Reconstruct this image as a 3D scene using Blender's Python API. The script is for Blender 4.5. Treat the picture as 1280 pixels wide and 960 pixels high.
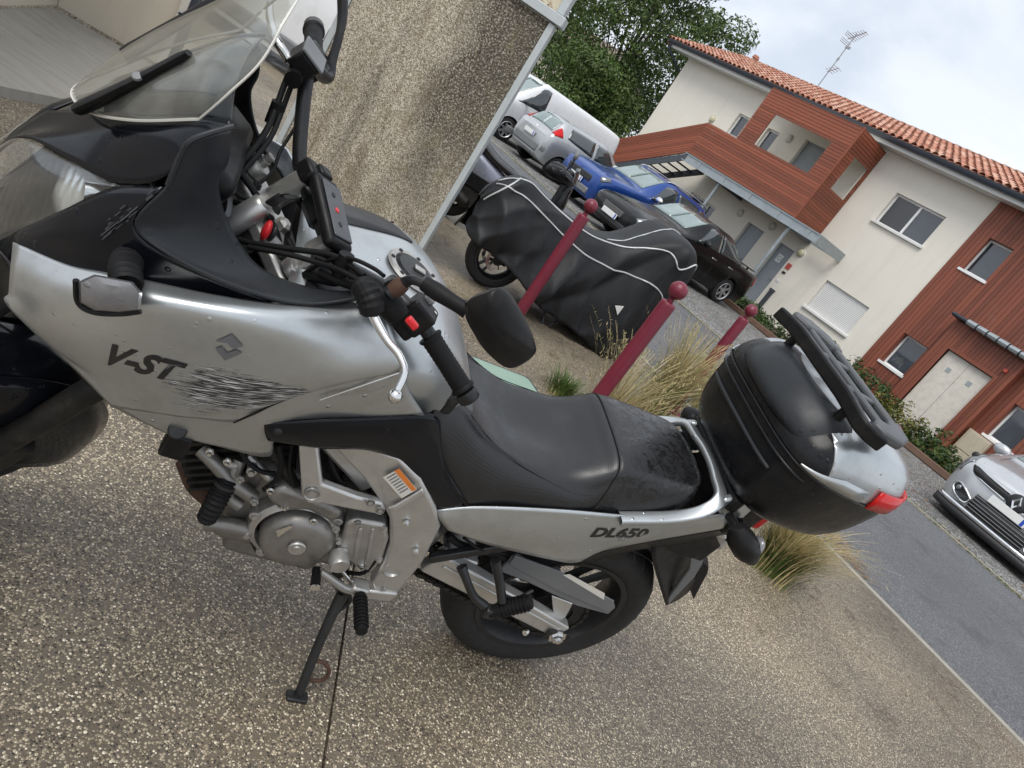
import bpy, bmesh, math, random
import numpy as np
from mathutils import Vector, Matrix, Euler
from mathutils.bvhtree import BVHTree

for o in list(bpy.data.objects): bpy.data.objects.remove(o)
sc = bpy.context.scene
C = sc.collection
R = math.radians
rnd = random.Random(7)

# ------------------------------------------------------------------ camera
CAM_H = 1.436
cd = bpy.data.cameras.new('camera'); cam = bpy.data.objects.new('camera', cd); C.objects.link(cam)
_roll, _pitch = R(34.82), R(19.2)
_up = Vector((math.sin(_roll)*math.cos(_pitch), math.cos(_roll)*math.cos(_pitch), math.sin(_pitch)))
_fw = Vector((0, 0, -1)) - _up*_up.dot(Vector((0, 0, -1))); _fw.normalize()
_rt = _fw.cross(_up)
CR = Matrix((_rt, _fw, _up))                       # camera axes -> world axes
cam.matrix_world = Matrix.Translation((0, 0, CAM_H)) @ CR.to_4x4()
cd.sensor_width = 36; cd.lens = 888/1280*36; cd.clip_start = 0.05; cd.clip_end = 600
sc.camera = cam

# ------------------------------------------------------------------ sky, sun, exposure
SUN_EL, SUN_AZ = R(60), R(205)                      # azimuth measured from +Y towards +X
world = bpy.data.worlds.new('World'); sc.world = world; world.use_nodes = True
wn = world.node_tree; wn.nodes.clear()
def _n(t, **k):
    n = wn.nodes.new(t)
    for a, b in k.items(): setattr(n, a, b)
    return n
sky = _n('ShaderNodeTexSky', sky_type='NISHITA', sun_disc=False, sun_elevation=SUN_EL, sun_rotation=SUN_AZ)
sky.air_density = 1.0; sky.dust_density = 2.0
tc = _n('ShaderNodeTexCoord'); mp = _n('ShaderNodeMapping'); mp.inputs['Scale'].default_value = (1, 1, 1.5)
mp.inputs['Location'].default_value = (0.42, 0.1, 0.35)
wn.links.new(tc.outputs['Generated'], mp.inputs['Vector'])
nz = _n('ShaderNodeTexNoise'); nz.inputs['Scale'].default_value = 2.3; nz.inputs['Detail'].default_value = 7; nz.inputs['Roughness'].default_value = .52
nz.inputs['Distortion'].default_value = .5
wn.links.new(mp.outputs['Vector'], nz.inputs['Vector'])
rp = _n('ShaderNodeValToRGB'); rp.color_ramp.interpolation = 'EASE'
rp.color_ramp.elements[0].position = .34; rp.color_ramp.elements[0].color = (.56, .62, .71, 1)
rp.color_ramp.elements[1].position = .66; rp.color_ramp.elements[1].color = (.93, .945, .97, 1)
e_ = rp.color_ramp.elements.new(.5); e_.color = (.74, .785, .85, 1)
wn.links.new(nz.outputs['Fac'], rp.inputs['Fac'])
sclr = _n('ShaderNodeVectorMath', operation='SCALE'); sclr.inputs['Scale'].default_value = 8.3
wn.links.new(rp.outputs['Color'], sclr.inputs[0])
mx = _n('ShaderNodeMix', data_type='RGBA'); mx.inputs['Factor'].default_value = .93
wn.links.new(sky.outputs['Color'], mx.inputs['A']); wn.links.new(sclr.outputs['Vector'], mx.inputs['B'])
bg = _n('ShaderNodeBackground'); bg.inputs['Strength'].default_value = .1
wn.links.new(mx.outputs['Result'], bg.inputs['Color'])
wo = _n('ShaderNodeOutputWorld'); wn.links.new(bg.outputs['Background'], wo.inputs['Surface'])

sl = bpy.data.lights.new('sun', 'SUN'); sl.energy = 1.5; sl.angle = R(32); sl.color = (1, .97, .92)
sun = bpy.data.objects.new('sun', sl); C.objects.link(sun)
_sd = Vector((math.sin(SUN_AZ)*math.cos(SUN_EL), math.cos(SUN_AZ)*math.cos(SUN_EL), math.sin(SUN_EL)))
sun.rotation_euler = _sd.to_track_quat('Z', 'Y').to_euler(); sun.location = (0, 0, 30)

sc.view_settings.view_transform = 'Standard'; sc.view_settings.look = 'None'
sc.view_settings.exposure = .64; sc.view_settings.gamma = 1; sc.view_settings.use_curve_mapping = False

# ------------------------------------------------------------------ materials
MATS = {}
class NT:
    """tiny node helper"""
    def __init__(s, name):
        s.m = bpy.data.materials.new(name); s.m.use_nodes = True; s.t = s.m.node_tree; s.t.nodes.clear()
        s.out = s.t.nodes.new('ShaderNodeOutputMaterial'); s.p = s.t.nodes.new('ShaderNodeBsdfPrincipled')
        s.t.links.new(s.p.outputs[0], s.out.inputs[0]); MATS[name] = s.m
    def n(s, t, ins=None, **k):
        n = s.t.nodes.new(t)
        for a, b in k.items(): setattr(n, a, b)
        for a, b in (ins or {}).items():
            if isinstance(b, bpy.types.NodeSocket): s.t.links.new(b, n.inputs[a])
            else: n.inputs[a].default_value = b
        return n
    def set(s, **k):
        for a, b in k.items():
            a = a.replace('_', ' ')
            a = {'Coat': 'Coat Weight', 'Spec': 'Specular IOR Level', 'Emission': 'Emission Color', 'Transmission': 'Transmission Weight'}.get(a, a)
            i = s.p.inputs[a]
            if isinstance(b, bpy.types.NodeSocket): s.t.links.new(b, i)
            else: i.default_value = b if not (isinstance(b, tuple) and len(b) == 3) else (*b, 1)
        return s
    def coord(s, scale=1., kind='Object', rot=(0, 0, 0), stretch=(1, 1, 1)):
        c = s.n('ShaderNodeTexCoord'); m = s.n('ShaderNodeMapping', {'Vector': c.outputs[kind], 'Scale': (stretch[0]*scale, stretch[1]*scale, stretch[2]*scale), 'Rotation': rot})
        return m.outputs[0]
    def noise(s, vec, scale=5., detail=4., rough=.55, dist=0.):
        return s.n('ShaderNodeTexNoise', {'Vector': vec, 'Scale': scale, 'Detail': detail, 'Roughness': rough, 'Distortion': dist}).outputs['Fac']
    def ramp(s, fac, stops, interp='LINEAR'):
        n = s.n('ShaderNodeValToRGB', {'Fac': fac}); cr = n.color_ramp; cr.interpolation = interp
        while len(cr.elements) < len(stops): cr.elements.new(.5)
        for e, (p, c) in zip(cr.elements, stops):
            e.position = p; e.color = (*c, 1) if isinstance(c, tuple) else (c, c, c, 1)
        return n.outputs['Color']
    def mix(s, f, a, b, blend='MIX'):
        n = s.n('ShaderNodeMix', data_type='RGBA', blend_type=blend)
        for k, v in (('Factor', f), ('A', a), ('B', b)):
            i = [q for q in n.inputs if q.name == k and (q.type == 'RGBA' if k != 'Factor' else q.type == 'VALUE')][0]
            if isinstance(v, bpy.types.NodeSocket): s.t.links.new(v, i)
            else: i.default_value = (*v, 1) if isinstance(v, tuple) else v
        return [q for q in n.outputs if q.type == 'RGBA'][0]
    def math(s, op, a, b=0., clamp=False):
        n = s.n('ShaderNodeMath', operation=op, use_clamp=clamp)
        for i, v in enumerate((a, b)):
            if isinstance(v, bpy.types.NodeSocket): s.t.links.new(v, n.inputs[i])
            else: n.inputs[i].default_value = v
        return n.outputs[0]
    def bump(s, h, strength=.3, dist=.01, prev=None):
        n = s.n('ShaderNodeBump', {'Height': h, 'Strength': strength, 'Distance': dist})
        if prev is not None: s.t.links.new(prev, n.inputs['Normal'])
        s.t.links.new(n.outputs[0], s.p.inputs['Normal']); return n.outputs[0]

def pm(name, col, rough=.5, metal=0., var=.12, scale=6., bump=0., bscale=60., bdist=.002, coat=0., spec=.5, drops=False, dirt=0.):
    """plain procedural surface: base colour with slow variation, fine relief, optional water drops and grime"""
    s = NT(name); v = s.coord()
    a = tuple(c*(1-var) for c in col); b = tuple(min(1, c*(1+var)) for c in col)
    c_ = s.mix(s.noise(v, scale, 5), a, b)
    if dirt:
        d = s.ramp(s.noise(v, scale*2.3, 8, .7), [(.45, 0.), (.75, dirt)])
        c_ = s.mix(d, c_, (.10, .085, .065))
    s.set(Base_Color=c_, Roughness=rough, Metallic=metal, Coat=coat, Spec=spec)
    s.set(Roughness=s.ramp(s.noise(v, scale*3, 4), [(.3, max(0., rough-.07)), (.7, min(1., rough+.07))]))
    nb = None
    if bump: nb = s.bump(s.noise(v, bscale, 3), bump, bdist)
    if drops:
        vo = s.n('ShaderNodeTexVoronoi', {'Vector': v, 'Scale': 55., 'Randomness': 1.}, feature='F1')
        keep = s.math('GREATER_THAN', s.n('ShaderNodeSeparateColor', {'Color': vo.outputs['Color']}).outputs[0], .72)
        clus = s.ramp(s.noise(v, 9, 3), [(.45, 0.), (.6, 1.)])
        hgt = s.math('MULTIPLY', s.math('MULTIPLY', s.ramp(vo.outputs['Distance'], [(.0, 1.), (.22, .8), (.3, 0.)]), keep), clus)
        s.bump(hgt, .55, .003, nb)
    return s.m

# ------------------------------------------------------------------ mesh helpers
class MB:
    def __init__(s): s.v = []; s.f = []; s.uv = None
    def add(s, vs, fs):
        o = len(s.v); s.v += [tuple(map(float, q)) for q in vs]; s.f += [tuple(o+i for i in f) for f in fs]; return s
    def box(s, x0, x1, y0, y1, z0, z1):
        vs = [(x, y, z) for x in (x0, x1) for y in (y0, y1) for z in (z0, z1)]
        return s.add(vs, [(0, 1, 3, 2), (4, 6, 7, 5), (0, 4, 5, 1), (2, 3, 7, 6), (0, 2, 6, 4), (1, 5, 7, 3)])
    def obox(s, c, ax, ay, az):
        """box from centre and three half-axis vectors"""
        c, ax, ay, az = (Vector(q) for q in (c, ax, ay, az))
        vs = [c+ax*i+ay*j+az*k for i in (-1, 1) for j in (-1, 1) for k in (-1, 1)]
        return s.add(vs, [(0, 1, 3, 2), (4, 6, 7, 5), (0, 4, 5, 1), (2, 3, 7, 6), (0, 2, 6, 4), (1, 5, 7, 3)])
    def tube(s, pts, r, n=10, caps=True, flat=None):
        """swept circle along points, r number or list; flat=(scale along binormal)"""
        pts = [Vector(p) for p in pts]; m = len(pts)
        rs = [r]*m if not isinstance(r, (list, tuple)) else list(r)
        T = []
        for i in range(m):
            a = pts[max(0, i-1)]; b = pts[min(m-1, i+1)]; d = (b-a); T.append(d.normalized() if d.length > 1e-9 else Vector((0, 0, 1)))
        ref = Vector((0, 0, 1)) if abs(T[0].z) < .9 else Vector((1, 0, 0))
        u = T[0].cross(ref).normalized(); vs = []; fs = []
        for i in range(m):
            if i: 
                q = T[i-1].rotation_difference(T[i]); u = (q @ u); u = (u-T[i]*u.dot(T[i])).normalized()
            w = T[i].cross(u)
            for k in range(n):
                a = 2*math.pi*k/n; vs.append(pts[i]+(u*math.cos(a)+w*math.sin(a)*(flat or 1))*rs[i])
        for i in range(m-1):
            for k in range(n): fs.append((i*n+k, i*n+(k+1) % n, (i+1)*n+(k+1) % n, (i+1)*n+k))
        if caps: fs += [tuple(range(n-1, -1, -1)), tuple((m-1)*n+k for k in range(n))]
        return s.add(vs, fs)
    def lathe(s, prof, c=(0, 0, 0), axis=(0, 0, 1), n=24, closed=False, a0=0., a1=2*math.pi):
        """prof list of (radius, height along axis)"""
        ax = Vector(axis).normalized(); ref = Vector((0, 0, 1)) if abs(ax.z) < .9 else Vector((1, 0, 0))
        u = ax.cross(ref).normalized(); w = ax.cross(u); c = Vector(c); vs = []; fs = []; m = len(prof)
        full = abs(a1-a0-2*math.pi) < 1e-6; cols = n if full else n+1
        for (r, hgt) in prof:
            for k in range(cols):
                a = a0+(a1-a0)*k/n; vs.append(c+ax*hgt+(u*math.cos(a)+w*math.sin(a))*max(r, 1e-5))
        for i in range(m-1 if not closed else m):
            j = (i+1) % m
            for k in range(n): fs.append((i*cols+k, i*cols+(k+1) % cols, j*cols+(k+1) % cols, j*cols+k))
        return s.add(vs, fs)
    def sphere(s, c, r, n=16, m=10, sc=(1, 1, 1)):
        vs = []; fs = []; c = Vector(c)
        for i in range(m+1):
            t = math.pi*i/m
            for k in range(n):
                a = 2*math.pi*k/n; vs.append(c+Vector((math.sin(t)*math.cos(a)*sc[0], math.sin(t)*math.sin(a)*sc[1], math.cos(t)*sc[2]))*r)
        for i in range(m):
            for k in range(n): fs.append((i*n+k, (i+1)*n+k, (i+1)*n+(k+1) % n, i*n+(k+1) % n))
        return s.add(vs, fs)
    def prism(s, poly, d):
        """extrude 3D polygon by vector d"""
        n = len(poly); d = Vector(d); p = [Vector(q) for q in poly]
        vs = p+[q+d for q in p]
        fs = [tuple(range(n-1, -1, -1)), tuple(range(n, 2*n))]+[(i, (i+1) % n, n+(i+1) % n, n+i) for i in range(n)]
        return s.add(vs, fs)
    def grid(s, rows, close_u=False):
        """rows: list of equal-length lists of points"""
        m = len(rows); n = len(rows[0]); vs = [p for r in rows for p in r]
        fs = [(i*n+k, i*n+(k+1) % n, (i+1)*n+(k+1) % n, (i+1)*n+k) for i in range(m-1) for k in range(n if close_u else n-1)]
        return s.add(vs, fs)
    def merge(s, o): return s.add(o.v, o.f)
    def mesh(s, name):
        me = bpy.data.meshes.new(name); me.from_pydata(s.v, [], s.f); me.update(); return me

def setsmooth(me, ang=None):
    me.polygons.foreach_set('use_smooth', [True]*len(me.polygons))
    if ang: 
        try: me.set_sharp_from_angle(angle=R(ang))
        except Exception: pass
def put(o, parent=None):
    C.objects.link(o)
    if parent is not None: o.parent = parent
    return o
def obj(name, mb, mat, parent=None, smooth=None, bevel=0, solid=0, fix=True, seg=2, sub=0, off=-1):
    me = mb.mesh(name) if isinstance(mb, MB) else mb
    if fix:
        bm = bmesh.new(); bm.from_mesh(me); bmesh.ops.remove_doubles(bm, verts=bm.verts, dist=1e-5)
        bmesh.ops.recalc_face_normals(bm, faces=bm.faces); bm.to_mesh(me); bm.free()
    if smooth: setsmooth(me, smooth)
    if mat is not None: me.materials.append(MATS[mat] if isinstance(mat, str) else mat)
    o = bpy.data.objects.new(name, me); put(o, parent)
    if solid:
        m = o.modifiers.new('thick', 'SOLIDIFY'); m.thickness = solid; m.offset = off
    if bevel:
        m = o.modifiers.new('bevel', 'BEVEL'); m.width = bevel; m.segments = seg; m.limit_method = 'ANGLE'; m.angle_limit = R(35)
        if not smooth: setsmooth(me, 40)
    if sub:
        m = o.modifiers.new('sub', 'SUBSURF'); m.levels = sub; m.render_levels = sub
    return o
def empty(name, loc=(0, 0, 0), rz=0., parent=None):
    o = bpy.data.objects.new(name, None); o.location = loc; o.rotation_euler = (0, 0, rz); o.empty_display_size = .2
    return put(o, parent)
def tag(o, label=None, cat=None, group=None, kind=None):
    for k, v in (('label', label), ('category', cat), ('group', group), ('kind', kind)):
        if v: o[k] = v
    return o
def copy_tree(o, parent=None):
    c = o.copy(); C.objects.link(c); c.parent = parent
    for ch in list(o.children): copy_tree(ch, c)
    return c
def cr_row(P, n, closed=False):
    """Catmull-Rom resample of points to n samples"""
    P = [np.array(p, float) for p in P]; m = len(P)
    if m == 2: return [P[0]+(P[1]-P[0])*i/(n-1) for i in range(n)]
    Q = [2*P[0]-P[1]]+P+[2*P[-1]-P[-2]]; out = []
    for i in range(n):
        t = (m-1)*i/(n-1); k = min(int(t), m-2); t -= k
        a, b, c, d = Q[k:k+4]
        out.append(.5*((2*b)+(c-a)*t+(2*a-5*b+4*c-d)*t*t+(3*b-a-3*c+d)*t**3))
    return out
def patch(rows, nu, nv):
    """smooth grid through control rows -> nv rows of nu points"""
    A = [cr_row(r, nu) for r in rows]
    cols = [cr_row([A[i][k] for i in range(len(A))], nv) for k in range(nu)]
    return [[cols[k][j] for k in range(nu)] for j in range(nv)]
def text_mesh(txt, size=1., shear=0., spacing=1., extrude=0., bold=0.):
    cu = bpy.data.curves.new('lettering', 'FONT'); cu.body = txt; cu.size = size; cu.shear = shear; cu.space_character = spacing
    cu.extrude = extrude; cu.offset = bold; cu.align_x = 'CENTER'; cu.align_y = 'CENTER'; cu.resolution_u = 3
    to = bpy.data.objects.new('lettering', cu); C.objects.link(to)
    dg = bpy.context.evaluated_depsgraph_get(); me = bpy.data.meshes.new_from_object(to.evaluated_get(dg))
    bpy.data.objects.remove(to); bpy.data.curves.remove(cu)
    return me
sc.render.engine = 'CYCLES'
cy = sc.cycles; cy.max_bounces = 6; cy.diffuse_bounces = 3; cy.glossy_bounces = 4; cy.transmission_bounces = 6; cy.transparent_max_bounces = 10; cy.caustics_reflective = False; cy.caustics_refractive = False
cy.use_adaptive_sampling = True; cy.adaptive_threshold = .015; cy.use_denoising = True; cy.sample_clamp_indirect = 6
# ------------------------------------------------------------------ place frame: building front line (u right, off towards the viewer)
F0 = Vector((4.84, 22.25, 0)); FR = Vector((math.sin(R(44)), -math.cos(R(44)), 0)); FN = Vector((-math.cos(R(44)), -math.sin(R(44)), 0))
def fw(u, off, z=0.): return F0+FR*u+FN*off+Vector((0, 0, z))
FRZ = -R(46)

# ---- materials of the setting
def m_aggregate():
    s = NT('exposed_aggregate'); v = s.coord()
    vo = s.n('ShaderNodeTexVoronoi', {'Vector': v, 'Scale': 182., 'Randomness': 1.})
    rv = s.n('ShaderNodeSeparateColor', {'Color': vo.outputs['Color']})
    stone = s.ramp(rv.outputs[0], [(0, (.045, .039, .033)), (.18, (.125, .106, .080)), (.35, (.22, .188, .142)), (.50, (.095, .088, .080)), (.60, (.30, .262, .203)), (.80, (.42, .375, .298)), (.95, (.64, .595, .51))], 'CONSTANT')
    size = s.math('ADD', .34, s.math('MULTIPLY', rv.outputs[1], .34))
    isst = s.math('LESS_THAN', vo.outputs['Distance'], size)
    big = s.noise(v, .75, 6, .62)
    mortar = s.mix(big, (.078, .067, .054), (.150, .130, .104))
    c = s.mix(isst, mortar, stone)
    c = s.mix(1., c, s.ramp(big, [(.28, (.62, .595, .555)), (.48, (1.14, 1.085, .995)), (.68, (1.72, 1.61, 1.42))]), 'MULTIPLY')
    mid = s.noise(v, 3.0, 6, .72)
    c = s.mix(1., c, s.ramp(mid, [(.3, 1.15), (.55, 1.), (.64, .72), (.74, .5)]), 'MULTIPLY')
    spot = s.ramp(s.noise(v, 11., 4, .6), [(.66, 0.), (.74, .55)]); c = s.mix(spot, c, (.06, .055, .05))
    s.set(Base_Color=c, Roughness=s.ramp(mid, [(.36, .60), (.62, .24)]), Spec=.5)
    s.bump(s.math('ADD', s.ramp(vo.outputs['Distance'], [(.1, 1.), (.5, 0.)]), s.math('MULTIPLY', rv.outputs[2], .6)), .7, .0018)
def m_asphalt(name, col, stones=.35, sc_=220., wetv=(.45, .8), moss=False):
    s = NT(name); v = s.coord()
    vo = s.n('ShaderNodeTexVoronoi', {'Vector': v, 'Scale': sc_}); rv = s.n('ShaderNodeSeparateColor', {'Color': vo.outputs['Color']})
    big = s.noise(v, .55, 7, .62); c0 = s.mix(big, tuple(q*.7 for q in col), tuple(q*1.35 for q in col))
    st = s.ramp(rv.outputs[0], [(0, .55), (.5, .95), (.8, 1.5), (.93, 1+5*stones)])
    c = s.mix(1., c0, st, 'MULTIPLY')
    pat = s.ramp(s.noise(v, 1.7, 8, .7), [(.55, 0.), (.68, .6)]); c = s.mix(pat, c, tuple(q*.55 for q in col))
    if moss:
        c = s.mix(s.ramp(s.noise(v, 3.2, 8, .75), [(.56, 0.), (.66, .7)]), c, (.075, .085, .03))
    s.set(Base_Color=c, Roughness=s.ramp(big, [(.35, wetv[0]), (.65, wetv[1])]))
    s.bump(s.math('ADD', vo.outputs['Distance'], rv.outputs[1]), .5, .003)
m_aggregate()
m_asphalt('lane_asphalt', (.088, .090, .096), .35, 190.)
m_asphalt('bay_asphalt', (.115, .113, .110), .75, 60., moss=True)
m_asphalt('far_ground', (.10, .10, .10), .3, 30.)
pm('kerb_concrete', (.30, .275, .23), .75, var=.3, scale=9, bump=.5, bscale=120)
pm('bed_kerb', (.16, .095, .065), .8, var=.35, scale=5, bump=.4)
pm('soil', (.055, .042, .028), .95, var=.4, scale=8, bump=.8, bscale=30, bdist=.02)
pm('moss', (.10, .115, .030), .95, var=.5, scale=20, bump=.8, bscale=150, bdist=.01)
def m_render_wall(name, col, streak=.25):
    s = NT(name); v = s.coord(); vs = s.coord(1., stretch=(3, 3, .35))
    c = s.mix(s.noise(v, .7, 5), tuple(q*.93 for q in col), tuple(min(1, q*1.05) for q in col))
    st = s.ramp(s.noise(vs, 1.3, 6, .65), [(.52, 0.), (.8, streak)])
    c = s.mix(st, c, tuple(q*.62 for q in col))
    s.set(Base_Color=c, Roughness=.9); s.bump(s.noise(v, 90, 3), .25, .004)
m_render_wall('cream_render', (.77, .73, .645), .30)
m_render_wall('cream_far', (.60, .54, .44), .3)
def m_wood(name, a, b, along):
    s = NT(name); st = {'u': (1.2, 30, 30), 'z': (30, 30, 1.2)}[along]; v = s.coord(1., stretch=st)
    g = s.n('ShaderNodeNewGeometry')
    ran = g.outputs['Random Per Island']
    c = s.mix(s.noise(v, 1., 6, .6), a, b); c = s.mix(1., c, s.ramp(ran, [(0, .78), (.5, 1.), (1, 1.22)]), 'MULTIPLY')
    w = s.ramp(s.noise(s.coord(1.), 1.1, 8, .75), [(.60, 0.), (.74, .32)]); c = s.mix(w, c, (.32, .25, .21))
    s.set(Base_Color=c, Roughness=.55)
    s.bump(s.noise(v, 2., 3), .2, .004)
m_wood('red_cedar', (.18, .046, .022), (.30, .085, .042), 'u')
m_wood('brown_boards', (.175, .048, .026), (.235, .072, .040), 'z')
def m_tiles():
    s = NT('clay_tiles'); g = s.n('ShaderNodeNewGeometry'); v = s.coord(1., 'Object'); oi = s.n('ShaderNodeObjectInfo')
    ran = s.math('FRACT', s.math('ADD', g.outputs['Random Per Island'], oi.outputs['Random']))
    c = s.ramp(ran, [(0, (.33, .12, .07)), (.3, (.45, .20, .13)), (.6, (.52, .27, .19)), (.85, (.58, .36, .27)), (1, (.38, .17, .11))])
    c = s.mix(s.ramp(s.noise(v, 9, 6, .7), [(.5, 0.), (.72, .6)]), c, (.19, .13, .10))
    s.set(Base_Color=c, Roughness=.8); s.bump(s.noise(v, 60, 3), .3, .004)
m_tiles()
pm('ridge_tiles', (.20, .15, .125), .9, var=.4, scale=5)
pm('gutter_grey', (.035, .042, .055), .4, var=.1)
pm('white_paint', (.72, .72, .70), .5, var=.05)
pm('white_pvc', (.80, .80, .79), .35, var=.04)
pm('door_grey', (.30, .33, .36), .5, var=.08)
pm('door_cream', (.66, .62, .55), .6, var=.08, scale=3, dirt=.25)
pm('cabinet_beige', (.50, .44, .33), .6, var=.1, dirt=.2)
pm('galv_steel', (.34, .38, .40), .45, .35, var=.22, scale=4, dirt=.25)
pm('dark_steel', (.075, .085, .10), .45, .4, var=.2)
pm('black_void', (.012, .012, .013), .6)
pm('lamp_yellow', (.62, .58, .40), .4, var=.08)
pm('lamp_white', (.60, .58, .53), .4, var=.08)
pm('sign_red', (.45, .07, .05), .5)
pm('plate_white', (.75, .75, .73), .45, var=.05)
pm('antenna_metal', (.34, .35, .36), .4, .7)
def m_glass_dark(name, col, rough=.06):
    s = NT(name); v = s.coord(.6); c = s.mix(s.noise(v, 2.2, 4, .6, 1.), tuple(q*.6 for q in col), tuple(q*1.3 for q in col))
    s.set(Base_Color=c, Roughness=rough, Spec=.9, Coat=.6); s.p.inputs['Coat Roughness'].default_value = .03
m_glass_dark('window_glass', (.035, .042, .055)); m_glass_dark('window_open', (.010, .011, .012), .3); m_glass_dark('car_glass', (.030, .040, .042)); m_glass_dark('screen_glass', (.19, .25, .245), .04)
def m_leaf(name, cols, rough=.5):
    s = NT(name); g = s.n('ShaderNodeNewGeometry'); v = s.coord()
    c = s.ramp(g.outputs['Random Per Island'], [(i/(len(cols)-1), c) for i, c in enumerate(cols)])
    c = s.mix(1., c, s.ramp(s.noise(v, .8, 3), [(.35, .75), (.65, 1.2)]), 'MULTIPLY')
    s.set(Base_Color=c, Roughness=rough, Spec=.4)
    tr = s.n('ShaderNodeBsdfTranslucent', {'Color': c}); mx_ = s.n('ShaderNodeMixShader', {0: .25, 1: s.p.outputs[0], 2: tr.outputs[0]})
    s.t.links.new(mx_.outputs[0], s.out.inputs[0])
m_leaf('tree_leaves', [(.040, .075, .018), (.065, .110, .026), (.085, .14, .032), (.13, .185, .045)])
m_leaf('shrub_leaves', [(.022, .050, .016), (.035, .075, .022), (.060, .115, .030), (.15, .17, .04)])
m_leaf('yellow_leaves', [(.06, .10, .03), (.16, .17, .04), (.28, .22, .06)])
m_leaf('fallen_leaves', [(.30, .14, .05), (.42, .26, .10), (.20, .09, .04), (.36, .20, .16), (.55, .45, .30)])
m_leaf('straw_grass', [(.16, .19, .06), (.34, .30, .13), (.52, .43, .22), (.62, .51, .29), (.50, .38, .20)], .6)
m_leaf('green_grass', [(.05, .11, .025), (.09, .16, .035), (.16, .20, .06)], .6)
pm('bark', (.08, .065, .05), .95, var=.35, scale=14, bump=.8, bscale=30, bdist=.02)

# ---- ground sheets
def sheet(name, pts, z, mat, depth=.0):
    m = MB(); n = len(pts); vs = [Vector((p[0], p[1], z)) for p in pts]
    if depth: m.prism([q-Vector((0, 0, depth)) for q in vs], (0, 0, depth))
    else: m.add(vs, [tuple(range(n))])
    return tag(obj(name, m, mat), kind='structure')
def strip(u0, u1, o0, o1): return [fw(u0, o0), fw(u1, o0), fw(u1, o1), fw(u0, o1)]
sheet('ground', [(-300, -60), (300, -60), (300, 400), (-300, 400)], -.06, 'far_ground')
sheet('lane', strip(-60, 60, 8.8, 13.35), -.012, 'lane_asphalt')
sheet('parking_bays', strip(-60, 60, 3.45, 8.72), -.008, 'bay_asphalt')
sheet('planting_bed', strip(-14, 60, 0., 3.33), .03, 'soil')
# pavement slabs with the joint under the side stand
JP, JD = Vector((.07, 1.42, 0)), Vector((-.33, .944, 0)).normalized(); JN = Vector((JD.y, -JD.x, 0))
base_poly = [fw(-45, 13.44), fw(45, 13.44), fw(45, 34), fw(-45, 34)]
def clip(poly, p, n):
    out = []
    for i, a in enumerate(poly):
        b = poly[(i+1) % len(poly)]; da = (a-p).dot(n); db = (b-p).dot(n)
        if da >= 0: out.append(a)
        if da*db < 0: out.append(a+(b-a)*(da/(da-db)))
    return out
for i, sgn in enumerate((1, -1)):
    sheet('pavement', clip(base_poly, JP+JN*sgn*.0035, JN*sgn), 0., 'exposed_aggregate', .05)
sheet('kerb', strip(-45, 45, 13.36, 13.43), .006, 'kerb_concrete', .08)
sheet('verge_kerb', strip(-45, 45, 8.73, 8.79), .012, 'kerb_concrete', .08)
m = MB(); m.prism(strip(-14, 45, 3.34, 3.44), (0, 0, .13)); tag(obj('bed_edging', m, 'bed_kerb', bevel=.01), kind='structure')
# mossy strip beside the bay line
m = MB(); r2 = random.Random(3)
for i in range(6000):
    u = r2.uniform(-3, 13); p = fw(u, 8.74+r2.gauss(0, .09)+.05*math.sin(u*3)); s_ = r2.uniform(.004, .013)
    a = r2.uniform(0, 6.28); d = Vector((math.cos(a), math.sin(a), 0))*s_; e = Vector((-d.y, d.x, 0))*.6; zz = Vector((0, 0, r2.uniform(.004, .02)))
    m.add([p-d-e, p+d-e*.5, p+e+zz], [(0, 1, 2)])
tag(obj('moss_strip', m, 'moss', fix=False), 'mossy growth along the kerb line between lane and parking bays', 'moss', kind='stuff')
# fallen leaves in the bays
m = MB()
for i in range(420):
    u = r2.uniform(.5, 11.5); p = fw(u, r2.choice([r2.uniform(3.5, 8.6), r2.gauss(4.2, .5), r2.gauss(7.6, .8)]), .002); s_ = r2.uniform(.018, .05); a = r2.uniform(0, 6.28)
    d = Vector((math.cos(a), math.sin(a), 0))*s_; e = Vector((-d.y, d.x, 0))*.55
    m.add([p-d, p+e+Vector((0, 0, .01)), p+d+Vector((0, 0, r2.uniform(.0, .02))), p-e+Vector((0, 0, .004))], [(0, 1, 2, 3)])
tag(obj('leaf_litter', m, 'fallen_leaves', fix=False), 'brown fallen leaves scattered over the parking bays', 'leaves', kind='stuff')

# dry clippings lying along the kerb
m = MB()
for i in range(260):
    k = r2.random(); p = Vector((2.55, 6.05, .0)).lerp(Vector((3.0, 5.15, .0)), k)+Vector((r2.gauss(0, .10), r2.gauss(0, .12), .001)); s_ = r2.uniform(.02, .07); a = r2.uniform(0, 6.28); d = Vector((math.cos(a), math.sin(a), r2.uniform(0, .3)))*s_; q = Vector((-d.y, d.x, 0)).normalized()*r2.uniform(.0015, .004)
    m.add([p-d-q, p-d+q, p+d+q, p+d-q], [(0, 1, 2, 3)])
tag(obj('dry_clippings', m, 'fallen_leaves', fix=False), 'dry brown grass clippings lying on the lane by the kerb', 'clippings', kind='stuff')
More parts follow.
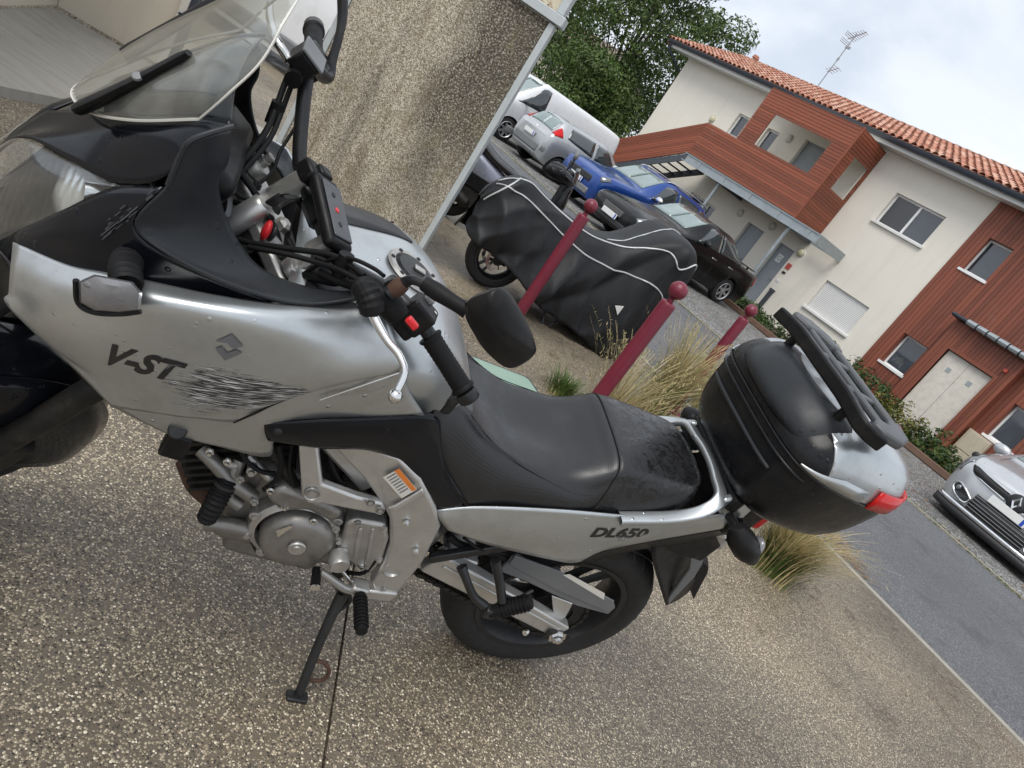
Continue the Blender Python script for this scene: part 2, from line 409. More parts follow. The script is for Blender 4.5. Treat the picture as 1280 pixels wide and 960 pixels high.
# ------------------------------------------------------------------ apartment building (local: u right, d inwards, z up)
BL = empty('apartment_building', F0, FRZ)
tag(BL, 'two storey cream apartment building with red clay tile roof and wooden balcony', 'building')
def facade(u0, u1, z0, z1, holes, d=0., reveal=.2):
    m = MB(); us = sorted({u0, u1}|{h[0] for h in holes}|{h[1] for h in holes}); zs = sorted({z0, z1}|{h[2] for h in holes}|{h[3] for h in holes})
    for a, b in zip(us, us[1:]):
        for c, e in zip(zs, zs[1:]):
            if not any(h[0] <= a and b <= h[1] and h[2] <= c and e <= h[3] for h in holes): m.add([(a, d, c), (b, d, c), (b, d, e), (a, d, e)], [(0, 1, 2, 3)])
    for a, b, c, e in holes:
        q = d+reveal
        m.add([(a, d, c), (a, q, c), (a, q, e), (a, d, e)], [(0, 1, 2, 3)]); m.add([(b, d, c), (b, q, c), (b, q, e), (b, d, e)], [(0, 3, 2, 1)])
        m.add([(a, d, e), (a, q, e), (b, q, e), (b, d, e)], [(0, 1, 2, 3)]); m.add([(a, d, c), (a, q, c), (b, q, c), (b, d, c)], [(0, 3, 2, 1)])
    return m
UP = [(1.08, 2.64, 3.86, 4.75), (-5.42, -4.90, 4.0, 4.74), (-4.02, -3.5, 4.05, 4.74), (-2.5, -1.65, 2.87, 4.93)]
LO = [(1.14, 2.68, 1.0, 1.92), (-5.1, -4.35, 1.12, 1.86), (-4.22, -3.78, 1.12, 1.86), (-2.36, -1.62, 0.02, 2.06), (-.95, -.3, .02, 2.07)]
m = facade(-9.08, 3.45, 0, 5.62, UP+LO)
m.add([(-9.08, 0, 0), (-9.08, 6.2, 0), (-9.08, 6.2, 5.62), (-9.08, 3.1, 6.75), (-9.08, 0, 5.62)], [(0, 1, 2, 3, 4)])
m.add([(-9.08, 6.2, 0), (14, 6.2, 0), (14, 6.2, 5.62), (-9.08, 6.2, 5.62)], [(0, 1, 2, 3)])
obj('wall', m, 'cream_render', BL, fix=False)
# inner dark backing behind the openings
obj('interior', MB().box(-8.9, 13.9, .45, .55, .05, 5.55), 'black_void', BL)
# brown boarded wing
BH = [(3.84, 4.50, 3.86, 4.78), (3.90, 4.58, 1.0, 1.90), (6.94, 7.60, 1.03, 1.95), (6.94, 7.6, 3.86, 4.78)]
def boards(m, u0, u1, z0, z1, holes, w, d0, d1, gap=.008, vertical=True):
    a = u0 if vertical else z0; end = u1 if vertical else z1
    while a < end-.01:
        b = min(a+w, end); mid = (a+b)/2; lo, hi = (z0, z1) if vertical else (u0, u1); segs = [(lo, hi)]
        for h in holes:
            k0, k1, l0, l1 = (h[0], h[1], h[2], h[3]) if vertical else (h[2], h[3], h[0], h[1])
            if k0 < mid < k1: segs = [t for s_ in segs for t in ((s_[0], min(s_[1], l0)), (max(s_[0], l1), s_[1])) if t[1]-t[0] > .01]
        for s0, s1 in segs:
            if vertical: m.box(a+gap/2, b-gap/2, d0, d1, s0, s1)
            else: m.box(s0, s1, d0, d1, a+gap/2, b-gap/2)
        a = b
    return m
o = obj('wing_boards', boards(MB(), 3.46, 14, 0, 5.62, BH, .105, -.04, -.005, .009), 'brown_boards', BL); o['kind'] = 'stuff'
obj('wing_wall', facade(3.452, 14, 0, 5.62, BH, .0, .2), 'brown_boards', BL, fix=False)
# porch box round the double door
o = obj('porch_boards', boards(MB(), 4.78, 6.62, 0, 2.80, [(5.1, 6.30, 0, 2.14)], .092, -.34, -.30, .008), 'brown_boards', BL); o['kind'] = 'stuff'
obj('porch_sides', MB().box(4.79, 4.83, -.30, -.05, 0, 2.80).box(6.57, 6.61, -.30, -.05, 0, 2.80).box(4.84, 6.56, -.30, -.05, 2.74, 2.795), 'brown_boards', BL)
obj('porch_flashing', MB().box(4.66, 6.8, -.52, -.05, 2.815, 2.87).tube([(4.66, -.52, 2.86), (6.8, -.52, 2.86)], .045, 8), 'gutter_grey', BL)
for k in range(6): obj('flashing_tile', MB().lathe([(.07, 0), (.08, .24)], (5.08+k*.27, -.54, 2.86), (1, 0, 0), 8, a0=0, a1=math.pi*2), 'galv_steel', BL)
dd = obj('double_door', MB().box(5.11, 5.695, -.27, -.23, .02, 2.12).box(5.703, 6.29, -.27, -.23, .02, 2.12), 'door_cream', BL, bevel=.004)
obj('door_frame', MB().box(5.02, 5.10, -.37, -.345, .02, 2.22).box(6.30, 6.38, -.37, -.345, .02, 2.22).box(5.10, 6.30, -.37, -.345, 2.14, 2.22), 'brown_boards', dd)
for cx in (5.42, 5.98): obj('door_vent', MB().box(cx-.055, cx+.055, -.28, -.272, 1.68, 1.79), 'galv_steel', dd)
obj('bell', MB().box(6.36, 6.44, -.42, -.345, 2.36, 2.44), 'sign_red', BL, bevel=.01)
cb = obj('meter_cabinet', MB().box(6.66, 7.22, -.2, -.05, .1, .96), 'cabinet_beige', BL, bevel=.008)
obj('cabinet_door', MB().box(6.70, 7.18, -.215, -.203, .45, .92).box(6.70, 7.18, -.215, -.203, .14, .42), 'cabinet_beige', cb, bevel=.004)
def window(a, b, c, e, d=.1, split=None, shutter=False):
    t = .055; mm = MB().box(a, a+t, d, d+.06, c, e).box(b-t, b, d, d+.06, c, e).box(a+t, b-t, d, d+.06, e-t, e).box(a+t, b-t, d, d+.06, c, c+t)
    if split: mm.box(split-.035, split+.035, d-.006, d+.05, c+t, e-t)
    w = obj('window', mm, 'white_pvc', BL, bevel=.006)
    xs = [a+t, b-t] if not split else [a+t, split-.035, split+.035, b-t]
    if not shutter:
        for i_, (p, q) in enumerate(zip(xs[::2], xs[1::2])): obj('pane', MB().box(p, q, d+.03, d+.04, c+t, e-t), 'window_open' if split and i_ == 0 else 'window_glass', w)
    obj('sill', MB().box(a-.06, b+.06, -.07, d, c-.05, c+.015), 'white_pvc' if a > 3 else 'white_paint', w, bevel=.006)
    return w
window(1.08, 2.64, 3.86, 4.75, split=1.88)
w = window(1.14, 2.68, 1.0, 1.92, shutter=True)
nsl = 20
for k in range(nsl):
    z = 1.015+k*(.895/nsl); obj('shutter_slat', MB().box(1.15, 2.67, .055, .075, z+.002, z+.895/nsl-.003), 'white_paint', w)
for h in BH: window(*h, d=.13)
for h in (UP[1], UP[2], LO[1], LO[2]): window(*h, d=.1)
def door(a, b, c, e, d=.15):
    o = obj('door', MB().box(a+.03, b-.03, d, d+.05, c, e-.03), 'door_grey', BL, bevel=.004)
    obj('door_frame', MB().box(a, a+.03, d-.02, d+.04, c, e).box(b-.03, b, d-.02, d+.04, c, e).box(a+.03, b-.03, d-.02, d+.04, e-.03, e), 'door_grey', o)
    obj('handle', MB().tube([(b-.1, d, c+1.02), (b-.1, d-.05, c+1.02), (b-.2, d-.05, c+1.02)], .012, 6), 'antenna_metal', o)
    return o
door(*UP[3]); d1 = door(*LO[3]); d2 = door(*LO[4])
obj('notice', MB().box(-.78, -.58, .13, .148, 1.55, 1.80), 'plate_white', d2); obj('notice_mark', MB().lathe([(.07, 0), (.045, 0)], (-.68, .128, 1.68), (0, -1, 0), 16), 'galv_steel', d2)
obj('notice_plaque', MB().box(-.22, -.06, -.02, 0, 1.54, 1.72), 'sign_red', BL); obj('letter_slot', MB().box(-.2, -.08, -.02, 0, 1.38, 1.45), 'black_void', BL)
obj('notice_small', MB().box(-.2, -.06, -.015, 0, 1.1, 1.18), 'plate_white', BL)
obj('downpipe_cover', MB().box(-.12, .02, -.05, 0, .05, .82).box(-.14, .04, -.06, 0, .78, .86), 'dark_steel', BL)
for (u, z, mt) in ((-.1, 2.14, 'lamp_yellow'), (-2.82, 2.15, 'lamp_white'), (-1.5, 2.33, 'lamp_white'), (-6.29, 4.18, 'lamp_yellow'), (-3.05, 4.72, 'lamp_white')):
    l = obj('wall_lamp', MB().lathe([(0, -.10), (.08, -.09), (.115, -.05), (.12, -.02)], (u, 0, z), (0, 1, 0), 20), mt, BL, smooth=60)
    obj('lamp_base', MB().lathe([(.13, -.025), (.135, 0), (.12, 0)], (u, 0, z), (0, 1, 0), 20), 'white_pvc', l)
# eaves
obj('soffit', MB().box(-9.8, 14, -.46, .0, 5.60, 5.66), 'white_paint', BL)
obj('fascia', MB().box(-9.8, 14, -.50, -.462, 5.58, 5.76), 'white_paint', BL)
g = MB(); prof = [(-.5, 5.80), (-.51, 5.72), (-.56, 5.675), (-.62, 5.68), (-.655, 5.73), (-.66, 5.80), (-.65, 5.80), (-.64, 5.735), (-.61, 5.69), (-.565, 5.69), (-.52, 5.73), (-.51, 5.80)]
g.prism([(-9.86, a, b) for a, b in prof], (23.9, 0, 0)); obj('gutter', g, 'gutter_grey', BL, smooth=50)
obj('downpipe', MB().tube([(-9.72, -.58, 5.69), (-9.7, -.55, 5.5), (-9.4, -.1, 5.2), (-9.2, .12, 5.05), (-9.16, .3, 4.9), (-9.16, .3, 0)], .045, 8), 'gutter_grey', BL, smooth=60)
# roof: sheet, barrel tiles, ridge
ZE, DE, ZR, DR = 5.80, -.58, 7.08, 3.05
sl_ = math.hypot(DR-DE, ZR-ZE); ca, sa = (DR-DE)/sl_, (ZR-ZE)/sl_
rf = MB(); rf.add([(-9.9, DE, ZE-.03), (14, DE, ZE-.03), (14, DR, ZR-.03), (-9.9, DR, ZR-.03)], [(0, 1, 2, 3)])
rf.add([(-9.9, DR, ZR-.03), (14, DR, ZR-.03), (14, 6.7, ZE-.03), (-9.9, 6.7, ZE-.03)], [(0, 1, 2, 3)])
rf.add([(-9.9, DE, ZE-.03), (-9.9, DR, ZR-.03), (-9.9, DR, ZR-.2), (-9.9, DE, ZE-.2)], [(0, 1, 2, 3)])
roof = obj('roof', rf, 'clay_tiles', BL, fix=False)
def tile_mb(u=0, r0=0., jit=(0, 0)):
    mm = MB(); L = .44; n = 6; vs = []
    for (t, rad, lift) in ((0, .098, .035), (L, .080, .012)):
        for rr in (rad, rad-.014):
            for k in range(n+1):
                a = math.pi*k/n; x = u+jit[0]+math.cos(a)*rr; h_ = math.sin(a)*rr*.85+lift; t_ = r0+t+jit[1]
                vs.append((x, DE+t_*ca-h_*sa, ZE+t_*sa+h_*ca))
    q = n+1
    fs = [(k, k+1, 2*q+k+1, 2*q+k) for k in range(n)]+[(q+k, 3*q+k, 3*q+k+1, q+k+1) for k in range(n)]+[(k, q+k, q+k+1, k+1) for k in range(n)]
    return mm.add(vs, fs)
tme = tile_mb().mesh('roof_tile'); tme.materials.append(MATS['clay_tiles']); setsmooth(tme, 50)
SP, EX, NR = .225, .365, 11
cols = [-9.86+SP*k for k in range(int((14+9.8)/SP))]
near = [u for u in cols if -.95 < u < 5.15]
rest = MB(); r3 = random.Random(11)
for u in cols:
    for k in range(NR):
        j = (r3.uniform(-.008, .008), r3.uniform(-.02, .02)); s_ = -.06+k*EX
        if u in near:
            o = bpy.data.objects.new('roof_tile', tme); o.location = (u+j[0], (s_+j[1])*ca, (s_+j[1])*sa); put(o, roof)
        else: rest.merge(tile_mb(u, s_, j))
o = obj('roof_tiles', rest, 'clay_tiles', roof, smooth=50, fix=False); o['kind'] = 'stuff'
for k in range(60):
    u = -9.9+k*.4
    obj('ridge_tile', MB().lathe([(.125, 0), (.105, .43)], (u, DR, ZR-.01), (1, 0, 0), 10), 'ridge_tiles', roof, smooth=60)
obj('roof_vent', MB().lathe([(.09, 0), (.09, .25), (.14, .26), (.1, .36), (0, .38)], (-7.2, .9, 6.4), (0, 0, 1), 12), 'clay_tiles', roof, smooth=50)
an = obj('aerial_mast', MB().tube([(-5.95, 3.0, 6.9), (-5.95, 3.0, 9.15)], .020, 6), 'antenna_metal', BL)
ae = MB(); bx = Vector((.8, -.35, .28)).normalized(); pp = Vector((-5.95, 3.0, 9.05)); ae.tube([pp-bx*.34, pp+bx*.56], .014, 5)
side = Vector((.35, .9, 0)).normalized()
for k in range(8): c_ = pp+bx*(-.24+k*.105); ae.tube([c_-side*(.24-.014*k), c_+side*(.24-.014*k)], .009, 4)
for zz in (-.22, .22):
    for k in range(3): c_ = pp-bx*.34+Vector((0, 0, zz*.8*(k+1)/3)); ae.tube([c_-side*.22, c_+side*.22], .009, 4)
obj('aerial', ae, 'antenna_metal', an)
ae = MB(); pp = Vector((-5.95, 3.0, 7.75)); ae.tube([pp-bx*.1, pp+bx*.5], .012, 5)
for k in range(4): c_ = pp+bx*(.02+k*.14); ae.tube([c_-side*.17, c_+side*.17], .009, 4)
ae.lathe([(.06, 0), (.06, .02)], pp+Vector((0, 0, .45)), (1, 0, 0), 8).obox(pp+Vector((.05, 0, .9)), (.1, 0, 0), (0, .02, 0), (0, 0, .04)); obj('aerial', ae, 'antenna_metal', an)
# ---- timber balcony box in front of the facade
OP = (-2.79, -.56, 3.87, 4.90); BD = -1.5
fb = boards(MB(), -3.50, -.0, 2.76, 5.52, [OP], .088, BD, BD+.03, .010, False)
boards(fb, -4.86, -3.50, 2.76, 3.83, [], .088, BD, BD+.03, .010, False)
o = obj('balcony_boards', fb, 'red_cedar', BL); o['kind'] = 'stuff'
sb = MB(); z = 2.76
while z < 5.5:
    z2 = min(z+.088, 5.52)
    for (y0, y1) in ([(BD+.035, -.02)] if not 3.89 < (z+z2)/2 < 4.88 else [(BD+.035, -1.02), (-.16, -.02)]): sb.box(-.005, .025, y0, y1, z+.005, z2-.005)
    z = z2
o = obj('balcony_side_boards', sb, 'red_cedar', BL); o['kind'] = 'stuff'
lin = MB().box(-3.5, -.03, BD+.035, BD+.06, 2.8, 3.86).box(-3.5, -.03, BD+.035, BD+.06, 4.91, 5.5).box(-3.5, -2.8, BD+.035, BD+.06, 3.86, 4.91).box(-.55, -.03, BD+.035, BD+.06, 3.86, 4.91)
lin.box(-.06, -.03, BD+.06, -.01, 2.8, 3.86).box(-.06, -.03, BD+.06, -.01, 4.91, 5.5).box(-.06, -.03, -.16, -.01, 3.86, 4.91).box(-.06, -.03, BD+.06, -1.02, 3.86, 4.91).box(-4.84, -3.51, BD+.035, BD+.06, 2.8, 3.8)
obj('balcony_lining', lin, 'cream_render', BL)
obj('corner_trim', MB().box(-.005, .045, BD-.012, BD+.03, 2.74, 5.54), 'red_cedar', BL)
obj('balcony_floor', MB().box(-5.0, -.07, BD+.07, -.01, 2.70, 2.86), 'cream_render', BL)
obj('balcony_ceiling', MB().box(-3.5, -.07, BD+.07, -.01, 5.35, 5.5), 'cream_render', BL)
bm_ = MB().box(-4.9, 1.05, BD-.05, BD+.02, 2.705, 2.735).box(-4.9, 1.05, BD-.05, BD+.02, 2.47, 2.50).box(-4.9, 1.05, BD-.022, BD-.008, 2.50, 2.705)
obj('edge_beam', bm_, 'galv_steel', BL)
for k in range(5): obj('beam_plate', MB().box(-4.2+k*1.2, -4.05+k*1.2, BD-.035, BD-.025, 2.50, 2.70), 'galv_steel', BL)
obj('end_beam', MB().box(1.05, 1.09, BD-.05, -.01, 2.47, 2.735).box(.2, 1.05, -.4, -.36, 2.47, 2.70), 'galv_steel', BL)
obj('cross_beam', MB().box(-3.2, -3.1, BD+.03, -.01, 2.45, 2.69).box(-.15, -.05, BD+.03, -.01, 2.45, 2.69), 'dark_steel', BL)
for u in (-3.08, -.02): obj('column', MB().tube([(u, BD+.14, 0), (u, BD+.14, 2.47)], .055, 12), 'galv_steel', BL, smooth=50)
# ---- outside stair going down to the left
S0, S1 = (-4.86, 2.76), (-9.35, .17)                     # lower edge of the parapet
st = MB(); n = 12; hh = 1.07
for k in range(n):
    a, b = k/n*hh, (k+1)/n*hh-.010
    st.prism([(S0[0], BD, S0[1]+a), (S0[0], BD, S0[1]+b), (S1[0], BD, S1[1]+b), (S1[0], BD, S1[1]+a)], (0, .03, 0))
o = obj('stair_boards', st, 'red_cedar', BL); o['kind'] = 'stuff'
obj('stair_lining', MB().prism([(S0[0], BD+.035, S0[1]), (S0[0], BD+.035, S0[1]+hh-.02), (S1[0], BD+.035, S1[1]+hh-.02), (S1[0], BD+.035, S1[1])], (0, .03, 0)), 'cream_render', BL)
def stringer(y0, y1): return MB().prism([(S0[0]+.1, y0, S0[1]-.02), (S0[0]+.1, y0, S0[1]-.27), (S1[0], y0, S1[1]-.27), (S1[0], y0, S1[1]-.02)], (0, y1-y0, 0))
obj('stringer', stringer(BD-.03, BD+.0), 'dark_steel', BL); obj('stringer', stringer(-.42, -.38), 'dark_steel', BL)
for k in range(14):
    t = (k+.6)/14; u = S0[0]+(S1[0]-S0[0])*t; z = S0[1]+(S1[1]-S0[1])*t-.12
    obj('stair_tread', MB().box(u-.14, u+.14, BD+.02, -.42, z, z+.045), 'dark_steel', BL)

# ---- houses far behind the tree
def far_house(name, loc, rz, w, d, h_, lab, wins):
    o = empty(name, loc, rz); tag(o, lab, 'house')
    obj('wall', MB().prism([(-w/2, 0, 0), (w/2, 0, 0), (w/2, 0, h_), (-w/2, 0, h_)], (0, d, 0)), 'cream_far', o)
    rr = MB().prism([(-w/2-.4, -.5, h_+.02), (-w/2-.4, d/2, h_+1.5), (-w/2-.4, d+.5, h_+.02)], (w+.8, 0, 0)); obj('roof', rr, 'ridge_tiles', o)
    obj('gutter', MB().box(-w/2-.4, w/2+.4, -.62, -.5, h_-.08, h_+.05), 'gutter_grey', o)
    for (x, z, ww, hw) in wins:
        q = obj('window', MB().box(x-ww/2, x+ww/2, -.05, -.003, z, z+hw), 'white_pvc', o); obj('pane', MB().box(x-ww/2+.06, x+ww/2-.06, -.06, -.052, z+.06, z+hw-.06), 'window_glass', q)
    return o
far_house('far_house', (-13.5, 46, 0), R(-20), 15, 8, 5.0, 'pale rendered house far behind the leafy tree', [(-5, 3.3, 1.1, 1.2), (-1.5, 3.3, 1.1, 1.2), (2, 3.3, 1.1, 1.2), (-5, .9, 1.1, 1.2), (2, .9, 1.1, 1.2), (5, 3.3, 1.1, 1.2)])
# ------------------------------------------------------------------ cars
def m_paint(name, col, metal=.3, rough=.3, dirt=.25):
    s = NT(name); v = s.coord(); fl = s.noise(v, 900, 1)
    c = s.mix(fl, tuple(q*.9 for q in col), tuple(min(1, q*1.1) for q in col))
    c = s.mix(s.ramp(s.noise(s.coord(1., stretch=(2, 2, 1)), 3, 6, .7), [(.5, 0.), (.85, dirt)]), c, (.16, .15, .13))
    s.set(Base_Color=c, Metallic=metal, Roughness=rough, Coat=.8 if max(col) > .02 else .25, Spec=.5 if max(col) > .02 else .2); s.p.inputs['Coat Roughness'].default_value = .06
m_paint('paint_black', (.006, .006, .0065), .0, .25, .03); m_paint('paint_blue', (.006, .055, .27), .35, .3, .06); m_paint('paint_silver', (.46, .47, .48), .55, .35)
m_paint('paint_white', (.72, .73, .74), 0., .3); m_paint('paint_silver_clean', (.52, .53, .55), .6, .3)
pm('tyre_rubber', (.012, .012, .0125), .75, var=.25, scale=20, bump=.3, bscale=90, dirt=.12)
pm('alloy', (.55, .56, .57), .35, .8, var=.1)
pm('trim_black', (.02, .02, .022), .5, var=.2)
pm('trim_grey', (.16, .165, .17), .5, var=.15)
pm('chrome', (.75, .76, .77), .12, 1., var=.05)
pm('lamp_red', (.50, .008, .008), .18, 0, var=.2, scale=30, spec=.3)
pm('lamp_clear', (.17, .18, .19), .1, .5, var=.75, scale=16, coat=1.)
pm('plate_blue', (.02, .07, .42), .4)
pm('lamp_orange', (.75, .20, .03), .3)

class Body:
    def __init__(s, st, NS=6):
        pts = []
        for (x, zb, wl, wm, zm, wb, zbelt, wr, zr, zc) in st:
            pts.append([(x, 0, zb), (x, wl*.85, zb), (x, wl, zb+.07), (x, wm, zm), (x, wb, zbelt), (x, wr, zr), (x, wr*.6, zr+(zc-zr)*.75), (x, 0, zc)])
        s.n = len(st); s.t = 8; A = patch(pts, 7*5+1, (s.n-1)*NS+1); s.G = np.array(A); s.NS = NS
        s.G[:, 0, 1] = 0; s.G[:, -1, 1] = 0
    def at(s, a, t):
        i = min(max(a*s.NS, 0), s.G.shape[0]-1.001); j = min(max(t*5, 0), s.G.shape[1]-1.001)
        i0, j0 = int(i), int(j); fi, fj = i-i0, j-j0; G = s.G
        return (G[i0, j0]*(1-fi)*(1-fj)+G[i0+1, j0]*fi*(1-fj)+G[i0, j0+1]*(1-fi)*fj+G[i0+1, j0+1]*fi*fj)
    def mesh(s):
        m = MB(); G = s.G; L = [list(map(tuple, r)) for r in G]; Rr = [[(p[0], -p[1], p[2]) for p in reversed(r)] for r in L]
        rows = [l+r[1:-1] for l, r in zip(L, Rr)]
        m.grid(rows, True); n = len(rows[0]); k = len(rows)
        m.f += [tuple(range(n-1, -1, -1)), tuple((k-1)*n+i for i in range(n))]
        return m
    def patch(s, q, off=.006, nu=10, nv=6, side=1):
        """q: four (s,t) corners ; returns points grid offset along normal"""
        rows = []
        for j in range(nv):
            b = j/(nv-1); r = []
            for i in range(nu):
                a = i/(nu-1)
                st = [(1-a)*(1-b)*q[0][k]+a*(1-b)*q[1][k]+a*b*q[2][k]+(1-a)*b*q[3][k] for k in (0, 1)]
                p = s.at(*st); e = .03
                du = s.at(st[0]+e, st[1])-s.at(st[0]-e, st[1]); dv = s.at(st[0], st[1]+e)-s.at(st[0], st[1]-e)
                nn = np.cross(du, dv); L_ = np.linalg.norm(nn); nn = nn/L_ if L_ > 1e-9 else np.array([0, 0, 1.])
                cen = np.array([p[0]*.8, 0, .6])
                if nn@(p-cen) < 0: nn = -nn
                p = p+nn*off; r.append((p[0], p[1]*side, p[2]))
            rows.append(r)
        return rows
def glasspatch(name, body, q, mat, parent, off=.006, both=True, thick=.004, join=False):
    out = []
    for sd in ((1, -1) if both else (1,)):
        m = MB().grid(body.patch(q, off, side=sd)); out.append(obj(name, m, mat, parent, smooth=60, solid=thick, off=0))
    return out
def cut_arches(me, axles, r, w):
    """wheel arches: subtract cylinders, return the resulting mesh"""
    o = bpy.data.objects.new('tmp', me); C.objects.link(o); cut = []
    for ax in axles:
        for sd in (1, -1):
            cm = MB().tube([(ax, sd*(w-.30), r*.97), (ax, sd*(w+.2), r*.97)], r+.055, 24); cme = cm.mesh('cut'); cme.materials.append(MATS['trim_black'])
            bm = bmesh.new(); bm.from_mesh(cme); bmesh.ops.recalc_face_normals(bm, faces=bm.faces); bm.to_mesh(cme); bm.free()
            c = bpy.data.objects.new('cut', cme); C.objects.link(c); cut.append(c)
            md = o.modifiers.new('b', 'BOOLEAN'); md.operation = 'DIFFERENCE'; md.object = c; md.solver = 'EXACT'
            try: md.material_mode = 'TRANSFER'
            except Exception: pass
    dg = bpy.context.evaluated_depsgraph_get(); res = bpy.data.meshes.new_from_object(o.evaluated_get(dg))
    bpy.data.objects.remove(o)
    for c in cut: bpy.data.objects.remove(c)
    return res
def make_wheel(parent, loc, r, w=.2, spokes=5, side=1, rimmat='alloy', cover=False):
    t = obj('wheel', MB().lathe([(r*.66, -w/2), (r*.9, -w/2), (r*.98, -w*.38), (r, -w*.2), (r, w*.2), (r*.98, w*.38), (r*.9, w/2), (r*.66, w/2)], (0, 0, 0), (0, 1, 0), 32, closed=True), 'tyre_rubber', parent, smooth=50)
    t.location = loc; s = side
    m = MB(); m.lathe([(r*.69, s*w*.5), (r*.655, s*w*.46), (r*.64, s*w*.1), (r*.5, -s*w*.2), (0, -s*w*.2)], (0, 0, 0), (0, 1, 0), 32)
    obj('barrel', m, 'trim_black', t, smooth=50)
    m = MB(); m.lathe([(r*.69, s*w*.49), (r*.66, s*w*.53), (r*.62, s*w*.46), (r*.62, s*w*.3)], (0, 0, 0), (0, 1, 0), 32)
    m.lathe([(0, s*w*.46), (r*.14, s*w*.45), (r*.17, s*w*.3)], (0, 0, 0), (0, 1, 0), 16)
    for k in range(spokes):
        a = 2*math.pi*k/spokes+.3; d = Vector((math.cos(a), 0, math.sin(a))); e = Vector((-d.z, 0, d.x)); y = Vector((0, s*w, 0))
        w0, w1 = (.10, .075) if spokes < 8 else (.06, .045)
        m.prism([d*r*.1-e*r*w0+y*.43, d*r*.64-e*r*w1+y*.47, d*r*.64+e*r*w1+y*.47, d*r*.1+e*r*w0+y*.43], -y*.12)
    obj('rim', m, rimmat, t, smooth=40)
    return t
def car(name, label, st, paint, u, off, rz, axles, r, spokes=5, wheelw=.2):
    root = empty(name, fw(u, off, -.008), rz); tag(root, label, 'car')
    b = Body(st); me = b.mesh().mesh('body'); bm = bmesh.new(); bm.from_mesh(me); bmesh.ops.remove_doubles(bm, verts=bm.verts, dist=1e-4); bmesh.ops.recalc_face_normals(bm, faces=bm.faces); bm.to_mesh(me); bm.free()
    me.materials.append(MATS[paint]); wmax = max(s_[3] for s_ in st)
    me = cut_arches(me, axles, r, wmax)
    bo = obj('body', me, None, root, smooth=40, fix=False)
    for ax in axles:
        for sd in (1, -1): make_wheel(root, (ax, sd*(wmax-.12), r), r, wheelw, spokes, sd)
    return root, b, bo
def mirror_pair(root, b, s_, t, mat, size=.1):
    for sd in (1, -1):
        p = b.at(s_, t); p = Vector((p[0], sd*p[1], p[2]))
        m = MB().sphere((p.x, p.y+sd*.13, p.z+.06), size, 14, 8, (.55, 1.15, .75)); o = obj('door_mirror', m, mat, root, smooth=60)
        obj('mirror_arm', MB().tube([(p.x, p.y-sd*.02, p.z), (p.x, p.y+sd*.1, p.z+.03)], .025, 6), 'trim_black', o)
def seam(root, b, pts, name='door_seam'):
    """thin dark shut line following the body"""
    for sd in (1, -1):
        P = []
        for (s_, t) in pts:
            p = b.at(s_, t); P.append((p[0], sd*(p[1]+.001), p[2]))
        obj(name, MB().tube(cr_row(P, 14), .0045, 4), 'trim_black', root)
def plate(root, x, z, d, y=0., w=.52, txt=None):
    """registration plate facing along d (+1 front, -1 rear)"""
    p = obj('registration_plate', MB().box(x-.006, x+.006, y-w/2, y+w/2, z-.055, z+.055), 'plate_white', root, bevel=.004)
    obj('plate_band', MB().box(x+d*.007-.001, x+d*.007+.001, y+d*(w/2-.045)-.02, y+d*(w/2-.045)+.02, z-.05, z+.05), 'plate_blue', p)
    return p

# black saloon
ST = [(2.27, .34, .50, .60, .5, .55, .60, .38, .63, .64), (2.19, .22, .70, .79, .5, .75, .67, .5, .71, .73), (1.95, .19, .82, .87, .5, .83, .75, .55, .81, .84), (1.3, .19, .84, .885, .55, .85, .85, .58, .92, .95),
      (.86, .19, .84, .885, .55, .86, .90, .63, .97, .99), (.12, .19, .84, .885, .55, .86, .92, .60, 1.35, 1.40), (-.40, .19, .84, .885, .55, .86, .93, .61, 1.38, 1.435), (-1.0, .19, .84, .885, .55, .86, .945, .58, 1.32, 1.39),
      (-1.65, .2, .84, .885, .55, .85, .96, .60, 1.0, 1.03), (-2.1, .25, .80, .85, .55, .80, .95, .6, .985, 1.0), (-2.27, .34, .60, .72, .6, .68, .88, .5, .90, .91)]
a, b, bo = car('saloon_car', 'black saloon car with alloy wheels parked in front of the grey doors', ST, 'paint_black', 1.3, 6.2, R(224), (1.325, -1.325), .315, 6)
glasspatch('windscreen', b, [(4.12, 7), (4.12, 5.15), (4.93, 5.2), (4.93, 7)], 'screen_glass', a)
glasspatch('rear_window', b, [(7.2, 7), (7.2, 5.25), (7.9, 5.15), (7.9, 7)], 'screen_glass', a)
glasspatch('front_side_window', b, [(4.55, 4.12), (5.95, 4.12), (5.95, 4.88), (5.05, 4.88)], 'car_glass', a)
glasspatch('rear_side_window', b, [(6.05, 4.12), (7.65, 4.14), (7.1, 4.88), (6.05, 4.88)], 'car_glass', a)
glasspatch('headlight', b, [(.75, 3.5), (1.95, 3.85), (1.9, 4.3), (.75, 4.2)], 'lamp_clear', a)
glasspatch('tail_light', b, [(9.0, 3.5), (9.8, 3.4), (9.8, 4.0), (9.0, 4.1)], 'lamp_red', a)
gr = obj('grille', MB().box(2.20, 2.292, -.36, .36, .47, .62), 'trim_black', a, bevel=.03)
for k in range(5): obj('grille_bar', MB().box(2.294, 2.300, -.34, .34, .49+k*.027, .497+k*.027), 'chrome', gr)
obj('lower_grille', MB().box(2.18, 2.28, -.55, .55, .27, .40), 'trim_black', a, bevel=.03)
plate(a, 2.315, .44, 1)
mirror_pair(a, b, 4.75, 4.1, 'paint_black')
for q in ([(4.7, 4.05), (4.75, 3.2), (4.8, 2.3)], [(6.0, 4.05), (6.0, 3.2), (6.0, 2.3)], [(7.4, 4.05), (7.2, 3.3), (6.95, 2.4)]): seam(a, b, q)
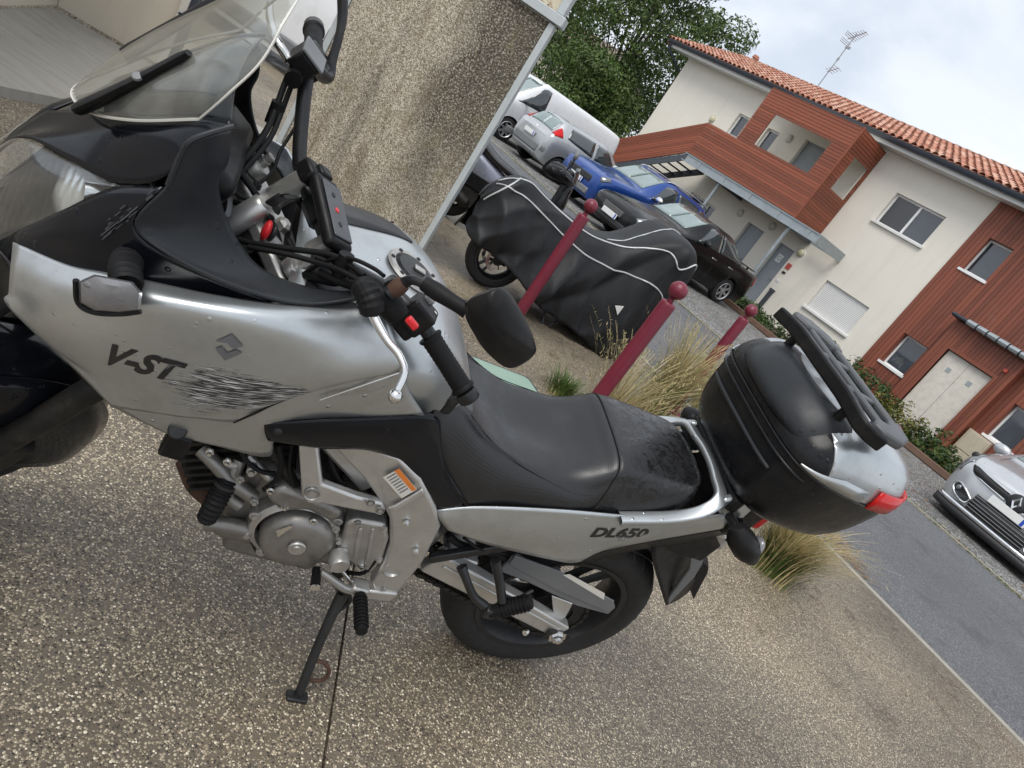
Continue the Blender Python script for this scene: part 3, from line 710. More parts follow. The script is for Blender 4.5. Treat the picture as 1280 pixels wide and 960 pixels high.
for s_ in (5.8, 6.95):
    for sd in (1, -1): p = b.at(s_, 3.75); obj('door_handle', MB().box(p[0]-.09, p[0]+.09, sd*p[1]-.02, sd*p[1]+.02, p[2]-.012, p[2]+.012), 'chrome', a, bevel=.008)
obj('boot_spoiler', MB().box(-2.28, -2.05, -.55, .55, 1.045, 1.07).box(-2.2, -2.15, -.4, -.36, .97, 1.05).box(-2.2, -2.15, .36, .4, .97, 1.05), 'paint_black', a, bevel=.01)

# blue sport utility car
ST = [(2.13, .42, .5, .62, .62, .58, .80, .4, .84, .85), (2.06, .28, .74, .82, .6, .78, .86, .55, .91, .92), (1.8, .26, .84, .89, .6, .86, .93, .58, 1.0, 1.03), (1.2, .26, .86, .905, .65, .88, 1.0, .62, 1.07, 1.10),
      (.85, .26, .86, .905, .65, .88, 1.03, .68, 1.10, 1.13), (.10, .26, .86, .905, .65, .88, 1.06, .63, 1.55, 1.60), (-.5, .26, .86, .905, .65, .88, 1.08, .64, 1.59, 1.65), (-1.3, .26, .86, .905, .65, .88, 1.10, .62, 1.56, 1.63),
      (-1.75, .28, .85, .90, .65, .87, 1.12, .60, 1.48, 1.56), (-2.02, .32, .82, .87, .65, .83, 1.05, .58, 1.1, 1.13), (-2.14, .42, .65, .76, .7, .7, .92, .45, .95, .96)]
a, b, bo = car('sport_utility_car', 'bright blue sport utility car with roof rails between hatchback and black saloon', ST, 'paint_blue', -1.05, 5.75, R(224), (1.335, -1.335), .35, 5, .22)
glasspatch('windscreen', b, [(4.12, 7), (4.12, 5.15), (4.93, 5.2), (4.93, 7)], 'screen_glass', a)
glasspatch('rear_window', b, [(8.05, 7), (8.05, 5.3), (8.9, 5.2), (8.9, 7)], 'screen_glass', a)
glasspatch('front_side_window', b, [(4.45, 4.12), (5.75, 4.12), (5.75, 4.88), (5.0, 4.88)], 'car_glass', a)
glasspatch('rear_side_window', b, [(5.88, 4.12), (7.0, 4.14), (7.0, 4.88), (5.88, 4.88)], 'car_glass', a)
glasspatch('quarter_window', b, [(7.15, 4.2), (7.85, 4.35), (7.6, 4.85), (7.15, 4.85)], 'car_glass', a)
glasspatch('headlight', b, [(.75, 3.6), (1.8, 3.85), (1.8, 4.3), (.75, 4.25)], 'lamp_clear', a)
glasspatch('tail_light', b, [(8.6, 3.5), (9.6, 3.4), (9.6, 4.0), (8.6, 4.1)], 'lamp_red', a)
obj('grille', MB().box(2.05, 2.155, -.5, .5, .62, .78), 'trim_black', a, bevel=.03); obj('skid_plate', MB().box(2.0, 2.15, -.6, .6, .34, .50), 'trim_grey', a, bevel=.03)
plate(a, 2.165, .57, 1)
mirror_pair(a, b, 4.62, 4.1, 'chrome', .115)
for sd in (1, -1): obj('roof_rail', MB().tube(cr_row([(.1, sd*.57, 1.60), (-.1, sd*.575, 1.66), (-.8, sd*.58, 1.69), (-1.5, sd*.56, 1.66), (-1.7, sd*.55, 1.58)], 16), .02, 6), 'alloy', a, smooth=60)
for q in ([(4.6, 4.05), (4.65, 3.2), (4.7, 2.3)], [(5.82, 4.05), (5.82, 3.2), (5.82, 2.3)], [(7.1, 4.05), (6.95, 3.3), (6.6, 2.4)]): seam(a, b, q)
for s_ in (5.6, 6.75):
    for sd in (1, -1): p = b.at(s_, 3.72); obj('door_handle', MB().box(p[0]-.09, p[0]+.09, sd*p[1]-.02, sd*p[1]+.02, p[2]-.014, p[2]+.014), 'paint_blue', a, bevel=.008)
glasspatch('sill_cladding', b, [(3.9, 2.0), (7.2, 2.0), (7.2, 2.5), (3.9, 2.5)], 'trim_black', a, .012)

# silver hatchback seen from behind
ST = [(2.0, .40, .45, .55, .55, .5, .66, .35, .70, .71), (1.93, .24, .70, .78, .55, .73, .74, .5, .78, .80), (1.65, .2, .80, .845, .55, .81, .83, .55, .90, .93), (1.2, .2, .82, .86, .58, .83, .90, .6, .98, 1.0),
      (.95, .2, .82, .86, .58, .84, .94, .65, 1.01, 1.03), (.15, .2, .82, .86, .58, .84, .95, .60, 1.40, 1.45), (-.4, .2, .82, .86, .58, .84, .97, .61, 1.43, 1.49), (-1.15, .2, .82, .86, .58, .84, 1.0, .58, 1.40, 1.47),
      (-1.58, .22, .82, .86, .6, .83, 1.02, .56, 1.33, 1.41), (-1.86, .27, .79, .835, .62, .79, .98, .56, 1.0, 1.03), (-1.99, .36, .65, .74, .6, .68, .86, .45, .88, .89)]
a, b, bo = car('hatchback_car', 'silver hatchback seen from behind with red tail lights beside white van', ST, 'paint_silver', -3.5, 6.0, R(44), (1.29, -1.29), .305, 9)
glasspatch('windscreen', b, [(4.12, 7), (4.12, 5.15), (4.93, 5.2), (4.93, 7)], 'screen_glass', a)
glasspatch('rear_window', b, [(8.1, 7), (8.1, 5.25), (8.88, 5.1), (8.88, 7)], 'screen_glass', a)
glasspatch('front_side_window', b, [(4.45, 4.12), (5.95, 4.12), (5.95, 4.88), (5.0, 4.88)], 'car_glass', a)
glasspatch('rear_side_window', b, [(6.1, 4.12), (7.6, 4.2), (7.35, 4.88), (6.1, 4.88)], 'car_glass', a)
glasspatch('tail_light', b, [(8.05, 4.05), (8.95, 4.0), (8.95, 4.75), (8.2, 4.75)], 'lamp_red', a, .012)
glasspatch('bumper_trim', b, [(9.2, 2.6), (9.95, 2.6), (9.95, 3.1), (9.2, 3.0)], 'trim_grey', a, .01)
obj('bumper', MB().box(-2.03, -1.9, -.62, .62, .40, .62), 'trim_grey', a, bevel=.04); plate(a, -2.035, .74, -1)
obj('badge', MB().lathe([(0, .008), (.04, .006), (.045, 0)], (-1.94, 0, .93), (-1, 0, 0), 12), 'chrome', a)
mirror_pair(a, b, 4.62, 4.1, 'paint_silver')
for q in ([(4.6, 4.05), (4.65, 3.2), (4.7, 2.3)], [(6.02, 4.05), (6.02, 3.2), (6.02, 2.3)]): seam(a, b, q)

# white panel vans
VS = [(2.42, .42, .5, .66, .65, .62, .86, .45, .92, .93), (2.35, .26, .80, .88, .65, .84, .95, .6, 1.02, 1.04), (2.1, .22, .90, .94, .65, .90, 1.05, .66, 1.14, 1.17), (1.75, .22, .92, .95, .7, .92, 1.12, .72, 1.22, 1.25),
      (1.0, .22, .92, .95, .7, .92, 1.16, .74, 1.82, 1.88), (.6, .22, .92, .95, .7, .93, 1.18, .76, 1.88, 1.95), (-.5, .22, .92, .95, .7, .93, 1.18, .78, 1.88, 1.97), (-1.6, .22, .92, .95, .7, .93, 1.18, .78, 1.88, 1.96), (-2.25, .24, .92, .95, .7, .93, 1.18, .78, 1.86, 1.93), (-2.40, .3, .86, .90, .7, .88, 1.16, .72, 1.80, 1.86)]
def van(label, loc, rz):
    a, b, bo = car('panel_van', label, VS, 'paint_white', 0, 0, rz, (1.5, -1.5), .335, 7, .21); a['category'] = 'van'; a.location = loc
    glasspatch('windscreen', b, [(3.1, 7), (3.1, 5.15), (3.95, 5.2), (3.95, 7)], 'screen_glass', a)
    glasspatch('front_side_window', b, [(3.2, 4.1), (4.85, 4.05), (4.85, 4.9), (4.05, 4.9)], 'car_glass', a)
    glasspatch('headlight', b, [(.75, 3.6), (1.9, 3.9), (1.9, 4.4), (.75, 4.3)], 'lamp_clear', a)
    glasspatch('tail_light', b, [(8.55, 3.6), (8.95, 3.6), (8.95, 4.3), (8.55, 4.3)], 'lamp_red', a)
    obj('bumper', MB().box(2.3, 2.45, -.75, .75, .34, .55), 'trim_grey', a, bevel=.04); plate(a, 2.458, .52, 1)
    mirror_pair(a, b, 3.55, 4.1, 'trim_black', .095)
    for q in ([(3.5, 4.05), (3.6, 3.2), (3.6, 2.3)], [(4.85, 4.9), (4.85, 3.2), (4.85, 2.3)], [(6.4, 4.9), (6.4, 3.2), (6.4, 2.3)]): seam(a, b, q)
    seam(a, b, [(4.9, 4.1), (6.5, 4.1), (8.4, 4.1)], 'slide_rail')
    for s_ in (4.6, 5.1):
        for sd in (1, -1): p = b.at(s_, 3.75); obj('door_handle', MB().box(p[0]-.09, p[0]+.09, sd*p[1]-.02, sd*p[1]+.02, p[2]-.014, p[2]+.014), 'trim_black', a, bevel=.008)
    glasspatch('sill_cladding', b, [(3.3, 2.0), (7.2, 2.0), (7.2, 2.5), (3.3, 2.5)], 'trim_grey', a, .012)
    return a
van('white panel van parked behind the silver hatchback near the tree', fw(-6.1, 6.1, -.008), R(224))
van('white van at the left, behind the windscreen of the nearest motorcycle', Vector((-5.15, 9.55, -.06)), R(182))

# silver people carrier, nose towards the lane
ST = [(2.17, .30, .55, .66, .55, .64, .72, .45, .80, .83), (2.10, .20, .74, .82, .55, .79, .80, .56, .87, .90), (1.85, .17, .86, .905, .55, .87, .90, .62, .98, 1.02), (1.35, .17, .88, .925, .6, .89, .99, .70, 1.08, 1.11),
      (1.1, .17, .88, .925, .6, .90, 1.02, .74, 1.12, 1.15), (.10, .17, .88, .925, .6, .90, 1.03, .66, 1.53, 1.58), (-.5, .17, .88, .925, .6, .90, 1.05, .66, 1.57, 1.64), (-1.3, .17, .88, .925, .6, .90, 1.06, .63, 1.54, 1.62),
      (-1.8, .2, .87, .92, .6, .89, 1.07, .6, 1.45, 1.53), (-2.05, .27, .84, .88, .6, .84, 1.0, .58, 1.05, 1.08), (-2.17, .36, .65, .76, .6, .7, .88, .45, .91, .92)]
a, b, bo = car('people_carrier', 'silver people carrier with black grille and diamond badge facing the lane', ST, 'paint_silver_clean', 10.12, 5.5, R(224), (1.34, -1.36), .32, 5)
glasspatch('windscreen', b, [(4.12, 7), (4.12, 5.15), (4.93, 5.2), (4.93, 7)], 'screen_glass', a)
glasspatch('rear_window', b, [(8.05, 7), (8.05, 5.3), (8.9, 5.2), (8.9, 7)], 'screen_glass', a)
glasspatch('front_side_window', b, [(4.35, 4.12), (5.85, 4.12), (5.85, 4.88), (5.0, 4.88)], 'car_glass', a)
glasspatch('rear_side_window', b, [(5.98, 4.12), (7.4, 4.14), (7.4, 4.88), (5.98, 4.88)], 'car_glass', a)
glasspatch('headlight', b, [(.72, 3.3), (1.5, 3.45), (2.4, 4.5), (.95, 4.3)], 'lamp_clear', a, .010)
for sd in (1, -1):
    pts = b.patch([(1.35, 3.9), (1.95, 4.05), (1.95, 4.3), (1.35, 4.2)], .014, 6, 5, sd); c_ = Vector(pts[2][3])
    obj('lamp_unit', MB().sphere(c_, .05, 12, 8, (.5, 1, 1)), 'trim_black', a, smooth=60)
FX = ((-.70, 2.135), (-.6, 2.178), (-.4, 2.188), (-.2, 2.194), (0, 2.196), (.2, 2.194), (.4, 2.188), (.6, 2.178), (.70, 2.135))
def frontgrid(z0, z1, dx=0., ymax=.7, zc=0.): return MB().grid([[(x+dx, y, z+zc*(y/.7)**2) for y, x in FX if abs(y) <= ymax] for z in (z0, (z0+z1)/2, z1)])
obj('grille_band', frontgrid(.685, .775, .0, .7, .035), 'trim_black', a, solid=.02, smooth=50, off=0)
for zz in (.785, .675):
    for sd in (1, -1): obj('chrome_strip', MB().tube(cr_row([(2.155, sd*.66, zz+.035), (2.198, sd*.42, zz+.012), (2.208, sd*.13, zz)], 10), .010, 6), 'chrome', a)
bd = obj('badge_plinth', MB().lathe([(0, .03), (.10, .028), (.125, .01), (.125, -.02)], (2.19, 0, .735), (1, 0, 0), 24), 'trim_black', a, smooth=50)
dm = MB(); A_ = [(0, .105), (.068, 0), (0, -.105), (-.068, 0)]; I_ = [(0, .052), (.030, 0), (0, -.052), (-.030, 0)]
vs = [(2.222, y, .735+z) for y, z in A_]+[(2.222, y, .735+z) for y, z in I_]+[(2.24, y*.8, .735+z*.8) for y, z in A_]
dm.add(vs, [(0, 1, 9, 8), (1, 2, 10, 9), (2, 3, 11, 10), (3, 0, 8, 11), (8, 9, 5, 4), (9, 10, 6, 5), (10, 11, 7, 6), (11, 8, 4, 7)]); obj('diamond_badge', dm, 'chrome', bd)
lg = obj('lower_grille', frontgrid(.29, .52, .0, .5), 'trim_black', a, solid=.02, smooth=50, off=0)
for k in range(5): obj('grille_bar', MB().tube([(x+.014, y, .315+k*.045) for y, x in FX if abs(y) < .5], .006, 4), 'trim_grey', lg)
LX = ((-.885, 1.86), (-.84, 2.02), (-.74, 2.13), (-.6, 2.19), (-.3, 2.205), (0, 2.212), (.3, 2.205), (.6, 2.19), (.74, 2.13), (.84, 2.02), (.885, 1.86))
obj('bumper_lip', MB().grid([[(x, y, z) for y, x in LX] for z in (.215, .265)]), 'chrome', a, solid=.012, smooth=50, off=0)
obj('bumper_skirt', MB().grid([[(x-.01, y, z) for y, x in LX] for z in (.10, .21)]), 'trim_black', a, solid=.012, smooth=50, off=0)
for sd in (1, -1):
    q = [(.42, .41), (.55, .475), (.66, .505), (.71, .47), (.69, .39), (.56, .325), (.44, .325)]
    def fx(y): return float(np.interp(y, [t[0] for t in FX], [t[1] for t in FX]))+.012
    P_ = [Vector((fx(y), y*sd, z)) for y, z in q]
    f = obj('fog_recess', MB().prism(P_, (-.03, 0, 0)), 'trim_black', a); obj('fog_surround', MB().tube(cr_row(P_+[P_[0]], 30), .014, 6), 'chrome', f, smooth=60)
    obj('fog_lamp', MB().sphere((fx(.63)+.005, sd*.63, .44), .035, 10, 6, (.5, 1, 1)), 'lamp_clear', f, smooth=60)
plate(a, 2.222, .585, 1)
mirror_pair(a, b, 4.5, 4.12, 'paint_silver_clean', .12)
obj('wiper', MB().tube([(1.06, .55, 1.13), (.85, -.1, 1.28)], .008, 5), 'trim_black', a); seam(a, b, [(1.3, 4.7), (2.5, 5.0), (4.0, 5.1)], 'bonnet_seam')
for q in ([(4.4, 4.05), (4.5, 3.2), (4.5, 2.3)], [(5.92, 4.05), (5.92, 3.2), (5.92, 2.3)]): seam(a, b, q)
# ------------------------------------------------------------------ the touring motorcycle (local: x forward, y left, z up)
BO = Vector((.4021, 1.9191, 0)); BPSI, BLEAN = 3.66955, .19845
_ex = Vector((math.cos(BPSI), math.sin(BPSI), 0)); _e0 = Vector((-math.sin(BPSI), math.cos(BPSI), 0)); _z = Vector((0, 0, 1))
_ez = _z*math.cos(BLEAN)+_e0*math.sin(BLEAN); _ey = _e0*math.cos(BLEAN)-_z*math.sin(BLEAN)
BMAT = Matrix((_ex, _ey, _ez)).transposed(); BINV = BMAT.transposed()
MO = bpy.data.objects.new('touring_motorcycle', None); MO.matrix_world = Matrix.Translation(BO) @ BMAT.to_4x4(); put(MO)
tag(MO, 'silver and black touring motorcycle with scraped fairing and top case on its side stand', 'motorcycle')
EYE = BINV @ (Vector((0, 0, CAM_H))-BO)
def bray(u, v): return BINV @ (CR @ Vector(((u-640)/888, -(v-480)/888, -1)))
def P(u, v, y):
    """point of the machine in its own frame: seen at (u, v) of the photograph, y metres left of its centre plane"""
    k = bray(u, v); return EYE+k*((y-EYE.y)/k.y)
def PX(pts, dy=0.): return [P(u, v, y+dy) for u, v, y in pts]
def flip(pts): return [(p[0], -p[1], p[2]) for p in pts]
MATS_ = {}
def m_silver(name, scuff=False):
    s = NT(name); v = s.coord(); fl = s.noise(v, 1400, 1)
    c = s.mix(fl, (.45, .475, .485), (.55, .575, .585))
    vo = s.n('ShaderNodeTexVoronoi', {'Vector': v, 'Scale': 60.}); rv = s.n('ShaderNodeSeparateColor', {'Color': vo.outputs['Color']})
    keep = s.math('GREATER_THAN', rv.outputs[0], .5); rad = s.math('MULTIPLY', rv.outputs[1], .26)
    clus = s.ramp(s.noise(v, 7, 3), [(.42, 0.), (.6, 1.)])
    hgt = s.math('MULTIPLY', s.math('MULTIPLY', s.math('SUBTRACT', 1., s.math('DIVIDE', vo.outputs['Distance'], s.math('ADD', rad, .03)), True), keep), clus)
    grime = s.ramp(s.noise(v, 11, 7, .7), [(.48, 0.), (.8, .35)]); c = s.mix(grime, c, (.17, .16, .145))
    met, rgh = .82, .35
    if scuff:
        cx = P(306, 488, .27); _sd = P(400, 486, .262)-P(215, 464, .28); sx = s.n('ShaderNodeSeparateXYZ', {'Vector': v})
        dx = s.math('SUBTRACT', sx.outputs[0], cx.x); dz = s.math('SUBTRACT', sx.outputs[2], cx.z)
        ang = math.atan2(_sd.z, _sd.x)                  # the scrape runs along this slope of the panel
        a = s.math('ADD', s.math('MULTIPLY', dx, math.cos(ang)), s.math('MULTIPLY', dz, math.sin(ang)))
        b = s.math('SUBTRACT', s.math('MULTIPLY', dz, math.cos(ang)), s.math('MULTIPLY', dx, math.sin(ang)))
        w = s.n('ShaderNodeCombineXYZ', {'X': a, 'Y': b})
        st1 = s.n('ShaderNodeTexNoise', {'Vector': s.n('ShaderNodeMapping', {'Vector': w.outputs[0], 'Scale': (14, 260, 1)}).outputs[0], 'Scale': 1., 'Detail': 4., 'Roughness': .65}).outputs['Fac']
        st2 = s.n('ShaderNodeTexNoise', {'Vector': s.n('ShaderNodeMapping', {'Vector': w.outputs[0], 'Scale': (24, 430, 1)}).outputs[0], 'Scale': 1., 'Detail': 2.}).outputs['Fac']
        ea = s.math('DIVIDE', a, .112); hh_ = s.math('MAXIMUM', s.math('ADD', .050, s.math('MULTIPLY', ea, -.030)), .012)
        eb = s.math('DIVIDE', s.math('ADD', b, s.math('MULTIPLY', a, .10)), hh_)
        r2_ = s.math('ADD', s.math('MULTIPLY', ea, ea), s.math('MULTIPLY', eb, eb))
        rag = s.math('ADD', s.math('MULTIPLY', s.math('SUBTRACT', st1, .5), 2.2), s.math('MULTIPLY', s.math('SUBTRACT', s.noise(v, 30, 5, .7), .5), 2.4))
        r2n = s.math('ADD', r2_, rag)
        zone = s.ramp(r2n, [(.55, 1.), (1.15, 0.)])
        blk = s.math('MULTIPLY', s.ramp(s.math('ADD', r2_, s.math('MULTIPLY', rag, 1.1)), [(.45, 1.), (.9, 0.)]), s.ramp(s.n('ShaderNodeTexNoise', {'Vector': s.n('ShaderNodeMapping', {'Vector': w.outputs[0], 'Scale': (20, 120, 1), 'Location': (3., 1., 0)}).outputs[0], 'Scale': 1., 'Detail': 5., 'Roughness': .7}).outputs['Fac'], [(.33, 0.), (.44, .97)]))
        white = s.math('MULTIPLY', zone, s.ramp(st2, [(.52, 0.), (.60, 1.)]))
        fray = s.math('MULTIPLY', s.ramp(r2n, [(.6, 1.), (2.8, 0.)]), s.ramp(st2, [(.60, 0.), (.66, 1.)]))
        white = s.math('MAXIMUM', white, s.math('MULTIPLY', fray, .7))
        c = s.mix(s.math('MULTIPLY', zone, .55), c, (.07, .072, .075)); c = s.mix(blk, c, (.018, .018, .02)); c = s.mix(white, c, s.ramp(st1, [(.35, .55), (.65, .85)]))
        met = s.mix(s.math('MAXIMUM', white, blk), (.82, .82, .82), (.0, .0, .0)); rgh = s.mix(s.math('MAXIMUM', white, blk), (.35, .35, .35), (.7, .7, .7))
        s.set(Base_Color=c, Metallic=met, Roughness=rgh, Coat=.35); s.bump(s.math('ADD', hgt, s.math('MULTIPLY', s.math('MAXIMUM', white, blk), s.math('MULTIPLY', st2, -.8))), .6, .003)
    else:
        s.set(Base_Color=c, Metallic=met, Roughness=rgh, Coat=.35); s.bump(hgt, .8, .006)
    s.p.inputs['Coat Roughness'].default_value = .1
m_silver('bike_silver'); m_silver('bike_silver_scraped', True)
pm('gloss_black', (.006, .007, .010), .14, 0, var=.2, spec=.28, drops=True)
pm('satin_charcoal', (.022, .024, .027), .38, 0, var=.18, spec=.25, scale=9, bump=.12, bscale=500, bdist=.0006, drops=True)
pm('black_plastic', (.008, .008, .009), .38, 0, var=.3, spec=.2, scale=12, bump=.15, bscale=420, bdist=.0007, dirt=.12)
pm('case_black', (.007, .0075, .009), .30, 0, var=.3, spec=.25, scale=9, bump=.12, bscale=600, bdist=.0006, drops=True, dirt=.10)
pm('rack_plastic', (.075, .078, .083), .5, 0, var=.2, scale=14, bump=.1, bscale=400, bdist=.0006)
pm('cast_aluminium', (.46, .45, .43), .40, .75, var=.22, scale=12, bump=.25, bscale=160, bdist=.001, dirt=.35)
pm('frame_aluminium', (.58, .575, .56), .38, .75, var=.12, scale=8, bump=.12, bscale=200, bdist=.0008, dirt=.22)
pm('engine_grey', (.25, .24, .225), .42, .65, var=.3, scale=14, bump=.3, bscale=120, bdist=.0015, dirt=.45)
pm('engine_dark', (.016, .016, .016), .55, .3, spec=.35, var=.4, scale=10, bump=.3, dirt=.4)
pm('polished', (.72, .72, .71), .2, 1., var=.08)
pm('rubber', (.008, .008, .0085), .58, 0, spec=.2, var=.3, scale=20, bump=.2, bscale=200, bdist=.0008)
pm('steel_black', (.025, .026, .028), .38, .4, var=.35, scale=12, dirt=.2)
pm('rust', (.085, .045, .030), .75, .3, var=.5, scale=40)
pm('red_plastic', (.62, .02, .025), .35, 0, var=.06)
pm('decal_grey', (.17, .175, .19), .45, .2); pm('decal_black', (.012, .012, .014), .4)
pm('label_white', (.72, .70, .64), .5, var=.15, scale=60); pm('label_orange', (.75, .22, .04), .5)
def m_seat():
    s = NT('seat_vinyl'); v = s.coord()
    vo = s.n('ShaderNodeTexVoronoi', {'Vector': v, 'Scale': 290., 'Randomness': .12})
    c = s.mix(s.noise(v, 7, 5), (.006, .006, .0065), (.012, .012, .013)); wet = s.noise(v, 14, 5, .7)
    s.set(Base_Color=c, Roughness=s.ramp(wet, [(.4, .42), (.65, .27)]), Spec=.62)
    s.bump(s.ramp(vo.outputs['Distance'], [(.1, 1.), (.55, 0.)]), .22, .0010)
    t = NT('pillion_vinyl'); v = t.coord(); w = t.noise(v, 42, 5, .65, .6)
    c = t.mix(t.noise(v, 7, 5), (.006, .006, .0065), (.014, .014, .015))
    t.set(Base_Color=c, Roughness=t.ramp(w, [(.45, .44), (.6, .12)]), Spec=.6); t.bump(t.ramp(t.noise(v, 70, 3, .6), [(.55, 0.), (.66, 1.)]), .25, .0016)
m_seat()
def m_clear(name, tint, rough, haze_):
    s = NT(name); v = s.coord()
    tr = s.n('ShaderNodeBsdfTransparent', {'Color': (*tint, 1)})
    fac = s.n('ShaderNodeLayerWeight', {'Blend': .5}).outputs['Facing']
    fr = s.math('ADD', .05, s.math('MULTIPLY', s.math('POWER', fac, 4.), .8))
    dirt = s.ramp(s.noise(v, 7, 7, .7, .5), [(.38, haze_*.3), (.72, haze_*1.8)])
    gl = s.n('ShaderNodeBsdfGlossy', {'Color': (.9, .9, .9, 1), 'Roughness': rough}); df = s.n('ShaderNodeBsdfDiffuse', {'Color': (.50, .50, .46, 1)})
    mxa = s.n('ShaderNodeMixShader', {0: dirt, 1: tr.outputs[0], 2: df.outputs[0]})
    mxb = s.n('ShaderNodeMixShader', {0: fr, 1: mxa.outputs[0], 2: gl.outputs[0]}); s.t.links.new(mxb.outputs[0], s.out.inputs[0])
m_clear('clear_screen', (.93, .94, .92), .04, .11); m_clear('clear_lens', (.97, .98, .98), .03, .03)
pm('smoke_lens', (.20, .20, .21), .16, 0, var=.3, scale=40, coat=.7, drops=True)

BVH = {}
def keepbvh(name, mb):
    BVH[name] = BVHTree.FromPolygons([Vector(q) for q in mb.v], mb.f)
def cast(name, u, v, lift=.001):
    lift += .0048
    k = bray(u, v).normalized(); hit = BVH[name].ray_cast(EYE, k)
    return None if hit[0] is None else hit[0]-k*lift
def skin(name, rows, mat, nu=28, nv=16, solid=.004, both=True, key=None, sub=0, parent=None):
    """panel through control rows, and its twin on the other side"""
    g = patch(rows, nu, nv); m = MB().grid(g); 
    if key: keepbvh(key, m)
    a = obj(name, m, mat, parent or MO, smooth=60, solid=solid, off=0)
    if both:
        def low(p):
            k_ = min(1., max(0., (1.17-p[0])/.12)) if name in ('side_fairing', 'inner_cowl', 'lower_cover') else 0.
            return (p[0], -p[1]*(1-.10*k_), p[2]-.09*k_)
        m2 = MB().grid([[low(p) for p in r] for r in g]); obj(name, m2, mat if mat != 'bike_silver_scraped' else 'bike_silver', parent or MO, smooth=60, solid=solid, off=0)
    return a
def tubeP(name, pts, r, mat, n=8, res=0, parent=None, smooth=60):
    q = [Vector(p) for p in pts]
    if res: q = [Vector(p) for p in cr_row(q, res)]
    if isinstance(r, (list, tuple)) and res: r = [float(x[0]) for x in cr_row([(x,) for x in r], res)]
    return obj(name, MB().tube(q, r, n), mat, parent or MO, smooth=smooth)

# ---- wheels
def bike_wheel(name, r, rim_r, wt, spokes, M, disc_r, parent=MO):
    t = r-rim_r; pr = []
    for k in range(13):
        a = -math.pi*.5+math.pi*k/12; pr.append((rim_r+t*(.25+.75*max(0, math.cos(a))**.7), math.sin(a)*wt/2))
    prof = [(rim_r-.005, -wt*.36)]+pr+[(rim_r-.005, wt*.36)]
    w = obj(name, MB().lathe(prof, (0, 0, 0), (0, 1, 0), 64), None, parent, smooth=60); w.data.materials.append(MATS['tyre_rubber']); w.matrix_local = M
    # tread grooves
    g = MB(); n = 34
    for k in range(n):
        for sd in (1, -1):
            pts = []
            for j in range(5):
                a = 2*math.pi*(k+.25*(sd > 0)+j*.16)/n; q = .15+.2*j; yy = sd*q*wt/2*.9
                rr = rim_r+t*(.25+.75*max(0, math.cos(math.asin(min(1, q*.9))))**.7)-.0012
                pts.append((math.cos(a)*rr, yy, math.sin(a)*rr))
            g.tube(pts, .0024, 4)
    obj('tread', g, 'black_void', w)
    m = MB().lathe([(rim_r+.004, -wt*.42), (rim_r+.004, -wt*.34), (rim_r-.02, -wt*.30), (rim_r-.03, 0), (rim_r-.02, wt*.30), (rim_r+.004, wt*.34), (rim_r+.004, wt*.42), (rim_r-.012, wt*.40), (rim_r-.035, .02), (rim_r-.035, -.02), (rim_r-.012, -wt*.40)], (0, 0, 0), (0, 1, 0), 56, closed=True)
    for k in range(spokes):
        a = 2*math.pi*k/spokes; d = Vector((math.cos(a), 0, math.sin(a))); e = Vector((-d.z, 0, d.x))
        for q in (-1, 1):
            p0 = d*.04+e*q*.02; p1 = d*(rim_r-.02)+e*q*.038
            m.tube([p0, (p0+p1)/2, p1], [.018, .013, .015], 6)
    m.lathe([(0, -.06), (.05, -.06), (.055, 0), (.05, .06), (0, .06)], (0, 0, 0), (0, 1, 0), 20)
    obj('rim', m, 'steel_black', w, smooth=40)
    for sd in ((1, -1) if disc_r[1] else (-1,)):
        ds = MB().lathe([(disc_r[0], sd*.063), (disc_r[0], sd*.067), (disc_r[0]*.72, sd*.067), (disc_r[0]*.72, sd*.063)], (0, 0, 0), (0, 1, 0), 40, closed=True)
        for k in range(6):
            a = 2*math.pi*k/6; ds.tube([(math.cos(a)*.05, sd*.06, math.sin(a)*.05), (math.cos(a)*disc_r[0]*.74, sd*.065, math.sin(a)*disc_r[0]*.74)], .008, 5)
        obj('brake_disc', ds, 'polished', w, smooth=40)
    return w
rw = bike_wheel('rear_wheel', .322, .222, .155, 3, Matrix.Translation((-.005, 0, .322)), (.13, False))
sp = MB().lathe([(.10, .075), (.103, .08), (.10, .085), (.06, .085), (.06, .075)], (0, 0, 0), (0, 1, 0), 40, closed=True); obj('sprocket', sp, 'engine_dark', rw)

# ---- steering frame: origin at the top yoke
SO = Vector((1.150, 0, 1.043)); RK, TH = R(26), R(36.1)
SA = Vector((-math.sin(RK), 0, math.cos(RK))); SF0 = Vector((math.cos(RK), 0, math.sin(RK)))
SFv = SF0*math.cos(TH)+Vector((0, 1, 0))*math.sin(TH); SLv = -SF0*math.sin(TH)+Vector((0, 1, 0))*math.cos(TH)
def S(f, l, a): return SO+SFv*f+SLv*l+SA*a
FA = -.80                                         # front axle along the steering axis
fwM = Matrix((SFv, SLv, SA)).transposed().to_4x4(); fwM.translation = S(.085, 0, FA+.0)
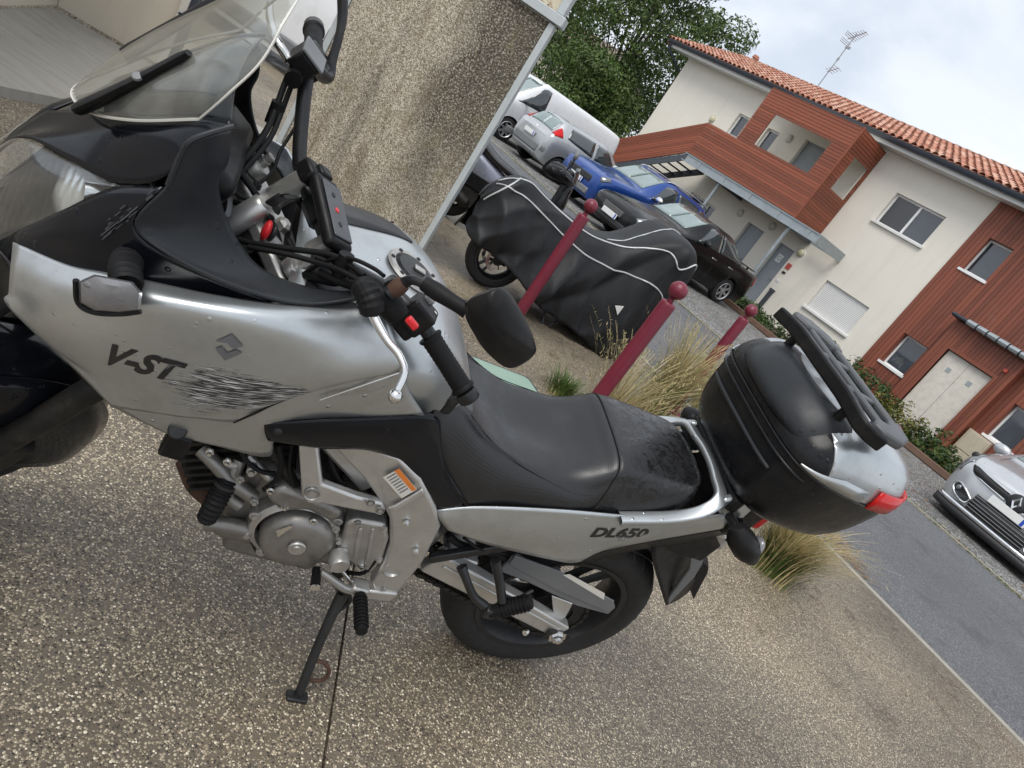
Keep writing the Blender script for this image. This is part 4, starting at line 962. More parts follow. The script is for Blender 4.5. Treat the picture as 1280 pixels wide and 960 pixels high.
# put the tyre on the ground
_low = min((fwM.translation.z-.331*math.sqrt(max(0, 1-(SLv.z)**2))), 9); fwM.translation = fwM.translation-SA*(_low/SA.z)
wheel_c = fwM.translation.copy(); FAX = (wheel_c-SO).dot(SA)
fwh = bike_wheel('front_wheel', .331, .246, .115, 3, fwM, (.15, True))
for sd in (1, -1):
    c0 = S(.03, sd*.105, .02); c1 = S(.03, sd*.105, -.36); c2 = S(.03, sd*.105, FAX-.02)
    fk = obj('fork_leg', MB().tube([c0-SA*.03, c1], .0215, 16), 'polished', MO, smooth=60)
    obj('fork_slider', MB().tube([c1+SA*.02, c1-SA*.02, c2+SA*.1, c2], [.029, .025, .025, .030], 16), 'engine_dark', fk, smooth=50)
    obj('axle_lug', MB().tube([c2, wheel_c+SLv*sd*.105], .026, 10), 'engine_dark', fk, smooth=50)
    obj('fork_cap', MB().lathe([(0, .018), (.010, .018), (.011, .008), (.022, .006), (.025, 0), (.025, -.012)], c0, SA, 16), 'cast_aluminium', fk, smooth=40)
    obj('cap_nut', MB().lathe([(0, .030), (.008, .030), (.0085, .016)], c0, SA, 6), 'cast_aluminium', fk)
    obj('brake_caliper', MB().obox(wheel_c+SLv*sd*.085+SA*.10-SFv*.11, SFv*.03, SLv*.03, SA*.055), 'engine_dark', fk, bevel=.01)
# front mudguard
g = []
for k in range(15):
    a = R(62)+R(118)*k/14 if False else R(40)+R(125)*k/14
    row = []
    for q in (-1, -.8, -.4, 0, .4, .8, 1):
        rr = .352-.05*abs(q)**3; row.append(wheel_c+SFv*math.cos(a)*rr*1.+SA*math.sin(a)*rr+SLv*q*.085*(1-.25*abs(k-7)/7))
    g.append(row)
obj('front_mudguard', MB().grid(g), 'gloss_black', MO, smooth=60, solid=.004, off=0)
for sd in (1, -1):
    rows_ = []
    for rr_, ll in ((.17, .078), (.22, .086), (.27, .086), (.31, .078), (.34, .060)):
        rows_.append([wheel_c+SFv*math.cos(a)*rr_+SA*math.sin(a)*rr_+SLv*sd*ll for a in [R(64)+R(112)*k/20 for k in range(21)]])
    obj('mudguard_side', MB().grid(rows_), 'gloss_black', MO, smooth=60, solid=.004)
# yokes
ty = MB(); 
pl = [(.065, -.055), (.07, 0), (.065, .055), (.055, .13), (.02, .145), (-.005, .13), (-.03, .05), (-.04, 0), (-.03, -.05), (-.005, -.13), (.02, -.145), (.055, -.13)]
ty.prism([S(f, l, -.022) for f, l in pl], SA*.026); yk = obj('top_yoke', ty, 'cast_aluminium', MO, bevel=.006)
obj('stem_nut', MB().lathe([(0, .018), (.008, .018), (.014, .012), (.015, 0)], S(0, 0, .002), SA, 6), 'cast_aluminium', yk)
obj('bottom_yoke', MB().prism([S(f, l, -.21) for f, l in pl], SA*.035), 'cast_aluminium', MO, bevel=.006)
obj('steering_head', MB().tube([S(0, 0, -.18), S(0, 0, -.03)], .036, 16), 'frame_aluminium', MO, smooth=50)
ig = obj('ignition_switch', MB().lathe([(.0, .032), (.014, .032), (.019, .026), (.021, -.05), (.0, -.05)], S(.078, 0, .0), SA, 18), 'frame_aluminium', MO, smooth=40)
ky = MB().obox(S(.075, .004, .050), SFv*.011, SLv*.003, SA*.015); obj('key_head', ky, 'steel_black', ig, bevel=.004, seg=3)
obj('key_fob', MB().sphere(P(333, 288, .075), .0165, 18, 12, (.45, .9, 1.15)), 'red_plastic', ig, smooth=60); obj('fob_tag', MB().sphere(P(341, 291, .068), .015, 16, 10, (.4, .9, 1.1)), 'steel_black', ig, smooth=60); tubeP('fob_cord', [P(330, 278, .07), P(334, 268, .065), P(342, 272, .06), P(340, 283, .065)], .0018, 'steel_black', 6, 14, ig)
obj('key_ring', MB().tube([S(.075+.012*math.cos(a), .012+.006*math.sin(a), .075+.012*math.sin(a)) for a in [k*.5236 for k in range(13)]], .0016, 5), 'steel_black', ig)
# handlebar
HB = [(-.092, .384, .1677), (-.032, .281, .166), (.0, .235, .160), (.005, .19, .135), (-.012, .12, .085), (-.02, .08, .068), (-.02, .0, .066)]
path = [S(*q) for q in HB]+[S(f, -l, a) for f, l, a in HB[-2::-1]]
hb = tubeP('handlebar', path, .0125, 'steel_black', 12, 64)
for sd in (1, -1):
    obj('riser', MB().tube([S(-.016, sd*.066, .0), S(-.02, sd*.066, .092)], .021, 18), 'cast_aluminium', hb, smooth=50)
    obj('riser_cap', MB().lathe([(.021, 0), (.019, .006), (.010, .006), (.008, .002), (0, .002)], S(-.02, sd*.066, .092), SA, 18), 'frame_aluminium', hb, smooth=40)
obj('bar_clamp', MB().tube([S(-.02, -.022, .067), S(-.02, .022, .067)], .021, 8), 'steel_black', hb)
gd = (S(*HB[0])-S(*HB[1])).normalized(); gdr = (S(-.107, -.41, .168)-S(-.032, -.281, .166)).normalized()
for sd in (1, -1):
    i0 = S(-.038, sd*.292, .166); e0 = S(-.092, sd*.384, .1677); d = (e0-i0)
    m = MB(); n = 26; pts = [i0+d*(k/n) for k in range(n+1)]
    rs = [.0205 if k == 0 else (.0172+(.0008 if k % 2 else 0)-.0008*math.sin(k/n*3.1)) for k in range(n+1)]; rs[-1] = .021; rs[-2] = .021; rs[1] = .0205
    m.tube(pts, rs, 18); obj('grip', m, 'rubber', hb, smooth=50)
    obj('bar_end_weight', MB().tube([e0+d*.02, e0+d*.05, e0+d*.20, e0+d*.23], [.013, .019, .0195, .016], 16), 'steel_black', hb, smooth=50)
    if sd > 0: obj('bar_end_rust', MB().lathe([(.015, 0), (.011, .002), (0, .002)], e0+d*.232, d, 12), 'rust', hb)
# left controls (clutch side)
def SL_(f, l, a): return S(f, l, a)
sw = MB(); c = S(-.015, .258, .164); ax = (S(-.032, .281, .166)-S(0, .235, .160)).normalized(); up_ = (SA-ax*SA.dot(ax)).normalized(); fr_ = ax.cross(up_); fr_ = fr_ if fr_.dot(SFv) > 0 else -fr_
sw.obox(c+up_*.004, ax*.025, fr_*.026, up_*.024); swo = obj('switch_housing', sw, 'black_plastic', MO, bevel=.006, seg=3)
obj('switch_lower', MB().obox(c-up_*.022+fr_*.004, ax*.022, fr_*.02, up_*.014), 'black_plastic', swo, bevel=.006)
obj('horn_button', MB().obox(c-fr_*.018+up_*.030-ax*.005, ax*.009, fr_*.006, up_*.006), 'trim_grey', swo, bevel=.003)
obj('light_switch', MB().obox(c-fr_*.030-up_*.004+ax*.004, ax*.012, fr_*.007, up_*.004), 'red_plastic', swo, bevel=.003)
obj('horn_switch', MB().obox(P(515, 404, .268), ax*.011, fr_*.006, up_*.006), 'red_plastic', swo, bevel=.003)
obj('switch_screw', MB().lathe([(0, .002), (.004, .001), (.004, 0)], c-fr_*.006+up_*.0285+ax*.016, up_, 8), 'polished', swo)
lc = S(.008, .205, .150)
lp = obj('clutch_perch', MB().obox(lc+fr_*.012, ax*.016, fr_*.030, up_*.017), 'black_plastic', MO, bevel=.007, seg=3)
# rubber boot, lever with ball end
b0 = lc+fr_*.05-ax*.004
obj('lever_boot', MB().tube([b0-ax*.03, b0-ax*.005, b0+ax*.02, b0+ax*.042], [.010, .020, .023, .018], 14), 'rubber', lp, smooth=50)
bt = [P(447, 352, .225), P(455, 362, .24), P(462, 376, .252), P(466, 394, .262)]; bt = [Vector(t) for t in cr_row(bt, 15)]
obj('perch_boot', MB().tube(bt, [.009, .013, .0165, .0195, .0180, .0203, .0185, .0208, .0190, .0208, .0190, .0204, .0190, .0185, .013], 16), 'rubber', lp, smooth=18)
LV = [(.055, .215, .147), (.055, .25, .146), (.040, .285, .144), (.025, .315, .142), (-.002, .355, .140), (-.022, .392, .138)]
tubeP('clutch_lever', [P(466, 393, .262), P(476, 412, .28), P(486, 428, .297), P(499, 444, .315), P(506, 466, .336), P(494, 494, .36)], [.008, .0075, .0065, .006, .0055, .005], 'polished', 10, 26, lp)
obj('lever_ball', MB().sphere(P(494, 495, .36), .011, 14, 10), 'polished', lp, smooth=60)
# reserve mirror stalk boot with rusty root, mirror
mr = P(506, 353, .235); 
ms = tubeP('mirror_stem', [mr-up_*.03, mr, P(517, 350, .245), P(533, 357, .26)], [.012, .009, .0075, .0075], 'steel_black', 10, 14)
obj('stem_root', MB().lathe([(.0, .012), (.012, .010), (.014, 0), (.012, -.012)], mr-up_*.012, up_, 14), 'rust', ms, smooth=50)
tubeP('stem_boot', [P(530, 354, .258), P(545, 364, .27), P(556, 371, .278), P(572, 381, .29), P(584, 388, .297)], [.0115, .0135, .0125, .0115, .013], 'rubber', 12, 20, ms)
def mirror_head(name, outline, fdir, thick, parent):
    """shell of the mirror: outline loops shrinking to the back"""
    c_ = sum(outline, Vector())/len(outline); loops = []
    for k, (sc_, dd) in enumerate(((.93, -.012), (1., -.006), (1., .004), (.94, .018), (.78, .034), (.45, .044), (.002, .047))):
        loops.append([c_+(p-c_)*sc_+fdir*dd*thick for p in outline])
    m = MB().grid(loops, True); o = obj(name, m, 'black_plastic', parent, smooth=70)
    obj('mirror_glass', MB().add([c_+(p-c_)*.93-fdir*.0125*thick for p in outline], [tuple(range(len(outline)))]), 'polished', o)
    return o
mo = [(586, 380, .31), (600, 370, .312), (625, 361, .315), (634, 364, .318), (644, 378, .32), (660, 408, .328), (668, 432, .335), (666, 442, .337), (655, 452, .34), (640, 459, .338), (628, 457, .334), (610, 440, .325), (596, 418, .316), (587, 400, .312)]
ml = [P(u, v, y) for u, v, y in mo]; ml = [Vector(q) for q in cr_row(ml+[ml[0]], 41)[:-1]]
fd = (Vector((.75, .45, .25))).normalized()
mirror_head('mirror', [p for p in ml], fd, 1., MO)
# right side: master cylinder, stalk, mirror (cut by the frame edge)
rc = S(.005, -.205, .150); axr = (S(-.032, -.281, .166)-S(0, -.235, .160)).normalized(); upr = (SA-axr*SA.dot(axr)).normalized(); frr = axr.cross(upr); frr = frr if frr.dot(SFv) > 0 else -frr
mc = obj('brake_reservoir', MB().obox(rc+frr*.035+upr*.022, axr*.026, frr*.022, upr*.018), 'black_plastic', MO, bevel=.005)
obj('reservoir_cap', MB().obox(rc+frr*.035+upr*.043, axr*.028, frr*.024, upr*.003), 'trim_grey', mc, bevel=.002); obj('cylinder_body', MB().tube([rc+frr*.03-axr*.04, rc+frr*.03+axr*.04], .015, 12), 'black_plastic', mc, smooth=50)
obj('switch_housing', MB().obox(S(-.015, -.258, .164), axr*.024, frr*.026, upr*.026), 'black_plastic', MO, bevel=.006)
tubeP('brake_lever', [rc+frr*.05, S(.06, -.27, .148), S(.035, -.34, .143), S(.0, -.40, .14)], [.009, .008, .007, .006], 'polished', 8, 20)
rm0 = rc+frr*.02+upr*.03
rs_ = tubeP('mirror_stem', [rm0, P(408, 95, -.22), P(415, 75, -.235), P(424, 45, -.25), P(428, 20, -.265), P(428, -10, -.28)], [.012, .014, .009, .0075, .009, .010], 'steel_black', 10, 24)
rcent = P(432, -50, -.30); ul, wl = Vector((-.45, -.85, .25)).normalized(), Vector((0, 0, 1))
mir = [rcent+ul*.085*math.cos(a)+wl*.055*math.sin(a) for a in [2*math.pi*k/32 for k in range(32)]]; mirror_head('mirror', mir, Vector((.85, -.45, .2)).normalized(), 1., MO)

# ---- fairing panels
skin('side_fairing', [PX(r) for r in (
    [(18, 303, .158), (84, 331, .213), (130, 341, .235), (175, 350, .246), (269, 370, .250), (349, 380, .230), (430, 379, .198), (475, 366, .172)],
    [(15, 335, .186), (62, 358, .232), (120, 369, .265), (185, 375, .285), (278, 388, .288), (350, 396, .270), (430, 403, .230), (488, 398, .206)],
    [(13, 365, .192), (58, 388, .235), (115, 402, .268), (190, 410, .289), (285, 424, .294), (360, 430, .281), (435, 436, .254), (496, 430, .236)],
    [(13, 384, .198), (62, 428, .222), (115, 438, .255), (180, 450, .277), (255, 460, .284), (320, 470, .284), (420, 470, .268), (499, 462, .250)],
    [(97, 463, .222), (135, 478, .24), (172, 490, .252), (212, 500, .260), (252, 507, .265), (295, 508, .266), (345, 502, .264), (400, 482, .258)],
    [(141, 508, .228), (162, 511, .238), (184, 514, .243), (206, 517, .248), (228, 520, .252), (250, 522, .255), (272, 525, .257), (292, 527, .258)])],
    'bike_silver_scraped', 44, 36, .005, key='fairing')
skin('lower_cover', [PX(r, -.007) for r in (
    [(141, 507, .230), (206, 515, .247), (285, 522, .256), (345, 498, .258), (400, 476, .252), (455, 462, .246), (505, 452, .236)],
    [(175, 525, .231), (230, 535, .240), (310, 535, .246), (360, 520, .244), (410, 505, .239), (460, 495, .234), (512, 488, .224)],
    [(208, 541, .230), (269, 556, .230), (335, 570, .216), (345, 545, .222), (400, 532, .222), (465, 526, .217), (530, 518, .206)])], 'bike_silver', 30, 12, .004)
ed = [P(u, v, y) for u, v, y in ((292, 528, .259), (320, 516, .262), (345, 504, .2635), (400, 483.5, .2585), (450, 473, .2545), (499, 463, .2455))]
tubeP('fairing_edge', ed, .0022, 'black_plastic', 5, 24); tubeP('fairing_edge', flip(ed), .0022, 'black_plastic', 5, 24)
NC0 = [(60, 139, .0), (92, 139, .03), (130, 141, .08), (180, 147, .13), (245, 150, .178), (289, 158, .195)]
skin('nose_cowl', [PX(r) for r in (NC0,
    [(20, 163, .0), (70, 160, .055), (120, 165, .11), (175, 168, .165), (225, 170, .202), (265, 166, .210)],
    [(-8, 195, 0), (28, 171, .06), (85, 199, .13), (144, 230, .19), (205, 222, .226), (236, 180, .221)])], 'gloss_black', 30, 14, .004)
_r0 = PX(NC0[2:])
obj('dash_cover', MB().grid(patch([_r0, [(p.x+.012, p.y*.5, p.z+.004) for p in _r0], [(p.x+.016, 0, p.z+.003) for p in _r0], [(p.x+.012, -p.y*.5, p.z+.004) for p in _r0], flip(_r0)], 24, 17)), 'gloss_black', MO, smooth=60, solid=.003)
skin('side_cowl', [PX(r) for r in (
    [(20, 291, .137), (80, 263, .174), (144, 234, .196), (205, 234, .230)],
    [(19, 297, .145), (60, 292, .182), (110, 290, .214), (167, 280, .235)],
    [(18, 301, .152), (75, 314, .200), (130, 324, .229), (215, 323, .245)],
    [(18, 306, .157), (84, 334, .211), (175, 353, .242), (349, 382, .233)])], 'gloss_black', 26, 14, .004)
skin('inner_cowl', [PX(r) for r in (
    [(287, 160, .165), (284, 200, .17), (272, 232, .172), (288, 285, .168), (325, 335, .166), (385, 360, .17), (444, 366, .185), (474, 364, .196)],
    [(262, 166, .207), (255, 200, .208), (240, 235, .212), (225, 285, .215), (270, 335, .220), (345, 366, .215), (410, 374, .205), (474, 366, .199)],
    [(237, 178, .224), (228, 192, .228), (210, 232, .236), (168, 281, .239), (214, 321, .249), (300, 361, .25), (380, 381, .229), (475, 369, .201)])], 'satin_charcoal', 40, 16, .005)
tubeP('cowl_edge', [P(u, v, y) for u, v, y in ((292, 158, .203), (262, 166, .218), (238, 176, .228), (227, 192, .231), (210, 232, .239))], .004, 'satin_charcoal', 6, 24)
# scraped streak on the cowl
sk = MB()
r5 = random.Random(5)
keepbvh('side_cowl', MB().grid(patch([PX(r) for r in ([(20, 291, .137), (80, 263, .174), (144, 234, .196), (205, 234, .230)], [(19, 297, .145), (60, 292, .182), (110, 290, .214), (167, 280, .235)], [(18, 301, .152), (75, 314, .200), (130, 324, .229), (215, 323, .245)], [(18, 306, .157), (84, 334, .211), (175, 353, .242), (349, 382, .233)])], 26, 14)))
for k in range(34):
    u0 = 152+r5.uniform(-16, 42); v0 = 264-(u0-165)*.75+r5.gauss(0, 6); L = r5.uniform(2, 14); q = []
    for t in (0, .5, 1):
        h_ = cast('side_cowl', u0-L*t*.8, v0+L*t*.62, .0022)
        if h_ is not None: q.append(h_)
    if len(q) == 3: sk.tube(q, r5.uniform(.0003, .0007), 4)
obj('scrape_mark', sk, 'rack_plastic', MO)
# headlight
hl = [PX(r) for r in ([(-60, 222, 0), (-15, 193, .03), (28, 173, .062), (85, 200, .131), (143, 231, .1905)], [(-80, 265, 0), (-30, 242, .055), (15, 224, .105), (75, 226, .160), (144, 232, .1955)], [(-80, 335, 0), (-25, 312, .09), (20, 290, .136), (80, 262, .173), (144, 233, .196)])]
lens = skin('headlight', hl, 'clear_lens', 26, 14, .003)
back = [[Vector(q)+Vector((-.040, -.012, -.008)) for q in r] for r in hl]
def m_reflector():
    s = NT('reflector'); v = s.coord(1.); w = s.n('ShaderNodeTexWave', {'Vector': v, 'Scale': 30., 'Distortion': 2.5, 'Detail': 1.}, wave_type='BANDS').outputs['Fac']
    hc_ = P(100, 246, .15); dv_ = s.n('ShaderNodeVectorMath', {0: v, 1: tuple(hc_)}, operation='DISTANCE').outputs['Value']; k = s.ramp(s.math('ADD', dv_, s.math('MULTIPLY', s.noise(v, 22, 2), .05)), [(.075, 1.), (.10, .0)])
    s.set(Base_Color=s.mix(k, (.055, .056, .058), (.82, .83, .83)), Metallic=.6, Roughness=s.ramp(k, [(0, .4), (1, .2)])); s.bump(w, .25, .005)
m_reflector()
skin('headlight_reflector', back, 'reflector', 20, 12, .002)
obj('bulb_shroud', MB().lathe([(.0, .02), (.016, .02), (.018, -.02)], P(105, 235, .16)+Vector((-.02, 0, 0)), (.9, .3, -.1), 14), 'polished', MO, smooth=50)
_hc = Vector((1.46, .10, .98)); _hh = patch([[_hc+(Vector(q)-_hc)*1.12+Vector((-.062, -.02, 0)) for q in r] for r in hl], 20, 12)
obj('headlight_housing', MB().grid(_hh), 'black_plastic', MO, smooth=60); obj('headlight_housing', MB().grid([flip(r) for r in _hh]), 'black_plastic', MO, smooth=60)
obj('nose_beak', MB().grid(patch([[(1.60, -.02, .80), (1.57, .06, .80), (1.50, .14, .82)], [(1.64, -.02, .74), (1.60, .07, .74), (1.50, .15, .77)], [(1.55, -.02, .70), (1.50, .08, .70), (1.44, .15, .74)]], 12, 8)), 'black_plastic', MO, smooth=60, solid=.004)
# dark intake trim in front of the silver panel
skin('intake_trim', [PX(r) for r in ([(-12, 300, .13), (5, 320, .150), (16, 345, .176)], [(-10, 330, .13), (20, 345, .165), (44, 362, .204)], [(-6, 400, .14), (18, 385, .188), (58, 366, .222)])], 'black_plastic', 12, 8, .006)
obj('radiator', MB().box(1.15, 1.185, -.12, .12, .60, .80), 'engine_dark', MO, bevel=.01)
# front indicators
_io = ((97, 352), (118, 343), (150, 349), (166, 352), (178, 366), (176, 388), (150, 391), (117, 389), (98, 378)); _ic = (136, 368)
def _iring(k, y): return [P(_ic[0]+(u-_ic[0])*k, _ic[1]+(v-_ic[1])*k, y) for u, v in _io]
ind = obj('indicator', MB().grid([_iring(1., .318), _iring(.985, .335), _iring(.90, .347), _iring(.55, .352), _iring(.01, .353)], True), 'smoke_lens', MO, smooth=35)
obj('indicator_shell', MB().grid([_iring(.02, .285), _iring(.7, .290), _iring(.98, .305), _iring(1.0, .318)], True), 'black_plastic', ind, smooth=50)
obj('indicator_rim', MB().tube(cr_row([P(u, v, .334) for u, v in ((95, 350), (98, 378), (117, 390), (150, 392), (176, 389))], 20), .004, 6), 'black_plastic', ind)
st_ = [P(u, v, y) for u, v, y in ((158, 358, .305), (157, 345, .285), (157, 332, .26), (160, 326, .24))]; sm = MB(); n = 14; cp = cr_row(st_, n); sm.tube([Vector(q) for q in cp], [.020+(.0016 if k % 2 else -.0008) for k in range(n)], 14)
obj('indicator_stalk', sm, 'rubber', ind, smooth=40)
rc_ = Vector((1.32, -.33, .98)); ir = obj('indicator', MB().sphere(rc_, .034, 14, 8, (.7, 1.3, .8)), 'smoke_lens', MO, smooth=60); obj('indicator_stalk', MB().tube([(1.31, -.31, .99), (1.31, -.24, 1.0)], .018, 12), 'rubber', ir, smooth=50)

# ---- windscreen
WR = [[(1.325, .192, 1.245), (1.395, .162, 1.185), (1.455, .092, 1.13), (1.490, 0, 1.105)], [(1.308, .194, 1.292), (1.375, .160, 1.253), (1.425, .088, 1.213), (1.448, 0, 1.193)], [(1.288, .180, 1.348), (1.335, .145, 1.327), (1.370, .080, 1.300), (1.384, 0, 1.288)], [(1.282, .148, 1.398), (1.300, .115, 1.388), (1.322, .06, 1.378), (1.332, 0, 1.372)], [(1.276, .10, 1.432), (1.287, .07, 1.432), (1.295, .035, 1.43), (1.298, 0, 1.428)]]
full = [r+flip(r[-2::-1]) for r in WR]
g = patch(full, 40, 22); obj('windscreen', MB().grid(g), 'clear_screen', MO, smooth=60, solid=.003, off=0)
edge = [g[0][k] for k in range(40)]; tubeP('screen_rim', edge, .0022, 'lamp_white', 5)
tubeP('screen_rim', [g[j][0] for j in range(22)], .0018, 'lamp_white', 5); tubeP('screen_rim', [g[j][-1] for j in range(22)], .0018, 'lamp_white', 5)
br = MB()
for sd in (1, -1):
    q = [P(100, 136, .112), P(140, 117, .125), P(190, 92, .135), P(236, 66, .142)]; q = [Vector(t) for t in cr_row(q, 14)]
    if sd < 0: q = [Vector((t.x, -t.y, t.z)) for t in q]
    bm2 = MB().tube(q, [.016, .017, .0165, .016, .0155, .015, .0145, .014, .0135, .013, .0125, .012, .0115, .008], 10, flat=.55); bb = obj('screen_bracket', bm2, 'black_plastic', MO, smooth=50)
    b_ = q[7]; obj('bracket_bolt', MB().lathe([(0, .004), (.006, .003), (.007, 0)], b_+Vector((0, sd*.012, .012)), (.3, sd*.5, .8), 10), 'trim_grey', bb, smooth=40)
# instrument pod behind the screen
pod = obj('instrument_pod', MB().obox((1.30, 0, 1.10), (.035, 0, .02), (0, .12, 0), (-.03, 0, .05)), 'black_plastic', MO, bevel=.02, seg=3)
for yy, rr in ((.06, .042), (-.045, .048)): obj('dial', MB().lathe([(rr, 0), (rr+.006, .006), (rr+.008, 0)], Vector((1.262, yy, 1.10))+Vector((0, 0, 0)), (-.85, 0, .52), 24), 'trim_grey', pod, smooth=40)
obj('cockpit_shelf', MB().grid(patch([[(1.36, .17, 1.12), (1.40, 0, 1.10), (1.36, -.17, 1.12)], [(1.27, .165, 1.02), (1.28, 0, 1.0), (1.27, -.165, 1.02)], [(1.20, .16, .90), (1.21, 0, .88), (1.20, -.16, .90)]], 14, 10)), 'engine_dark', MO, smooth=60, solid=.003)

# ---- fuel tank
TS = [(1.12, 1.055, (.12, 1.052), (.20, 1.02), (.243, .955), (.232, .85)), (1.0, 1.080, (.13, 1.076), (.215, 1.040), (.247, .975), (.218, .85)), (.92, 1.082, (.13, 1.078), (.208, 1.047), (.232, .985), (.198, .86)), (.84, 1.062, (.118, 1.057), (.182, 1.032), (.202, .978), (.178, .88)),
      (.77, 1.022, (.10, 1.017), (.142, .992), (.158, .952), (.155, .89)), (.71, .968, (.08, .963), (.108, .942), (.124, .912), (.130, .875)), (.65, .895, (.055, .892), (.082, .882), (.098, .866), (.105, .845))]
rows = []
for x, zc, a, b, c_, d_ in TS:
    h_ = [(x, d_[0], d_[1]), (x, c_[0], c_[1]), (x, b[0], b[1]), (x, a[0], a[1])]; rows.append(h_+[(x, 0, zc)]+flip(h_[::-1]))
tg = patch(rows, 41, 30); tm = MB().grid(tg); keepbvh('tank', tm)
tank = obj('fuel_tank', tm, 'bike_silver', MO, smooth=60, solid=.004)
obj('tank_front', MB().grid(patch([[(1.12, .20, 1.02), (1.13, 0, 1.05), (1.12, -.20, 1.02)], [(1.16, .19, .96), (1.18, 0, .98), (1.16, -.19, .96)], [(1.12, .19, .86), (1.14, 0, .86), (1.12, -.19, .86)]], 12, 8)), 'black_plastic', MO, smooth=60)
tc_ = Vector((.905, 0, 1.083)); tn = Vector((-.12, 0, 1)).normalized()
cp_ = obj('tank_cap', MB().lathe([(0, .008), (.036, .008), (.038, .002), (.040, .0)], tc_, tn, 28), 'steel_black', tank, smooth=40)
obj('cap_ring', MB().lathe([(.042, 0), (.044, .005), (.054, .005), (.057, 0)], tc_, tn, 32), 'cast_aluminium', cp_, smooth=40)
for k in range(7):
    a = k*.8976; p = tc_+tn*.004+Vector((math.cos(a)*.049, math.sin(a)*.049, -.0*1)); p.z += .12*math.cos(a)*.049; obj('cap_bolt', MB().lathe([(0, .004), (.004, .003), (.005, 0)], p, tn, 8), 'steel_black', cp_)
obj('cap_flap', MB().obox(tc_+tn*.010+Vector((-.008, 0, 0)), (.012, 0, .0015), (0, .007, 0), (0, 0, .003)), 'cast_aluminium', cp_, bevel=.002)
def decal(name, key, polys, mat, lift=.0012, sub=4, parent=MO):
    """flat print laid on a surface"""
    m = MB()
    for poly in polys:
        q = [cast(key, u, v, lift) for u, v in poly]
        if all(t is not None for t in q): m.add(q, [tuple(range(len(q)))])
    return obj(name, m, mat, parent, fix=False) if m.f else None
# tank pad and black flash
pd = []
for x, w_ in ((.80, .045), (.775, .065), (.75, .06), (.725, .05), (.70, .035), (.685, .01)):
    zc = np.interp(-x, [-t[0] for t in TS], [t[1] for t in TS]); pd.append([(x+.010, w_*q, zc+.0035-.006*abs(q)) for q in (-1, -.5, 0, .5, 1)])
obj('tank_pad', MB().grid(pd), 'black_plastic', tank, smooth=60, solid=.003)
for sd in (1, -1):
    fl = []
    for j in range(1, 12):
        t = (j-1)/10; k0, k1 = 17.5-3.5*t**2*.6, 8+7*t**.7; row = []
        for q in range(6):
            kk = k0+(k1-k0)*q/5; i0 = int(kk); f_ = kk-i0; p = tg[j][i0]*(1-f_)+tg[j][i0+1]*f_; row.append((p[0], sd*p[1], p[2]+.0022))
        fl.append(row)
    obj('tank_flash', MB().grid(fl), 'decal_black', tank, smooth=60, solid=.001)
tubeP('tank_seam', [P(400, 484+16, .245), P(450, 483, .243), P(499, 466, .240)], .0016, 'polished', 5, 12, tank)

# ---- phone cradle, hoses, cables
phd = obj('phone_cradle', MB().obox(P(413, 268, .03), SLv*.066-SA*.01, SFv*.034, SFv.cross((SLv*.066-SA*.01).normalized())*.012), 'black_plastic', MO, bevel=.010, seg=3)
_ca = (SLv*.066-SA*.01).normalized(); _cn = SFv.cross(_ca); _cn = _cn if _cn.dot(SA) > 0 else -_cn
obj('cradle_face', MB().obox(Vector(P(413, 268, .03))+_cn*.0135, _ca*.052, SFv*.027, _cn*.002), 'rack_plastic', phd, bevel=.006)
for k_ in (-.028, .0, .026): obj('cradle_button', MB().lathe([(0, .002), (.0045, .0015), (.005, 0)], Vector(P(413, 268, .03))+_cn*.0155+_ca*k_+SFv*.004, _cn, 12), 'satin_charcoal' if k_ else 'red_plastic', phd, smooth=50)
obj('cradle_clip', MB().obox(P(386, 215, -.02), SLv*.018, SFv*.016, SA*.016), 'black_plastic', phd, bevel=.006); obj('cradle_knob', MB().obox(P(401, 219, -.03), SLv*.012, SFv*.016, SA*.014), 'black_plastic', phd, bevel=.005)
obj('cradle_arm', MB().tube([P(413, 285, .02), S(-.02, .0, .07)], .010, 8), 'black_plastic', phd)
CB = [([(455, 345, .20), (435, 330, .17), (410, 318, .14), (370, 312, .12), (320, 305, .10), (298, 300, .09)], .005), ([(452, 352, .21), (425, 338, .18), (395, 328, .15), (360, 318, .13), (310, 309, .11)], .0045),
      ([(480, 345, .22), (468, 336, .2), (445, 325, .18), (425, 322, .16), (400, 330, .14), (375, 345, .12)], .0035), ([(383, 70, -.21), (372, 75, -.2), (358, 100, -.17), (345, 135, -.13), (332, 165, -.08), (305, 200, -.02), (280, 225, .02)], .0055),
      ([(386, 78, -.21), (376, 84, -.2), (364, 108, -.17), (352, 140, -.13), (338, 172, -.08), (312, 205, -.02), (285, 232, .02)], .0048), ([(375, 150, -.15), (362, 170, -.12), (350, 190, -.09), (340, 215, -.06), (318, 235, -.02)], .003),
      ([(430, 345, .17), (420, 352, .16), (405, 350, .15), (385, 345, .13), (372, 352, .1)], .008), ([(445, 358, .19), (420, 350, .17), (400, 340, .15)], .008), ([(312, 250, .03), (300, 245, .03), (290, 236, .03)], .004),
      ([(320, 300, .06), (322, 318, .07), (335, 330, .08), (345, 328, .08)], .0018), ([(283, 228, .0), (292, 240, .0), (305, 247, 0.), (315, 252, 0)], .0018)]
for pts, r_ in CB: tubeP('cable', [P(*q) for q in pts], r_, 'rubber', 8, 28)
for q in ((345, 140, -.13), (430, 330, .165)): obj('cable_sleeve', MB().tube([P(q[0]-6, q[1]+14, q[2]), P(q[0]+4, q[1]-12, q[2]-.004)], .0125, 10), 'rubber', MO, smooth=50)
